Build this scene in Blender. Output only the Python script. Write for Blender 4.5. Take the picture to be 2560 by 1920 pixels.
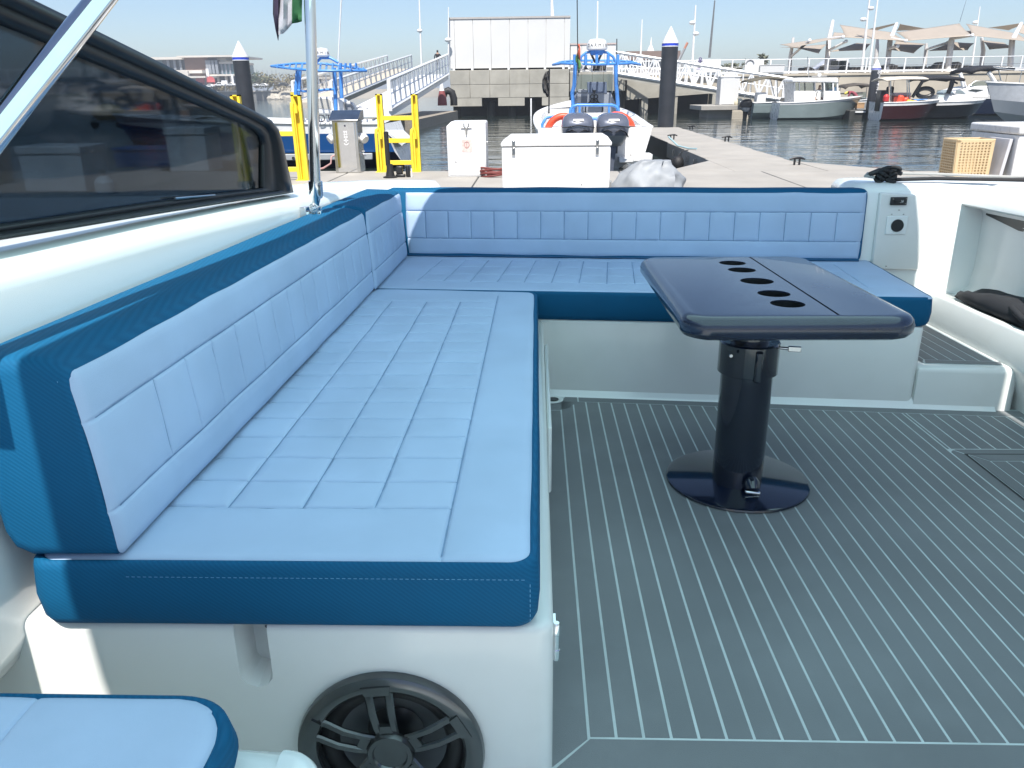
import bpy, bmesh, math, random
from mathutils import Vector, Matrix
random.seed(7)
R = math.radians
scn = bpy.context.scene
COL = scn.collection
for o in list(bpy.data.objects):
    bpy.data.objects.remove(o)

# ------------------------------------------------------------------ camera
FPX = 1900.0                       # focal length in pixels of the 2560 px wide photograph
CAM_H = 1.35                       # eye above the cockpit sole
FLOOR_Z = 0.5                      # sole above the water
TRIM = math.atan(735 / FPX) - math.atan(664 / FPX)     # the boat sits a little down by the stern
_Y = Vector((61 / FPX, 664 / FPX, -1)).normalized()
_X = Vector((1, 0, 61 / FPX)).normalized()
_X = (_X - _Y * _X.dot(_Y)).normalized()
_Z = _X.cross(_Y)
CAM2BOAT = Matrix((_X, _Y, _Z))
BOAT3 = Matrix.Rotation(-TRIM, 3, 'X')
BOAT = Matrix.Translation((0, 0, FLOOR_Z)) @ BOAT3.to_4x4()
CAMB = Vector((0, 0, CAM_H))
CAMW = BOAT @ CAMB
CAM2W = BOAT3 @ CAM2BOAT
cam_data = bpy.data.cameras.new('camera')
cam = bpy.data.objects.new('camera', cam_data)
COL.objects.link(cam)
cam_data.sensor_fit = 'HORIZONTAL'
cam_data.sensor_width = 36.0
cam_data.lens = FPX / 2560 * 36.0
cam_data.clip_start = 0.05
cam_data.clip_end = 6000
cam.matrix_world = Matrix.Translation(CAMW) @ CAM2W.to_4x4()
scn.camera = cam
scn.render.resolution_x, scn.render.resolution_y = 1024, 768

# ------------------------------------------------------------------ sky, sun, exposure
SUN_DIR = (BOAT3 @ Vector((0.0, -0.52, 0.85))).normalized()      # towards the sun: high, behind the camera
sun_el = math.asin(SUN_DIR.z)
world = bpy.data.worlds.new('World')
scn.world = world
world.use_nodes = True
wn = world.node_tree
wn.nodes.clear()
sky = wn.nodes.new('ShaderNodeTexSky')
sky.sky_type = 'NISHITA'
sky.sun_disc = False
sky.sun_elevation = sun_el
sky.sun_rotation = math.atan2(SUN_DIR.x, SUN_DIR.y)
sky.air_density = 0.85
sky.dust_density = 1.0
sky.ozone_density = 2.8
bg = wn.nodes.new('ShaderNodeBackground')
bg.inputs[1].default_value = 0.085
wo = wn.nodes.new('ShaderNodeOutputWorld')
wn.links.new(sky.outputs[0], bg.inputs[0])
wn.links.new(bg.outputs[0], wo.inputs[0])
sun_data = bpy.data.lights.new('sun', 'SUN')
sun_data.energy = 4.0
sun_data.angle = R(0.6)
sun_data.color = (1.0, 0.95, 0.88)
sun = bpy.data.objects.new('sun', sun_data)
COL.objects.link(sun)
sun.rotation_euler = SUN_DIR.to_track_quat('Z', 'Y').to_euler()
vs = scn.view_settings
vs.view_transform = 'Standard'
vs.look = 'None'
vs.exposure = 0.95
vs.gamma = 1.0
vs.use_curve_mapping = False
scn.cycles.use_denoising = True
scn.cycles.max_bounces = 8
scn.cycles.transparent_max_bounces = 12

# ------------------------------------------------------------------ survey helpers: a photo pixel on a known plane -> a point
def _ray(x, y, m):
    return m @ Vector(((x - 1280) / FPX, (960 - y) / FPX, -1))
def at(x, y, axis, val):           # world
    d = _ray(x, y, CAM2W); i = 'xyz'.index(axis)
    return CAMW + d * ((val - CAMW[i]) / d[i])
ZOOM = {1: (0, 0, .36166), 2: (600, 0, .28933), 3: (1080, 0, .28933), 4: (1600, 0, .217), 5: (2000, 0, .25316),
        6: (1900, 260, .30137), 8: (360, 90, .18083), 9: (640, 220, .14467)}
def zm(n, x, y, axis, val):
    ox, oy, s = ZOOM[n]
    return at(ox + s * x, oy + s * y, axis, val)
def zy(n, x, y, Y):
    return zm(n, x, y, 'y', Y)

# ------------------------------------------------------------------ mesh builder
class MB:
    def __init__(self):
        self.v, self.f, self.m = [], [], []
    def add(self, vs, fs, mi=0):
        b = len(self.v)
        self.v += [Vector(p) for p in vs]
        self.f += [tuple(b + i for i in f) for f in fs]
        self.m += [mi] * len(fs)
        return self
    def bb(self, x0, x1, y0, y1, z0, z1, mi=0):
        v = [(x, y, z) for z in (z0, z1) for y in (y0, y1) for x in (x0, x1)]
        return self.add(v, [(0, 2, 3, 1), (4, 5, 7, 6), (0, 1, 5, 4), (2, 6, 7, 3), (0, 4, 6, 2), (1, 3, 7, 5)], mi)
    def box(self, c, s, rot=None, mi=0):
        v = []
        for z in (-.5, .5):
            for y in (-.5, .5):
                for x in (-.5, .5):
                    p = Vector((x * s[0], y * s[1], z * s[2]))
                    if rot is not None:
                        p = rot @ p
                    v.append(p + Vector(c))
        return self.add(v, [(0, 2, 3, 1), (4, 5, 7, 6), (0, 1, 5, 4), (2, 6, 7, 3), (0, 4, 6, 2), (1, 3, 7, 5)], mi)
    def loft(self, loops, cap=True, mi=0, closed=True, capmi=None):
        n = len(loops[0]); vs = [p for l in loops for p in l]; fs = []
        for i in range(len(loops) - 1):
            for j in range(n if closed else n - 1):
                a, b = i * n + j, i * n + (j + 1) % n
                fs.append((a, b, b + n, a + n))
        k = len(fs)
        if cap:
            fs.append(tuple(range(n))[::-1])
            fs.append(tuple((len(loops) - 1) * n + j for j in range(n)))
        self.add(vs, fs, mi)
        if cap and capmi is not None:
            self.m[-1] = self.m[-2] = capmi
        return self
    def tube(self, pts, r, n=8, closed=False, mi=0, cap=True):
        pts = [Vector(p) for p in pts]; m = len(pts); loops = []
        rr = r if isinstance(r, (list, tuple)) else [r] * m
        up = None
        for i, p in enumerate(pts):
            if closed:
                t = pts[(i + 1) % m] - pts[i - 1]
            else:
                t = pts[min(i + 1, m - 1)] - pts[max(i - 1, 0)]
            t = t.normalized()
            if up is None:
                up = Vector((0, 0, 1)) if abs(t.z) < .9 else Vector((1, 0, 0))
            a = t.cross(up)
            if a.length < 1e-5:
                a = t.cross(Vector((.3, .8, .5)))
            a.normalize(); b = a.cross(t); up = b
            loops.append([p + (a * math.cos(2 * math.pi * k / n) + b * math.sin(2 * math.pi * k / n)) * rr[i] for k in range(n)])
        if closed:
            loops.append(loops[0])
        return self.loft(loops, cap and not closed, mi)
    def lathe(self, prof, n=24, c=(0, 0, 0), axis='z', mi=0, cap=True):
        loops = []
        for r, h in prof:
            l = []
            for k in range(n):
                a = 2 * math.pi * k / n
                p = (r * math.cos(a), r * math.sin(a), h)
                if axis == 'y':
                    p = (p[0], p[2], p[1])
                elif axis == 'x':
                    p = (p[2], p[0], p[1])
                l.append(Vector(p) + Vector(c))
            loops.append(l)
        return self.loft(loops, cap, mi)
    def prism(self, poly, axis, a, b, mi=0):
        def p3(q, h):
            return {'x': (h, q[0], q[1]), 'y': (q[0], h, q[1]), 'z': (q[0], q[1], h)}[axis]
        return self.loft([[p3(q, a) for q in poly], [p3(q, b) for q in poly]], True, mi)
    def grid(self, P, mi=0):
        nu, nv = len(P), len(P[0])
        return self.add([p for row in P for p in row],
                        [(i * nv + j, i * nv + j + 1, (i + 1) * nv + j + 1, (i + 1) * nv + j) for i in range(nu - 1) for j in range(nv - 1)], mi)
    def ball(self, c, r, n=12, m=8, mi=0):
        rx, ry, rz = r if isinstance(r, (tuple, list)) else (r, r, r)
        loops = []
        for i in range(1, m):
            t = math.pi * i / m
            loops.append([(c[0] + rx * math.sin(t) * math.cos(2 * math.pi * k / n), c[1] + ry * math.sin(t) * math.sin(2 * math.pi * k / n), c[2] + rz * math.cos(t)) for k in range(n)])
        return self.loft(loops, True, mi)
    def xf(self, M, start=0):
        for i in range(start, len(self.v)):
            self.v[i] = M @ self.v[i]
        return self

ORG = {}
BFR = set()
def _tag(o, label=None, cat=None, group=None, kind=None):
    if label: o['label'] = label
    if cat: o['category'] = cat
    if group: o['group'] = group
    if kind: o['kind'] = kind
    return o
def thing(name, label, cat, loc=(0, 0, 0), group=None, boat=False, kind=None):
    o = bpy.data.objects.new(name, None)
    o.empty_display_size = .1
    COL.objects.link(o)
    ORG[o.name] = Vector(loc)
    o.matrix_world = (BOAT if boat else Matrix.Identity(4)) @ Matrix.Translation(loc)
    return _tag(o, label, cat, group, kind)
def build(name, mb, mats, parent=None, label=None, cat=None, group=None, kind=None, boat=False, smooth=35, bevel=0, seg=2, loc=None, fix=True):
    if parent is not None:
        org = ORG[parent.name]
    elif loc is not None:
        org = Vector(loc)
    else:
        n = max(1, len(mb.v))
        org = Vector((sum(p.x for p in mb.v) / n, sum(p.y for p in mb.v) / n, min(p.z for p in mb.v)))
    me = bpy.data.meshes.new(name)
    me.from_pydata([tuple(p - org) for p in mb.v], [], mb.f)
    if not isinstance(mats, (list, tuple)):
        mats = [mats]
    for m in mats:
        me.materials.append(m)
    if len(mats) > 1:
        me.polygons.foreach_set('material_index', mb.m)
    if fix:
        bm = bmesh.new(); bm.from_mesh(me)
        bmesh.ops.remove_doubles(bm, verts=bm.verts, dist=1e-5)
        bmesh.ops.recalc_face_normals(bm, faces=bm.faces)
        bm.to_mesh(me); bm.free()
    me.update()
    if smooth:
        me.shade_smooth()
        me.set_sharp_from_angle(angle=R(smooth))
    o = bpy.data.objects.new(name, me)
    COL.objects.link(o)
    ORG[o.name] = org
    if parent is not None:
        o.parent = parent
    else:
        o.matrix_world = (BOAT if boat else Matrix.Identity(4)) @ Matrix.Translation(org)
    if bevel:
        b = o.modifiers.new('bevel', 'BEVEL')
        b.width = bevel; b.segments = seg; b.limit_method = 'ANGLE'; b.angle_limit = R(40)
        b.harden_normals = False
    return _tag(o, label, cat, group, kind)
def copy_tree(o, parent=None):
    c = o.copy(); COL.objects.link(c); ORG[c.name] = ORG[o.name]
    if parent is not None:
        c.parent = parent
    for ch in list(o.children):
        copy_tree(ch, c)
    return c
def cut(o, cutters):
    """boolean difference, baked into the mesh"""
    for mb in cutters:
        c = build('cutter', mb, [], smooth=0, boat=False)
        c.parent = None
        c.matrix_world = o.matrix_world @ Matrix.Translation(ORG[c.name] - ORG[o.name])
        if o.parent is not None:
            c.matrix_world = o.parent.matrix_world @ Matrix.Translation(ORG[c.name] - ORG[o.name])
        m = o.modifiers.new('cut', 'BOOLEAN'); m.object = c; m.operation = 'DIFFERENCE'; m.solver = 'EXACT'
        bpy.context.view_layer.update()
        dg = bpy.context.evaluated_depsgraph_get()
        me = bpy.data.meshes.new_from_object(o.evaluated_get(dg))
        old = o.data
        o.modifiers.clear(); o.data = me
        bpy.data.objects.remove(c)
    return o
def text(s, size, mat, M, parent=None, name='lettering', depth=.002, align='CENTER'):
    cu = bpy.data.curves.new('t', 'FONT'); cu.body = s; cu.size = size; cu.extrude = depth
    cu.align_x = align; cu.align_y = 'CENTER'; cu.resolution_u = 3
    t = bpy.data.objects.new('t', cu); COL.objects.link(t)
    bpy.context.view_layer.update()
    dg = bpy.context.evaluated_depsgraph_get()
    me = bpy.data.meshes.new_from_object(t.evaluated_get(dg))
    bpy.data.objects.remove(t)
    me.materials.clear(); me.materials.append(mat)
    o = bpy.data.objects.new(name, me); COL.objects.link(o)
    ORG[o.name] = ORG[parent.name] if parent else Vector((0, 0, 0))
    if parent is not None:
        me.transform(Matrix.Translation(-ORG[parent.name]) @ M)
        o.parent = parent
    else:
        o.matrix_world = M
    return o

# ------------------------------------------------------------------ materials
def lin(r, g, b):
    f = lambda c: c / 255 / 12.92 if c / 255 <= .04045 else ((c / 255 + .055) / 1.055) ** 2.4
    return (f(r), f(g), f(b))
def mat(name, col, rough=.5, metal=0, var=.08, vs=6, bump=0, bs=120, coat=0, spec=.5, sheen=0, dirt=None, emit=None, alpha=None):
    m = bpy.data.materials.new(name); m.use_nodes = True
    n = m.node_tree.nodes; l = m.node_tree.links
    p = n['Principled BSDF']
    tc = n.new('ShaderNodeTexCoord')
    no = n.new('ShaderNodeTexNoise'); no.inputs['Scale'].default_value = vs; no.inputs['Detail'].default_value = 5
    l.new(tc.outputs['Object'], no.inputs['Vector'])
    mr = n.new('ShaderNodeMapRange')
    mr.inputs[1].default_value = .3; mr.inputs[2].default_value = .7
    mr.inputs[3].default_value = 1 - var; mr.inputs[4].default_value = 1 + var
    l.new(no.outputs['Fac'], mr.inputs[0])
    mx = n.new('ShaderNodeMix'); mx.data_type = 'RGBA'; mx.blend_type = 'MULTIPLY'; mx.inputs[0].default_value = 1
    mx.inputs[6].default_value = (*col, 1)
    l.new(mr.outputs[0], mx.inputs[7])
    src = mx.outputs[2]
    if dirt:
        dcol, amount, dscale = dirt
        dn = n.new('ShaderNodeTexNoise'); dn.inputs['Scale'].default_value = dscale; dn.inputs['Detail'].default_value = 8
        dn.inputs['Roughness'].default_value = .65
        l.new(tc.outputs['Object'], dn.inputs['Vector'])
        dr = n.new('ShaderNodeMapRange'); dr.inputs[1].default_value = .5; dr.inputs[2].default_value = .78
        dr.inputs[3].default_value = 0; dr.inputs[4].default_value = amount
        l.new(dn.outputs['Fac'], dr.inputs[0])
        m2 = n.new('ShaderNodeMix'); m2.data_type = 'RGBA'
        m2.inputs[7].default_value = (*dcol, 1)
        l.new(dr.outputs[0], m2.inputs[0]); l.new(src, m2.inputs[6]); src = m2.outputs[2]
    l.new(src, p.inputs['Base Color'])
    p.inputs['Metallic'].default_value = metal
    rr = n.new('ShaderNodeMapRange')
    rr.inputs[3].default_value = max(.01, rough * .8); rr.inputs[4].default_value = min(1, rough * 1.2)
    l.new(no.outputs['Fac'], rr.inputs[0]); l.new(rr.outputs[0], p.inputs['Roughness'])
    p.inputs['Specular IOR Level'].default_value = spec
    if coat:
        p.inputs['Coat Weight'].default_value = coat; p.inputs['Coat Roughness'].default_value = .06
    if sheen:
        p.inputs['Sheen Weight'].default_value = sheen
    if emit:
        p.inputs['Emission Color'].default_value = (*emit[0], 1); p.inputs['Emission Strength'].default_value = emit[1]
    if bump:
        bn = n.new('ShaderNodeTexNoise'); bn.inputs['Scale'].default_value = bs; bn.inputs['Detail'].default_value = 4
        l.new(tc.outputs['Object'], bn.inputs['Vector'])
        bu = n.new('ShaderNodeBump'); bu.inputs['Strength'].default_value = bump; bu.inputs['Distance'].default_value = .002
        l.new(bn.outputs['Fac'], bu.inputs['Height']); l.new(bu.outputs[0], p.inputs['Normal'])
    return m
def weave(name, col, col2):
    """marine cloth with a fine diagonal rib"""
    m = mat(name, col, .7, var=.05, vs=5, spec=.18)
    n = m.node_tree.nodes; l = m.node_tree.links; p = n['Principled BSDF']
    tc = n.new('ShaderNodeTexCoord')
    mp = n.new('ShaderNodeMapping'); mp.inputs['Rotation'].default_value = (R(35), R(48), R(20))
    l.new(tc.outputs['Object'], mp.inputs[0])
    w = n.new('ShaderNodeTexWave'); w.inputs['Scale'].default_value = 42; w.inputs['Distortion'].default_value = .4
    l.new(mp.outputs[0], w.inputs['Vector'])
    src = p.inputs['Base Color'].links[0].from_socket
    mx = n.new('ShaderNodeMix'); mx.data_type = 'RGBA'
    mx.inputs[7].default_value = (*col2, 1)
    ml = n.new('ShaderNodeMath'); ml.operation = 'MULTIPLY'; ml.inputs[1].default_value = .28
    l.new(w.outputs['Fac'], ml.inputs[0]); l.new(ml.outputs[0], mx.inputs[0])
    l.new(src, mx.inputs[6]); l.new(mx.outputs[2], p.inputs['Base Color'])
    bu = n.new('ShaderNodeBump'); bu.inputs['Strength'].default_value = .15; bu.inputs['Distance'].default_value = .001
    l.new(w.outputs['Fac'], bu.inputs['Height']); l.new(bu.outputs[0], p.inputs['Normal'])
    return m
def glass(name, tint, tr, gloss=.05, gmix=1.0):
    """thin pane: tinted see-through plus fresnel reflection"""
    m = bpy.data.materials.new(name); m.use_nodes = True
    n = m.node_tree.nodes; l = m.node_tree.links; n.clear()
    o = n.new('ShaderNodeOutputMaterial'); t = n.new('ShaderNodeBsdfTransparent'); t.inputs[0].default_value = (*[c * tr for c in tint], 1)
    g = n.new('ShaderNodeBsdfGlossy'); g.inputs[0].default_value = (1, 1, 1, 1); g.inputs['Roughness'].default_value = gloss
    tc = n.new('ShaderNodeTexCoord'); no = n.new('ShaderNodeTexNoise'); no.inputs['Scale'].default_value = 2.5
    l.new(tc.outputs['Object'], no.inputs['Vector'])
    bu = n.new('ShaderNodeBump'); bu.inputs['Strength'].default_value = .02; bu.inputs['Distance'].default_value = .02
    l.new(no.outputs['Fac'], bu.inputs['Height']); l.new(bu.outputs[0], g.inputs['Normal'])
    fr = n.new('ShaderNodeFresnel'); fr.inputs[0].default_value = 1.5
    ml = n.new('ShaderNodeMath'); ml.operation = 'MULTIPLY'; ml.inputs[1].default_value = gmix
    l.new(fr.outputs[0], ml.inputs[0])
    mx = n.new('ShaderNodeMixShader'); l.new(ml.outputs[0], mx.inputs[0]); l.new(t.outputs[0], mx.inputs[1]); l.new(g.outputs[0], mx.inputs[2])
    l.new(mx.outputs[0], o.inputs[0])
    return m

GEL = mat('gelcoat_white', (.76, .78, .77), .16, var=.03, vs=1.5, coat=.5, dirt=((.6, .6, .55), .12, 3))
GELN = mat('gelcoat_liner', (.71, .71, .69), .20, var=.04, vs=2.0, coat=.3, dirt=((.5, .5, .44), .18, 5))
CUSH = mat('cushion_pale_blue', (.395, .495, .66), .55, var=.06, vs=4, bump=.25, bs=700, spec=.3, dirt=((.31, .43, .58), .25, 6))
NAVY = weave('cushion_dark_blue', (.003, .078, .175), (.008, .13, .27))
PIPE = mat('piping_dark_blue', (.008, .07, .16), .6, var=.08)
SEAM = mat('seam_thread_shade_blue', (.17, .26, .40), .7)  # thread darker than the cloth, paints extra shade into the quilt grooves
THREAD = mat('stitch_thread', (.10, .28, .45), .7)
DECKM = mat('deck_foam_grey', (.170, .178, .186), .6, var=.16, vs=1.3, bump=.5, bs=420, spec=.4, dirt=((.26, .275, .28), .4, 1.9))
CAULK = mat('deck_caulk_pale', (.47, .52, .52), .6, var=.12, vs=9)
BLACKG = mat('table_gloss_navy_black', (.006, .010, .024), .13, var=.2, vs=5, coat=.7, spec=.5)
BLACKT = mat('table_top_black', (.014, .020, .042), .26, var=.35, vs=3.0, coat=.5, spec=.5)
BLACK = mat('black_plastic', (.012, .013, .015), .35, var=.2, vs=20)
BLACKM = mat('black_satin_frame', (.006, .007, .009), .40, var=.15, vs=8, spec=.35)
RUBBER = mat('black_rubber', (.012, .012, .013), .6, bump=.3)
CHROME = mat('polished_steel', (.72, .73, .74), .06, metal=1, var=.04, vs=12)
STEEL = mat('brushed_steel', (.55, .55, .54), .22, metal=1, var=.1, vs=5)
GUN = mat('gunmetal_plastic', (.11, .115, .118), .17, metal=.8, var=.1, vs=15)
CONE = mat('speaker_cone_grey', (.10, .11, .115), .5, var=.1)
WHITEP = mat('white_fibreglass', (.74, .74, .73), .28, var=.04, vs=4, dirt=((.5, .48, .42), .35, 3))
WHITEM = mat('white_painted_metal', (.78, .79, .80), .35, var=.05, vs=8, dirt=((.5, .47, .42), .15, 6))
YELLOW = mat('yellow_paint', (.82, .62, .04), .38, var=.08, vs=5, dirt=((.5, .33, .03), .3, 9))
BLUEP = mat('blue_painted_tube', (.075, .26, .66), .35, var=.08, vs=9)
BLUEH = mat('blue_hull_gelcoat', (.012, .085, .27), .16, var=.06, vs=2, coat=.4)
CONC = mat('concrete_pale', (.42, .395, .35), .85, var=.13, vs=1.1, bump=.6, bs=60, dirt=((.22, .20, .17), .5, 2.2))
DOCKC = mat('dock_concrete', (.325, .310, .282), .85, var=.10, vs=1.4, bump=.5, bs=90, dirt=((.30, .27, .23), .45, 2.5))
DARKC = mat('wet_concrete_and_shade', (.035, .036, .033), .6, var=.3, vs=2)  # dark dock cores, also the painted shade below piers and abutment
WOOD = mat('weathered_timber', (.26, .23, .19), .8, var=.2, vs=9, bump=.4)
SAND = mat('sail_sand_cloth', (.34, .29, .235), .8, var=.06, vs=2, sheen=.1)
PILE = mat('pile_charcoal_sleeve', (.030, .033, .040), .42, var=.25, vs=2.5, bump=.3, bs=30)
ROYAL = mat('royal_blue_band', (.02, .06, .55), .4)
ORANGE = mat('orange_lifebuoy', (.80, .085, .035), .45, var=.06)
OBGREY = mat('outboard_grey_paint', (.13, .145, .185), .24, metal=.3, var=.08, vs=4, coat=.6)
DASH = mat('console_grey', (.24, .26, .29), .4, var=.08)
SMOKE = glass('smoked_window_glass', (.66, .84, 1.0), .29, .035, .5)
CLEARG = glass('clear_plastic_glass', (.85, .93, .95), .8, .03)
DARKGL = mat('dark_cabin_glass', (.02, .03, .035), .06, coat=.4, var=.2)
INK = mat('dark_ink', (.03, .03, .05), .5)
WHITEI = mat('white_ink', (.85, .85, .85), .5)
SKIN = mat('skin', (.30, .17, .11), .55)
HAIR = mat('dark_hair', (.015, .012, .01), .6)
CLOTHB = mat('black_cloth', (.015, .016, .02), .85, bump=.4, bs=300)
CLOTHW = mat('white_cloth', (.72, .72, .70), .85)
ROPEK = mat('rope_black', (.02, .02, .022), .8, bump=.6, bs=300)
ROPEW = mat('rope_grey', (.34, .34, .33), .8, bump=.6, bs=300)
ROPER = mat('hose_dark_red', (.16, .035, .03), .6, var=.2)

# ================================================================== WATER, DOCK GROUND (large structure)
def water_mat():
    m = bpy.data.materials.new('harbour_water'); m.use_nodes = True
    n = m.node_tree.nodes; l = m.node_tree.links; p = n['Principled BSDF']
    p.inputs['Base Color'].default_value = (.020, .032, .030, 1)
    p.inputs['Roughness'].default_value = .03; p.inputs['IOR'].default_value = 1.33
    tc = n.new('ShaderNodeTexCoord')
    prev = None
    for sc_, st, dist, sx, sy in ((.5, .6, .13, .5, 1.1), (1.7, .5, .045, .5, 1.3), (5.0, .3, .010, .6, 1.4)):
        mp = n.new('ShaderNodeMapping'); mp.inputs['Scale'].default_value = (sx, sy, 1); mp.inputs['Rotation'].default_value = (0, 0, R(6 * sx))
        l.new(tc.outputs['Object'], mp.inputs[0])
        no = n.new('ShaderNodeTexNoise'); no.inputs['Scale'].default_value = sc_; no.inputs['Detail'].default_value = 3; no.inputs['Distortion'].default_value = .4
        l.new(mp.outputs[0], no.inputs['Vector'])
        b = n.new('ShaderNodeBump'); b.inputs['Strength'].default_value = st; b.inputs['Distance'].default_value = dist
        l.new(no.outputs['Fac'], b.inputs['Height'])
        if prev: l.new(prev.outputs[0], b.inputs['Normal'])
        prev = b
    l.new(prev.outputs[0], p.inputs['Normal'])
    return m
build('water', MB().add([(-1500, -300, 0), (1500, -300, 0), (1500, 2400, 0), (-1500, 2400, 0)], [(0, 1, 2, 3)]), water_mat(), kind='structure', smooth=0, loc=(0, 0, 0))
build('sea_bed', MB().bb(-1500, 1500, -300, 2400, -6, -5), mat('silt', (.05, .06, .05), .9), kind='structure', smooth=0, loc=(0, 0, -6))

# ================================================================== OUR BOAT
def btp(px, py, axis, val):
    d = _ray(px, py, CAM2BOAT); i = 'xyz'.index(axis)
    return CAMB + d * ((val - CAMB[i]) / d[i])
def zb(n, x, y, axis, val):
    ox, oy, s = ZOOM[n]
    return btp(ox + s * x, oy + s * y, axis, val)
boat = thing('motor_boat', 'white motor boat under the camera, cockpit with grey striped deck', 'boat', (0, 0, 0), boat=True)
def rear(x): return 3.70 - .099 * x
def skewpoly(mb, x0, x1, y0, y1f, y1o, z0=-.007, z1=0.0):
    return mb.prism([(x0, y0), (x1, y0), (x1, y1f(x1) - y1o), (x0, y1f(x0) - y1o)], 'z', z0, z1)
SP, GAP = .0633, .0072
fl = build('cockpit_floor', MB().prism([(.03, .2), (2.6, .2), (2.6, rear(2.6) + .02), (.03, rear(.03) + .02)], 'z', -.12, -.0009), CAULK, boat, smooth=0)
XS = [.121 + SP * i for i in range(36)]
HX, HY = 1.749, 3.024
for x in XS:
    x0, x1 = x + GAP / 2, x + SP - GAP / 2
    if x1 < HX:
        build('plank', skewpoly(MB(), x0, x1, 1.394, rear, .085), DECKM, fl, smooth=0)
    elif x0 < HX:
        build('plank', skewpoly(MB(), x0, min(x1, HX - .004), 1.394, rear, .085), DECKM, fl, smooth=0)
        if x1 - HX > .012:
            build('plank', skewpoly(MB(), HX + .004, x1, HY + .004, rear, .085), DECKM, fl, smooth=0)
    else:
        build('plank', skewpoly(MB(), x0, x1, HY + .004, rear, .085), DECKM, fl, smooth=0)
build('border_plank', MB().prism([(.03, 1.30), (.1175, 1.387), (.1175, 3.475), (.03, 3.475)], 'z', -.007, 0), DECKM, fl, smooth=0)
build('border_plank', MB().prism([(.034, 1.292), (2.45, 1.292), (2.45, 1.387), (.124, 1.387)], 'z', -.007, 0), DECKM, fl, smooth=0)
build('border_plank', MB().prism([(.215, rear(.215) - .079), (2.5, rear(2.5) - .079), (2.5, rear(2.5) - .002), (.215, rear(.215) - .002)], 'z', -.007, 0), DECKM, fl, smooth=0)
build('border_plank', MB().prism([(.03, 3.482), (.1175, 3.482), (.16, 3.51), (.207, 3.597), (.207, 3.676), (.155, 3.682), (.13, 3.62), (.10, 3.575), (.03, 3.56)], 'z', -.007, 0), DECKM, fl, smooth=0)
# hatch in the sole
build('border_plank', MB().prism([(HX + .004, 1.394), (HX + .0475, 1.394), (HX + .0475, HY - .051), (HX + .02, HY - .012), (HX + .004, HY - .03)], 'z', -.007, 0), DECKM, fl, smooth=0)
build('border_plank', MB().prism([(HX + .056, HY - .0465), (2.45, HY - .0465), (2.45, HY - .004), (HX + .035, HY - .004), (HX + .026, HY - .009)], 'z', -.007, 0), DECKM, fl, smooth=0)
hat = build('floor_hatch', MB().prism([(HX + .0475, 1.41), (2.45, 1.41), (2.45, HY - .0465), (HX + .0475, HY - .0465)], 'z', -.03, -.0002), RUBBER, boat, smooth=0)
hx0, hy1 = HX + .059, HY - .058
hp = build('hatch_caulk', MB().prism([(hx0, 1.42), (2.44, 1.42), (2.44, hy1), (hx0, hy1)], 'z', -.0002, .0005), CAULK, hat, smooth=0)
build('plank', MB().prism([(hx0 + .002, 1.42), (hx0 + .052, 1.42), (hx0 + .052, hy1 - .066), (hx0 + .002, hy1 - .006)], 'z', .0005, .0022), DECKM, hat, smooth=0)
build('plank', MB().prism([(hx0 + .008, hy1 - .002), (hx0 + .058, hy1 - .062), (2.44, hy1 - .062), (2.44, hy1 - .002)], 'z', .0005, .0022), DECKM, hat, smooth=0)
for i in range(9):
    a = hx0 + .0585 + SP * i
    build('plank', MB().prism([(a, 1.42), (a + SP - GAP, 1.42), (a + SP - GAP, hy1 - .069), (a, hy1 - .069)], 'z', .0005, .0022), DECKM, hat, smooth=0)
# forward sill
build('forward_sill', MB().bb(-1.15, 2.6, -4.5, 1.284, -.12, -.004), GELN, boat, smooth=0)

def arc(cx, cy, r, a0, a1, n=6):
    return [(cx + r * math.cos(R(a0 + (a1 - a0) * i / n)), cy + r * math.sin(R(a0 + (a1 - a0) * i / n))) for i in range(n + 1)]
def rim_prism(poly, z0, z1, r=.015, inset_dir=None):
    """plan polygon extruded up with a rounded top edge (poly counter-clockwise)"""
    mb = MB(); n = len(poly)
    def ins(d):
        out = []
        for i in range(n):
            p, a, b = Vector(poly[i]), Vector(poly[i - 1]), Vector(poly[(i + 1) % n])
            t1, t2 = (p - a).normalized(), (b - p).normalized()
            nn = Vector((-(t1.y + t2.y), t1.x + t2.x))
            nn = nn.normalized() if nn.length > 1e-6 else Vector((0, 0))
            c = max(.4, nn.dot(Vector((-t1.y, t1.x))))
            q = p + nn * d / c
            out.append((q.x, q.y))
        return out
    loops = [[(x, y, z0) for x, y in poly]]
    for a in (0, 22, 45, 67, 90):
        d = r * (1 - math.cos(R(a))); z = z1 - r + r * math.sin(R(a))
        loops.append([(x, y, z) for x, y in ins(d)])
    return mb.loft(loops)
# left seat base with its slot, speaker opening made by the cutters
pl = [(-1.16, 1.272)] + arc(.0, 1.307, .035, -90, 0) + [(.035, 3.74), (-1.16, 3.84)]
sb = build('seat_base', rim_prism(pl, -.1, .392, .02), GELN, boat, smooth=40)
slot = MB(); sl = []
for (y, g) in ((1.2, .014), (1.285, .006), (1.31, 0), (1.345, -.002)):
    sl.append([(-.607 - g, y, .5), (-.553 + g, y, .5), (-.553 + g, y, .27)] + [(-.58 + (.027 + g) * math.cos(R(a)), y, .272 + (.027 + g) * math.sin(R(a)) - g * .3) for a in (-20, -50, -90, -130, -160)] + [(-.607 - g, y, .27)])
slot.loft(sl)
SPK = (-.309, .082, .20)
cut(sb, [slot, MB().lathe([(SPK[2] - .02, 1.15), (SPK[2] - .02, 1.42)], 40, (SPK[0], 0, SPK[1]), 'y')])
sb.data.shade_smooth(); sb.data.set_sharp_from_angle(angle=R(30))
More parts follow.
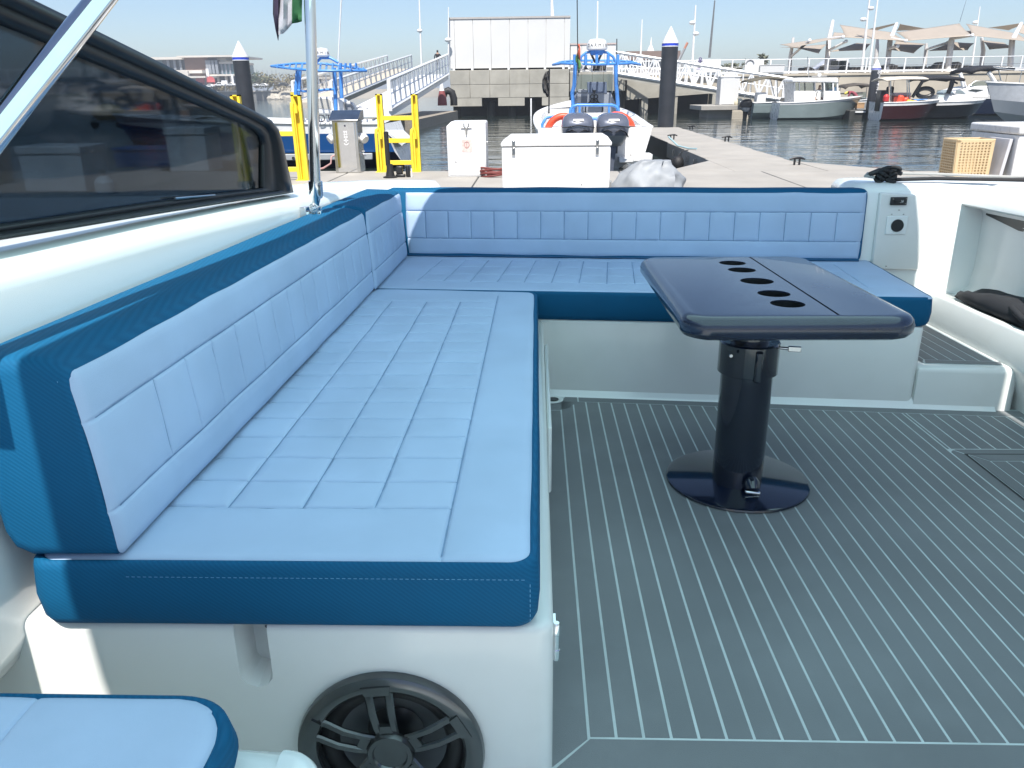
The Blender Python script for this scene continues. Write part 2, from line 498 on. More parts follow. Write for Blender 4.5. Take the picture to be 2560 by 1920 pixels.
build('slot_scuff', MB().box((-.572, 1.343, .335), (.012, .002, .006), Matrix.Rotation(R(-25), 3, 'Y')), INK, boat)
hin = build('locker_hinge', MB().lathe([(.007, .285), (.0085, .29), (.0085, .31), (.007, .312), (.007, .345), (.0085, .347), (.0085, .37), (.006, .375)], 12, (.041, 1.31, 0)).bb(.034, .040, 1.315, 1.345, .288, .372), CHROME, boat)
# the lilac-grey locker flap below the seat
build('locker_flap', MB().bb(.036, .052, 2.35, 3.35, .13, .375), GELN, boat, bevel=.012, seg=3)
# transom seat base
tb = [(.03, rear(.03) + .0), (1.80, rear(1.80))] + arc(1.80, rear(1.8) + .035, .035, -90, 0, 4) + [(1.835, 4.9), (-1.0, 4.95), (-1.0, 3.80)]
build('transom_seat_base', rim_prism(tb, -.1, .402, .015), GELN, boat, smooth=40)
cove = MB(); cl = []
for x in (.03, .6, 1.2, 1.8, 2.2):
    y = rear(x)
    cl.append([(x, y + .02, -.01), (x, y - .028, -.004), (x, y - .020, .001), (x, y - .008, .010), (x, y - .0015, .030), (x, y + .02, .05)])
build('cove', cove.loft(cl), GEL, boat, smooth=60)
# step on the right
st = [(1.83, rear(1.83) - .005), (2.245, rear(2.245) - .005)] + arc(2.245, rear(2.245) + .045, .05, -90, 0, 6) + [(2.30, 4.6), (1.83, 4.6)]
stp = build('side_step', rim_prism(st, -.1, .212, .03), GELN, boat, smooth=45)
pad = build('step_pad', MB().prism([(1.875, rear(1.875) + .04), (2.225, rear(2.225) + .04), (2.235, 4.42), (1.875, 4.42)], 'z', .20, .2145), CAULK, boat, smooth=0)
build('plank', MB().prism([(1.90, rear(1.9) + .098), (2.24, rear(2.24) + .098), (2.225, rear(2.225) + .043), (1.878, rear(1.878) + .043)], 'z', .2145, .2154), DECKM, pad, smooth=0)
build('plank', MB().prism([(1.868, rear(1.87) + .05), (1.895, rear(1.895) + .105), (1.895, 4.42), (1.868, 4.42)], 'z', .2145, .2154), DECKM, pad, smooth=0)
x = 1.902
while x < 2.2:
    build('plank', MB().prism([(x, rear(x) + .105), (x + SP - GAP, rear(x + SP) + .105), (x + SP - GAP, 4.42), (x, 4.42)], 'z', .2145, .2154), DECKM, pad, smooth=0)
    x += SP
# right side liner and gunwale
prof = [(2.32, -.1), (2.31, .05), (2.25, .205), (2.245, .222), (2.295, .355), (2.300, .368), (2.308, .372), (2.328, .370), (2.345, .355), (2.48, .355), (2.52, .40), (2.535, .52), (2.53, .80),
        (2.51, .855), (2.43, .856), (2.412, .860), (2.402, .870), (2.406, .886), (2.43, .918), (2.49, .952), (2.58, .970), (2.68, .970), (2.76, .945), (2.82, .87), (2.85, .6), (2.75, .05), (2.45, -.75), (2.30, -.75)]
gl = []
for y, dx, dz in ((-4.5, .12, .10), (-1.2, .06, .05), (.5, .04, .03), (2.0, .015, .01), (3.3, 0, 0), (4.2, 0, 0), (4.52, 0, 0)):
    gl.append([(px + dx, y, pz + (dz if pz > .5 else 0)) for px, pz in prof])
build('side_liner', MB().loft(gl), GELN, boat, smooth=45)
# aft right corner column
cor = [(1.86, 4.475), (2.45, 4.465), (2.53, 4.46), (2.84, 4.48), (2.78, 4.9), (2.4, 5.02), (1.9, 5.0), (1.82, 4.9), (1.815, 4.54)]
build('corner_column', rim_prism(cor, .1, .985, .06), GEL, boat, smooth=50)
mesh_g = MB()
# mesh air grille under the gunwale
gq = [(4.42, .828, .812), (4.1, .826, .768), (0.5, .830, .762)]
build('grille_backing', MB().loft([[(2.522, y, zl), (2.55, y, zl), (2.55, y, zh), (2.522, y, zh)] for y, zh, zl in gq]), BLACK, boat, smooth=0)
y = 4.05
while y > 2.2:
    for k in range(4):
        mesh_g.box((2.520, y + (.006 if k % 2 else 0), .772 + k * .0145), (.004, .0085, .003), Matrix.Rotation(R(12), 3, 'X'))
    y -= .012
build('grille_mesh', mesh_g, STEEL, boat, smooth=0, kind='stuff')
# recessed panel with switch plate and socket
pn = build('switch_recess', MB().prism([(1.945, .50), (2.215, .495), (2.20, .92), (1.935, .935)], 'y', 4.452, 4.49), GELN, boat, bevel=.008)
def pw(x, y): q = zb(6, x, y, 'y', 4.45); return q.x, q.z
a = pw(1085, 772); b = pw(1210, 838)
sw = build('switch_plate', MB().bb(a[0], b[0], 4.440, 4.452, b[1], a[1]), BLACK, boat, bevel=.003)
for sx_, sz_ in ((a[0] + .009, a[1] - .009), (b[0] - .009, a[1] - .009), (b[0] - .009, b[1] + .009)):
    build('screw', MB().lathe([(.003, 4.436), (.003, 4.441)], 8, (sx_, 0, sz_), 'y'), STEEL, sw)
build('rocker_switch', MB().bb(a[0] + .02, a[0] + .055, 4.434, 4.441, b[1] + .016, a[1] - .016), RUBBER, sw, bevel=.002)
text('12V', .018, WHITEI, Matrix.Translation((b[0] - .034, 4.4395, b[1] + .02)) @ Matrix.Rotation(R(90), 4, 'X'), sw, depth=.0004)
c = pw(1135, 1008); e = pw(1055, 930); g = pw(1205, 1080)
so = build('socket_plate', MB().bb(e[0], g[0], 4.444, 4.452, g[1], e[1]), GEL, boat, bevel=.006, seg=3)
build('socket_hole', MB().lathe([(.034, 4.438), (.036, 4.4445)], 28, (c[0], 0, c[1]), 'y'), BLACK, so)
for q in ((1092, 915), (1190, 915), (1152, 880), (1045, 1345)):
    s = pw(*q); build('screw', MB().lathe([(.0035, 4.446), (.0035, 4.4525)], 8, (s[0], 0, s[1]), 'y'), STEEL, boat)
# transom behind the backrest, rounded rim on the left quarter
build('transom', MB().prism([(-1.0, 4.86), (1.83, 4.62), (1.83, 4.95), (-1.0, 5.05)], 'z', -.7, .915), GEL, boat, bevel=.03, seg=3)
rimm = MB()
pth = [(-1.26, 3.2, .955, .12), (-1.24, 3.9, .93, .12), (-1.20, 4.45, .90, .12), (-1.10, 4.80, .885, .115), (-.93, 4.98, .88, .11), (-.72, 5.03, .878, .105), (-.655, 5.035, .878, .10), (-.625, 5.035, .875, .07)]
rimm.tube([p[:3] for p in pth], [p[3] for p in pth], 16)
build('quarter_rim', rimm, GEL, boat, smooth=70)
# left coaming, its top follows the window base
ll = []
for y, zw, ox in ((-4.5, 1.25, 0), (-1.2, 1.17, 0), (.4, 1.145, 0), (1.56, 1.105, 0), (2.15, 1.090, 0), (2.8, 1.068, 0), (3.48, 1.040, 0), (4.0, 1.015, .01), (4.5, .985, .03), (4.9, .93, .1)):
    ll.append([(px + ox, y, pz) for px, pz in [(-1.16, -.1), (-1.16, .25), (-1.135, .275), (-1.075, .30), (-1.048, .36), (-1.046, .60), (-1.046, .88), (-1.047, zw - .07), (-1.056, zw - .04), (-1.082, zw - .014), (-1.12, zw - .004), (-1.20, zw),
              (-1.36, zw - .01), (-1.48, zw - .07), (-1.56, .7), (-1.5, .1), (-1.25, -.7), (-1.16, -.7)]])
build('left_coaming', MB().loft(ll), GEL, boat, smooth=50)
build('hull_bottom', MB().loft([[(-1.25, -4.5, -.65), (.55, -4.5, -.95), (2.35, -4.5, -.65), (2.3, -4.5, -.2), (-1.15, -4.5, -.2)], [(-1.2, 5.0, -.6), (.55, 4.95, -.9), (2.4, 4.9, -.6), (2.3, 4.9, -.2), (-1.0, 4.9, -.2)]]), GEL, boat, smooth=0)
build('floor_drain', MB().lathe([(.052, -.006), (.052, .002), (.044, .004), (.03, .001)], 24, (.085, 3.625, 0), cap=False), GEL, boat)
build('drain_hole', MB().lathe([(.028, .0012), (.028, .0034)], 20, (.085, 3.625, 0)), BLACK, boat)
# side window
o_ = [(0, 1655), (400, 1592), (1000, 1492), (1500, 1412), (1960, 1342), (2004, 1333), (1985, 1250), (1960, 1150), (1925, 990), (1892, 890), (1840, 825), (1700, 752), (1400, 598), (1000, 395), (640, 218), (460, 130), (180, -5)]
i_ = [(0, 1548), (400, 1492), (1000, 1402), (1500, 1335), (1760, 1305), (1800, 1297), (1801, 1240), (1801, 1130), (1800, 1000), (1790, 945), (1755, 905), (1690, 865), (1400, 740), (1000, 575), (650, 435), (470, 360), (120, 215)]
WX = -1.12
def ext(l):
    q = [zb(1, x, y, 'x', WX) for x, y in l]
    q = [(p.y, p.z) for p in q]
    f = lambda a, b, y: (y, a[1] + (b[1] - a[1]) * (y - a[0]) / (b[0] - a[0]))
    return [f(q[0], q[2], .2)] + q + [f(q[-1], q[-4], .2)]
OW, IW = ext(o_), ext(i_)
fr = MB(); fl_ = []
for (oy, oz), (iy, iz) in zip(OW, IW):
    c = Vector((0, (oy + iy) / 2, (oz + iz) / 2)); h = Vector((0, (oy - iy) / 2, (oz - iz) / 2))
    fl_.append([Vector((WX, 0, 0)) + c + h * ca + Vector((d, 0, 0)) for ca, d in ((1, -.03), (1.0, .0), (.85, .026), (.4, .038), (0, .034), (-.15, .018), (-.5, .02), (-.8, .018), (-1, .008), (-1, -.03))])
win = build('side_window', fr.loft(fl_), BLACKM, boat, smooth=60)
build('pane', MB().prism(IW, 'x', WX - .004, WX + .001), SMOKE, win, smooth=0)
pz = [zb(1, x, y, 'x', WX) for x, y in ((1799, 1298), (1838, 1292), (1836, 1010), (1800, 1000))]
build('pillar', MB().prism([(p.y, p.z) for p in pz], 'x', WX - .02, WX + .012), RUBBER, win, bevel=.004)
wh = [zb(1, x, y, 'x', WX) for x, y in ((1160, 1372), (1280, 1362), (1440, 1350))]
build('wiper', MB().tube([(WX + .022, p.y, p.z) for p in wh], .004, 6), STEEL, win)

# canopy over the cockpit: outline gives the rounded edge of the shade
def rrect(x0, x1, y0, y1, r, step=.06, wob=0, seed=0, ns=None):
    from mathutils import noise
    pts = []
    segs = [((x0 + r, y0), (x1 - r, y0)), ((x1, y0 + r), (x1, y1 - r)), ((x1 - r, y1), (x0 + r, y1)), ((x0, y1 - r), (x0, y0 + r))]
    cs = [(x1 - r, y0 + r, -90), (x1 - r, y1 - r, 0), (x0 + r, y1 - r, 90), (x0 + r, y0 + r, 180)]
    for q_, ((a, b), (cx, cy, a0)) in enumerate(zip(segs, cs)):
        n = ns[q_ % 2] if ns else max(1, int(math.hypot(b[0] - a[0], b[1] - a[1]) / step))
        for i in range(n):
            pts.append((a[0] + (b[0] - a[0]) * i / n, a[1] + (b[1] - a[1]) * i / n))
        pts += arc(cx, cy, r, a0, a0 + 90, 10)
    if wob:
        out = []
        for i, p in enumerate(pts):
            d = wob * noise.noise(Vector((p[0] * 3 + seed, p[1] * 3, seed * 1.7)))
            q = Vector(p) - Vector(((x0 + x1) / 2, (y0 + y1) / 2))
            nx = 1 if p[0] > x1 - r - .001 else (-1 if p[0] < x0 + r + .001 else 0)
            ny = 1 if p[1] > y1 - r - .001 else (-1 if p[1] < y0 + r + .001 else 0)
            out.append((p[0] + nx * d, p[1] + ny * d))
        pts = out
    return pts
def canvas_mat():
    m = bpy.data.materials.new('canopy_turquoise_canvas'); m.use_nodes = True
    n = m.node_tree.nodes; l = m.node_tree.links; n.clear()
    o = n.new('ShaderNodeOutputMaterial'); d = n.new('ShaderNodeBsdfDiffuse'); t = n.new('ShaderNodeBsdfTranslucent')
    no = n.new('ShaderNodeTexNoise'); no.inputs['Scale'].default_value = 6
    cr = n.new('ShaderNodeValToRGB'); cr.color_ramp.elements[0].color = (.51, .80, .835, 1); cr.color_ramp.elements[1].color = (.57, .85, .885, 1)
    l.new(no.outputs['Fac'], cr.inputs[0]); l.new(cr.outputs[0], d.inputs[0]); l.new(cr.outputs[0], t.inputs[0])
    mx = n.new('ShaderNodeMixShader'); mx.inputs[0].default_value = .76
    l.new(d.outputs[0], mx.inputs[1]); l.new(t.outputs[0], mx.inputs[2]); l.new(mx.outputs[0], o.inputs[0])
    return m
CANVAS = canvas_mat()
can = thing('canopy', 'polished steel canopy frame, slanted arm and upright pole at left coaming', 'canopy', (-.98, 3.42, .96), boat=True)
CX0, CX1, CY0, CY1, CZ = -.898, 2.20, -.55, 4.14, 2.12
out = rrect(CX0, CX1, CY0, CY1, .80, .3)
roof = MB().loft([[(x, y, CZ) for x, y in out], [(x, y, CZ + .02) for x, y in out], [((x - .7) * .6 + .7, (y - 1.7) * .6 + 1.7, CZ + .08) for x, y in out], [((x - .7) * .2 + .7, (y - 1.7) * .2 + 1.7, CZ + .1) for x, y in out]])
roof.f = [f for f in roof.f if len(f) == 4 or sum(roof.v[i].z for i in f) / len(f) > CZ + .05]; roof.m = [0] * len(roof.f)
build('canopy_fabric', roof, CANVAS, can, smooth=60)
build('canopy_rail', MB().tube([(x, y, CZ + .01) for x, y in out], .022, 8, closed=True), CHROME, can, smooth=60)
pb, pt = Vector((-.972, 3.42, 1.09)), Vector((-.905, 3.42, 2.12))
pole = build('pole', MB().tube([pb, (pb + pt) / 2, pt], .0235, 20), CHROME, can, smooth=60)
kn = MB().tube([(-.975, 3.42, 1.03), (-.973, 3.42, 1.045), (-.971, 3.42, 1.10)], [.027, .031, .031], 20)
kn.tube([(-.976, 3.42, 1.03), (-.979, 3.42, .995)], [.022, .014], 12)
build('pole_sleeve', kn, CHROME, pole, smooth=50)
build('pole_hinge', MB().tube([(-.985, 3.40, .985), (-.985, 3.44, .985)], .021, 20).tube([(-.985, 3.375, .985), (-.985, 3.40, .985)], [.010, .010], 12).tube([(-1.02, 3.42, .955), (-.955, 3.42, .955)], .020, 20).bb(-1.045, -1.015, 3.385, 3.455, .92, .99).tube([(-.978, 3.385, .985), (-.978, 3.40, .985)], .007, 6), CHROME, pole, smooth=40, bevel=.002)
A = btp(0, 317, 'x', -.955); B_ = btp(251, 0, 'x', -.925); dd = (B_ - A).normalized()
arm = build('arm', MB().tube([A - dd * .42, A, B_, B_ + dd * ((CZ - B_.z) / dd.z)], .0255, 24), CHROME, can, smooth=60)
# flag hanging beside the pole
fg = MB(); rows = 14; FP = []
cols = [(535, 185, 0), (500, 196, 0), (455, 203, .0), (452, 204, 1), (410, 255, 1), (372, 290, 1), (336, 300, 1), (333, 302, 2), (328, 350, 2), (305, 250, 2), (288, 120, 2)]
fx = []
for r_ in range(rows + 1):
    fx.append([])
for k, (cx, yb, st_) in enumerate(cols):
    for r_ in range(rows + 1):
        t = r_ / rows
        yy = yb + (-420 - yb) * t
        xx = cx + (535 - cx) * (.10 * t) - 20 * t * (k / 10)
        p = zb(2, xx - 48 * t * 0, yy, 'y', 3.44 + .018 * math.sin(k * 1.9 + t * 4))
        fx[r_].append(p)
flag = MB().grid(fx)
nv = len(cols)
flag.m = []
for i in range(rows):
    for j in range(nv - 1):
        flag.m.append(int(max(cols[j][2], cols[j + 1][2] if cols[j][2] == cols[j + 1][2] else cols[j][2])))
GREENF = mat('flag_green', (.03, .13, .05), .8); WHITEF = mat('flag_white', (.42, .42, .46), .8); BLACKF = mat('flag_black', (.03, .022, .05), .8)
fo = build('flag', flag, [GREENF, WHITEF, BLACKF], None, 'green, white and black striped flag hanging left of the polished pole', 'flag', boat=True, smooth=60, fix=False)
so_ = fo.modifiers.new('s', 'SOLIDIFY'); so_.thickness = .002

# ------------------------------------------------------------------ cushions
def axis_samples(a, b, step, seams, offs=(.0, .0025, .005, .009, .016, .026)):
    s = {round(a, 5), round(b, 5)}
    n = int((b - a) / step)
    for i in range(n + 1):
        c_ = a + (b - a) * i / n
        if all(abs(c_ - q) > .028 for q in seams): s.add(round(c_, 5))
    for q in seams:
        for o in offs:
            for sg in (-1, 1):
                v = q + sg * o
                if a < v < b: s.add(round(v, 5))
    for o in (.003, .007, .012, .02):
        s.add(round(a + o, 5)); s.add(round(b - o, 5))
    l = sorted(s); out = [l[0]]
    key = {round(q, 5) for q in seams}
    for v in l[1:]:
        if v - out[-1] > .0012: out.append(v)
        elif v in key: out[-1] = v
    out[-1] = l[-1]
    return out
from mathutils import noise as mnoise
def quilt(u0, u1, v0, v1, su, sv, pos, nrm, deep=.0075, edge=.012, step=.03, seed=0, wave=.003, rc=0):
    """su: (u, va, vb) seams of constant u; sv: (v, ua, ub). pos(u,v) point, nrm(u,v) outward normal"""
    U = axis_samples(u0, u1, step, [s[0] for s in su]); V = axis_samples(v0, v1, step, [s[0] for s in sv])
    def seam(d, t, a, b):
        if t < a: d = math.hypot(d, t - a)
        elif t > b: d = math.hypot(d, t - b)
        return deep * (.60 * math.exp(-(d / .0032) ** 2) + .40 * math.exp(-(d / .019) ** 2))
    P = []
    for u in U:
        row = []
        for v in V:
            h = 0
            for s, a, b in su:
                w = s
                if abs(u - w) < .05: h = max(h, seam(abs(u - w), v, a, b))
            for s, a, b in sv:
                w = s
                if abs(v - w) < .05: h = max(h, seam(abs(v - w), u, a, b))
            e = min(u - u0, u1 - u, v - v0, v1 - v)
            h += .0020 * mnoise.noise(Vector((u * 38, v * 38, seed))) * min(1, h / (deep * .3) + .12)
            h *= min(1, .25 + e / .03)
            if e < .025: h += edge * (1 - e / .025) ** 2
            h -= wave * mnoise.noise(Vector((u * 4.5, v * 4.5, seed)))
            uu, vv = u, v
            if rc:
                cu = u1 - rc if u > u1 - rc else (u0 + rc if u < u0 + rc else None)
                cv = v1 - rc if v > v1 - rc else (v0 + rc if v < v0 + rc else None)
                if cu is not None and cv is not None:
                    dx, dy = u - cu, v - cv; L_ = math.hypot(dx, dy)
                    if L_ > 1e-6:
                        k_ = max(abs(dx), abs(dy)) / L_; uu, vv = cu + dx * k_, cv + dy * k_
            row.append(Vector(pos(uu, vv)) - Vector(nrm(u, v)) * h)
        P.append(row)
    return MB().grid(P)
def seams(u0, u1, v0, v1, su, sv, pos, nrm, parent, deep=.0075, wave=.003, seed=0):
    """sewn thread in the grooves, coloured darker to add seam shading"""
    mb = MB()
    def pt(u, v):
        h = deep * .78 - wave * mnoise.noise(Vector((u * 4.5, v * 4.5, seed)))
        return Vector(pos(u, v)) - Vector(nrm(u, v)) * h
    w = .0016
    for s, a, b in su:
        a, b = max(a, v0 + .03), min(b, v1 - .03); n = max(2, int((b - a) / .04))
        mb.grid([[pt(s - w, a + (b - a) * i / n), pt(s + w, a + (b - a) * i / n)] for i in range(n + 1)])
    for s, a, b in sv:
        a, b = max(a, u0 + .03), min(b, u1 - .03); n = max(2, int((b - a) / .04))
        mb.grid([[pt(a + (b - a) * i / n, s - w), pt(a + (b - a) * i / n, s + w)] for i in range(n + 1)])
    return build('seam_thread_shade', mb, SEAM, parent, smooth=0, fix=False)
def padded(name, parent, *a, **k):
    o = build(name, quilt(*a, **k), CUSH, parent, smooth=80, fix=False)
    seams(*a, parent, deep=k.get('deep', .0075), wave=k.get('wave', .003), seed=k.get('seed', 0))
    return o
ZS = .545
def slab(poly_fn, z0, z1, wob_seed=0):
    """dark boxing of a cushion: loops of a wobbly outline"""
    loops = []
    for z, ins in ((z0, .045), (z0 + .004, .02), (z0 + .014, .006), (z0 + .03, 0), ((z0 + z1) / 2, -.004), (z1 - .02, 0), (z1 - .008, .002), (z1 - .002, .007), (z1 - .001, .012), (z1 - .022, .034)):
        loops.append([(x, y, z) for x, y in poly_fn(ins)])
    return MB().loft(loops)
def stitches(pts, mat_, parent, n=(0, -1, 0), gap=.011, ln=.0065):
    mb = MB(); pts = [Vector(p) for p in pts]
    for a, b in zip(pts[:-1], pts[1:]):
        L = (b - a).length; d = (b - a) / L; k = int(L / gap)
        s = Vector(n).cross(d).normalized() * .0007
        for i in range(k):
            p = a + d * (i + .5) * L / k; q = d * ln / 2; o = Vector(n) * .0012
            mb.add([p - q - s + o, p + q - s + o, p + q + s + o, p - q + s + o], [(0, 1, 2, 3)])
    return build('stitching', mb, mat_, parent, smooth=0, fix=False)
# left seat
c1 = thing('seat_cushion', 'long pale blue quilted seat cushion with dark blue sides on left bench', 'cushion', (-.5, 1.26, .39), boat=True)
def skw(x, y): return y - .095 * x * max(0, min(1, (y - 3.0) / .66))
mb = slab(lambda i: rrect(-1.0 + i, .004 - i, 1.252 + i, 3.683 - i, .045, .07, .003, 2, (14, 34)), .388, .546)
mb.v = [Vector((p.x, skw(p.x, p.y), p.z)) for p in mb.v]
bx = build('boxing', mb, NAVY, c1, smooth=60)
rows_y = [1.478 + .1317 * k for k in range(16)]
su = [(x, 1.478, 3.453) for x in (-.84, -.682, -.515, -.356)] + [(-.186, 1.262, 3.6)]
sv = [(y, -.85, -.186) for y in rows_y]
padded('quilted_top', c1, -.992, -.008, 1.263, 3.677, su, sv, lambda u, v: (u, skw(u, v), ZS + .004), lambda u, v: (0, 0, 1), deep=.0095, rc=.042, wave=.004)
stitches([(-.80, 1.249, .517), (-.02, 1.249, .517)], THREAD, c1)
stitches([(-.012, 1.249, .51), (-.012, 1.249, .42)], THREAD, c1)
# transom seat
TO = Vector((0, 3.688, 0)); E1 = Vector((.9955, -.0947, 0)); E2 = Vector((.0947, .9955, 0))
def tp(u, v, z=0): return TO + E1 * u + E2 * v + Vector((0, 0, z))
c2 = thing('seat_cushion', 'pale blue quilted seat cushion with dark blue front along the transom', 'cushion', tuple(tp(.9, 0, .39)), boat=True)
mb = slab(lambda i: rrect(-.98 + i, 1.862 - i, 0 + i, 1.10 - i, .045, .07, .003, 5, (40, 16)), .396, .546)
mb.v = [tp(p.x, p.y, p.z) for p in mb.v]
build('boxing', mb, NAVY, c2, smooth=60)
us = [-.655 + .1425 * k for k in range(17)]
padded('quilted_top', c2, -.975, 1.856, .006, 1.09, [(u, .215, .86) for u in us], [(v, -.655, us[-1]) for v in (.215, .405, .63, .86)], lambda u, v: tp(u, v, ZS + .004), lambda u, v: (0, 0, 1), deep=.008, rc=.025, wave=.004)
# left backrests
def lback(y0, y1, label, xb, xt, vs_, seed, xo=-1.035, zt=.945):
    c = thing('backrest_cushion', label, 'cushion', (xb, y0, .55), boat=True)
    sec = [(xb - .012, .555), (xb - .004, .565), (xt + .004 - .004, zt - .012), (xt - .012, zt), (xt - .06, zt + .012), (xo + .03, zt + .016), (xo + .006, zt + .008), (xo, zt - .02), (xo - .006, .76), (xo + .006, .60), (xo + .02, .568), (xo + .05, .553)]
    loops = []
    ys = [(y0, .030), (y0 + .004, .012), (y0 + .012, .003), (y0 + .03, 0)]
    n = max(3, int((y1 - y0) / .07))
    ys += [(y0 + .03 + (y1 - y0 - .06) * i / n, 0) for i in range(1, n)] + [(y1 - .03, 0), (y1 - .012, .003), (y1 - .004, .012), (y1, .03)]
    cx, cz = (xb + xo) / 2, (.55 + zt) / 2
    for y, ins in ys:
        l = []
        for sx, sz in sec:
            d = Vector((sx - cx, sz - cz)); d = d * (1 - ins / max(.05, d.length))
            w = .006 * mnoise.noise(Vector((sx * 4, y * 3, sz * 4 + seed)))
            l.append((cx + d.x + (w if sx < cx else 0), y, cz + d.y + w * .6))
        loops.append(l)
    build('boxing', MB().loft(loops), NAVY, c, smooth=55)
    nx = Vector((.397, 0, .03)).normalized()
    pos = lambda u, v: (xb + (xt - xb) * (v - .555) / (zt - .555) + .010 - .010 * ((v - .75) / .19) ** 2 * .5, u, v)
    padded('quilted_face', c, y0 + .006, y1 - .002, .556, zt - .006, [(y, .652, .834) for y in vs_], [(.652, y0, y1), (.834, y0, y1)], pos, lambda u, v: nx, deep=.008, edge=.014, seed=seed, rc=.02)
    return c
b1 = lback(1.252, 3.685, 'long pale blue backrest cushion with dark blue end on left bench', -.800, -.832, [1.515 + .1515 * k for k in range(14)], 3)
stitches([(-.852, 1.2535, .92), (-.835, 1.2535, .75), (-.823, 1.2535, .60)], THREAD, b1)
lback(3.674, 4.64, 'short pale blue backrest cushion in the corner of the bench', -.792, -.818, [3.80 + .148 * k for k in range(6)], 8, zt=.95)
# transom backrest
c3 = thing('backrest_cushion', 'wide pale blue backrest cushion with upright seams along the transom', 'cushion', (.5, 4.6, .55), boat=True)
def bp(x, z, d=0):
    v = Vector((x, 4.62 - .1 * x + (z - .55) * .05, z))
    return v + Vector((.0995, .995, 0)) * d
sec = [(.000, .556), (-.002, .575), (.002, .935), (.010, .948), (.03, .953), (.11, .955), (.135, .945), (.14, .60), (.10, .553)]
loops = []
xs = [(-.93, .03), (-.92, .008), (-.90, 0)] + [(-.90 + 2.74 * i / 30, 0) for i in range(1, 30)] + [(1.842, 0), (1.858, .004), (1.866, .012), (1.870, .03)]
for x, ins in xs:
    l = []
    for d, z in sec:
        dv = Vector((d - .07, z - .75)); dv *= 1 - ins / max(.06, dv.length)
        w = .005 * mnoise.noise(Vector((x * 3, d * 6, z * 3)))
        l.append(bp(x, .75 + dv.y + w, .07 + dv.x))
    loops.append(l)
build('boxing', MB().loft(loops), NAVY, c3, smooth=55)
padded('quilted_face', c3, -.80, 1.862, .558, .940, [(-.677 + .1405 * k, .662, .826) for k in range(18)], [(.662, -.85, 1.87), (.826, -.85, 1.87)], lambda u, v: bp(u, v, -.012 + .014 * ((v - .75) / .2) ** 2 * .5), lambda u, v: Vector((-.0995, -.995, .05)), deep=.0075, edge=.014, seed=11)
build('lower_piping', MB().tube([bp(-.8, .556, .004), bp(.5, .556, .004), bp(1.86, .556, .004)], .007, 8), PIPE, c3)  # dark blue cord along the lower edge of the backrest
# helm seat at lower left
c4 = thing('helm_seat_cushion', 'pale blue seat cushion corner with dark blue side, lower left foreground', 'cushion', (-.75, .6, .41), boat=True)
build('boxing', slab(lambda i: rrect(-1.10 + i, -.452 - i, .30 + i, .962 - i, .10, .05, 0, 9, (10, 10)), .405, .497), NAVY, c4, smooth=60)
def hpos(u, v):
    return (u, v, .502)
hq = MB()
q = quilt(-1.09, -.468, .32, .953, [(-.787, .32, .953)], [], hpos, lambda u, v: (0, 0, 1), deep=.008, edge=.012, seed=20)
rr_ = rrect(-1.09, -.462, .30, .955, .09, .05)
def pull(p):
    cx, cy, r = -.462 - .1, .955 - .1, .1
    if p.x > cx and p.y > cy:
        d = Vector((p.x - cx, p.y - cy))
        m_ = max(d.x, d.y)
        if d.length > 1e-6:
            d2 = d.normalized() * m_
            return Vector((cx + d2.x, cy + d2.y, p.z))
    return p
q.v = [pull(p) for p in q.v]
build('seat_top', q, CUSH, c4, smooth=80, fix=False)
build('helm_seat_pod', rim_prism(rrect(-1.12, -.335, .25, .962, .07, .1), -.1, .40, .03), GEL, boat, smooth=50)

# ------------------------------------------------------------------ table
tb_ = thing('pedestal_table', 'glossy black pedestal table with cup holes standing on the deck', 'table', (.785, 2.70, 0), boat=True)
TX0, TX1, TY0, TY1, TZ = .443, 1.157, 2.222, 3.325, .78
loops = []
for z, ins in ((.702, .05), (.704, .03), (.712, .012), (.726, .002), (.745, 0), (.762, .004), (.773, .013), (.778, .024), (TZ, .036)):
    loops.append([(x, y, z) for x, y in rrect(TX0 + ins, TX1 - ins, TY0 + ins, TY1 - ins, .085 - ins * .5, .2, 0, 0, (4, 6))])
top = build('table_top', MB().loft(loops), [BLACKT], tb_, smooth=50)
holes = [(.806, y, r) for y, r in ((3.142, .053), (2.990, .053), (2.774, .059), (2.564, .054), (2.414, .054))]
cut(top, [MB().lathe([(r, .72), (r, .9)], 32, (x, y, 0)) for x, y, r in holes] + [MB().bb(.909, .917, 2.265, 3.306, .772, .8), MB().bb(.71, .909, 3.298, 3.306, .772, .8)])
top.data.shade_smooth(); top.data.set_sharp_from_angle(angle=R(30))
for x, y, r in holes:
    build('cup_holder', MB().lathe([(r - .001, .776), (r - .001, .7265), (.0005, .726)], 28, (x, y, 0), cap=False), BLACK, tb_, smooth=40)
build('base_plate', MB().lathe([(.268, .001), (.272, .004), (.270, .011), (.262, .014), (.001, .016)], 64, (.785, 2.72, 0)), BLACKG, tb_, smooth=30)
build('column', MB().lathe([(.094, .012), (.094, .56), (.001, .56)], 40, (.780, 2.70, 0)), BLACKG, tb_, smooth=30)
build('upper_column', MB().lathe([(.068, .5), (.068, .69), (.11, .692), (.115, .703)], 40, (.780, 2.70, 0)), BLACKG, tb_, smooth=30)
col = build('clamp_collar', MB().lathe([(.097, .455), (.108, .46), (.108, .572), (.104, .578), (.07, .578)], 40, (.780, 2.70, 0)), BLACKG, tb_, smooth=30)
build('collar_rib', MB().bb(.775, .800, 2.580, 2.61, .45, .565), BLACKG, col, bevel=.006)
build('clamp_lever', MB().tube([(.87, 2.66, .560), (.905, 2.648, .560)], .006, 8).box((.925, 2.642, .560), (.045, .012, .020), Matrix.Rotation(R(-12), 3, 'Z')), STEEL, col, bevel=.004)
build('bolt', MB().lathe([(.006, 2.59), (.006, 2.6)], 8, (.688, 0, .55), 'y'), STEEL, col)
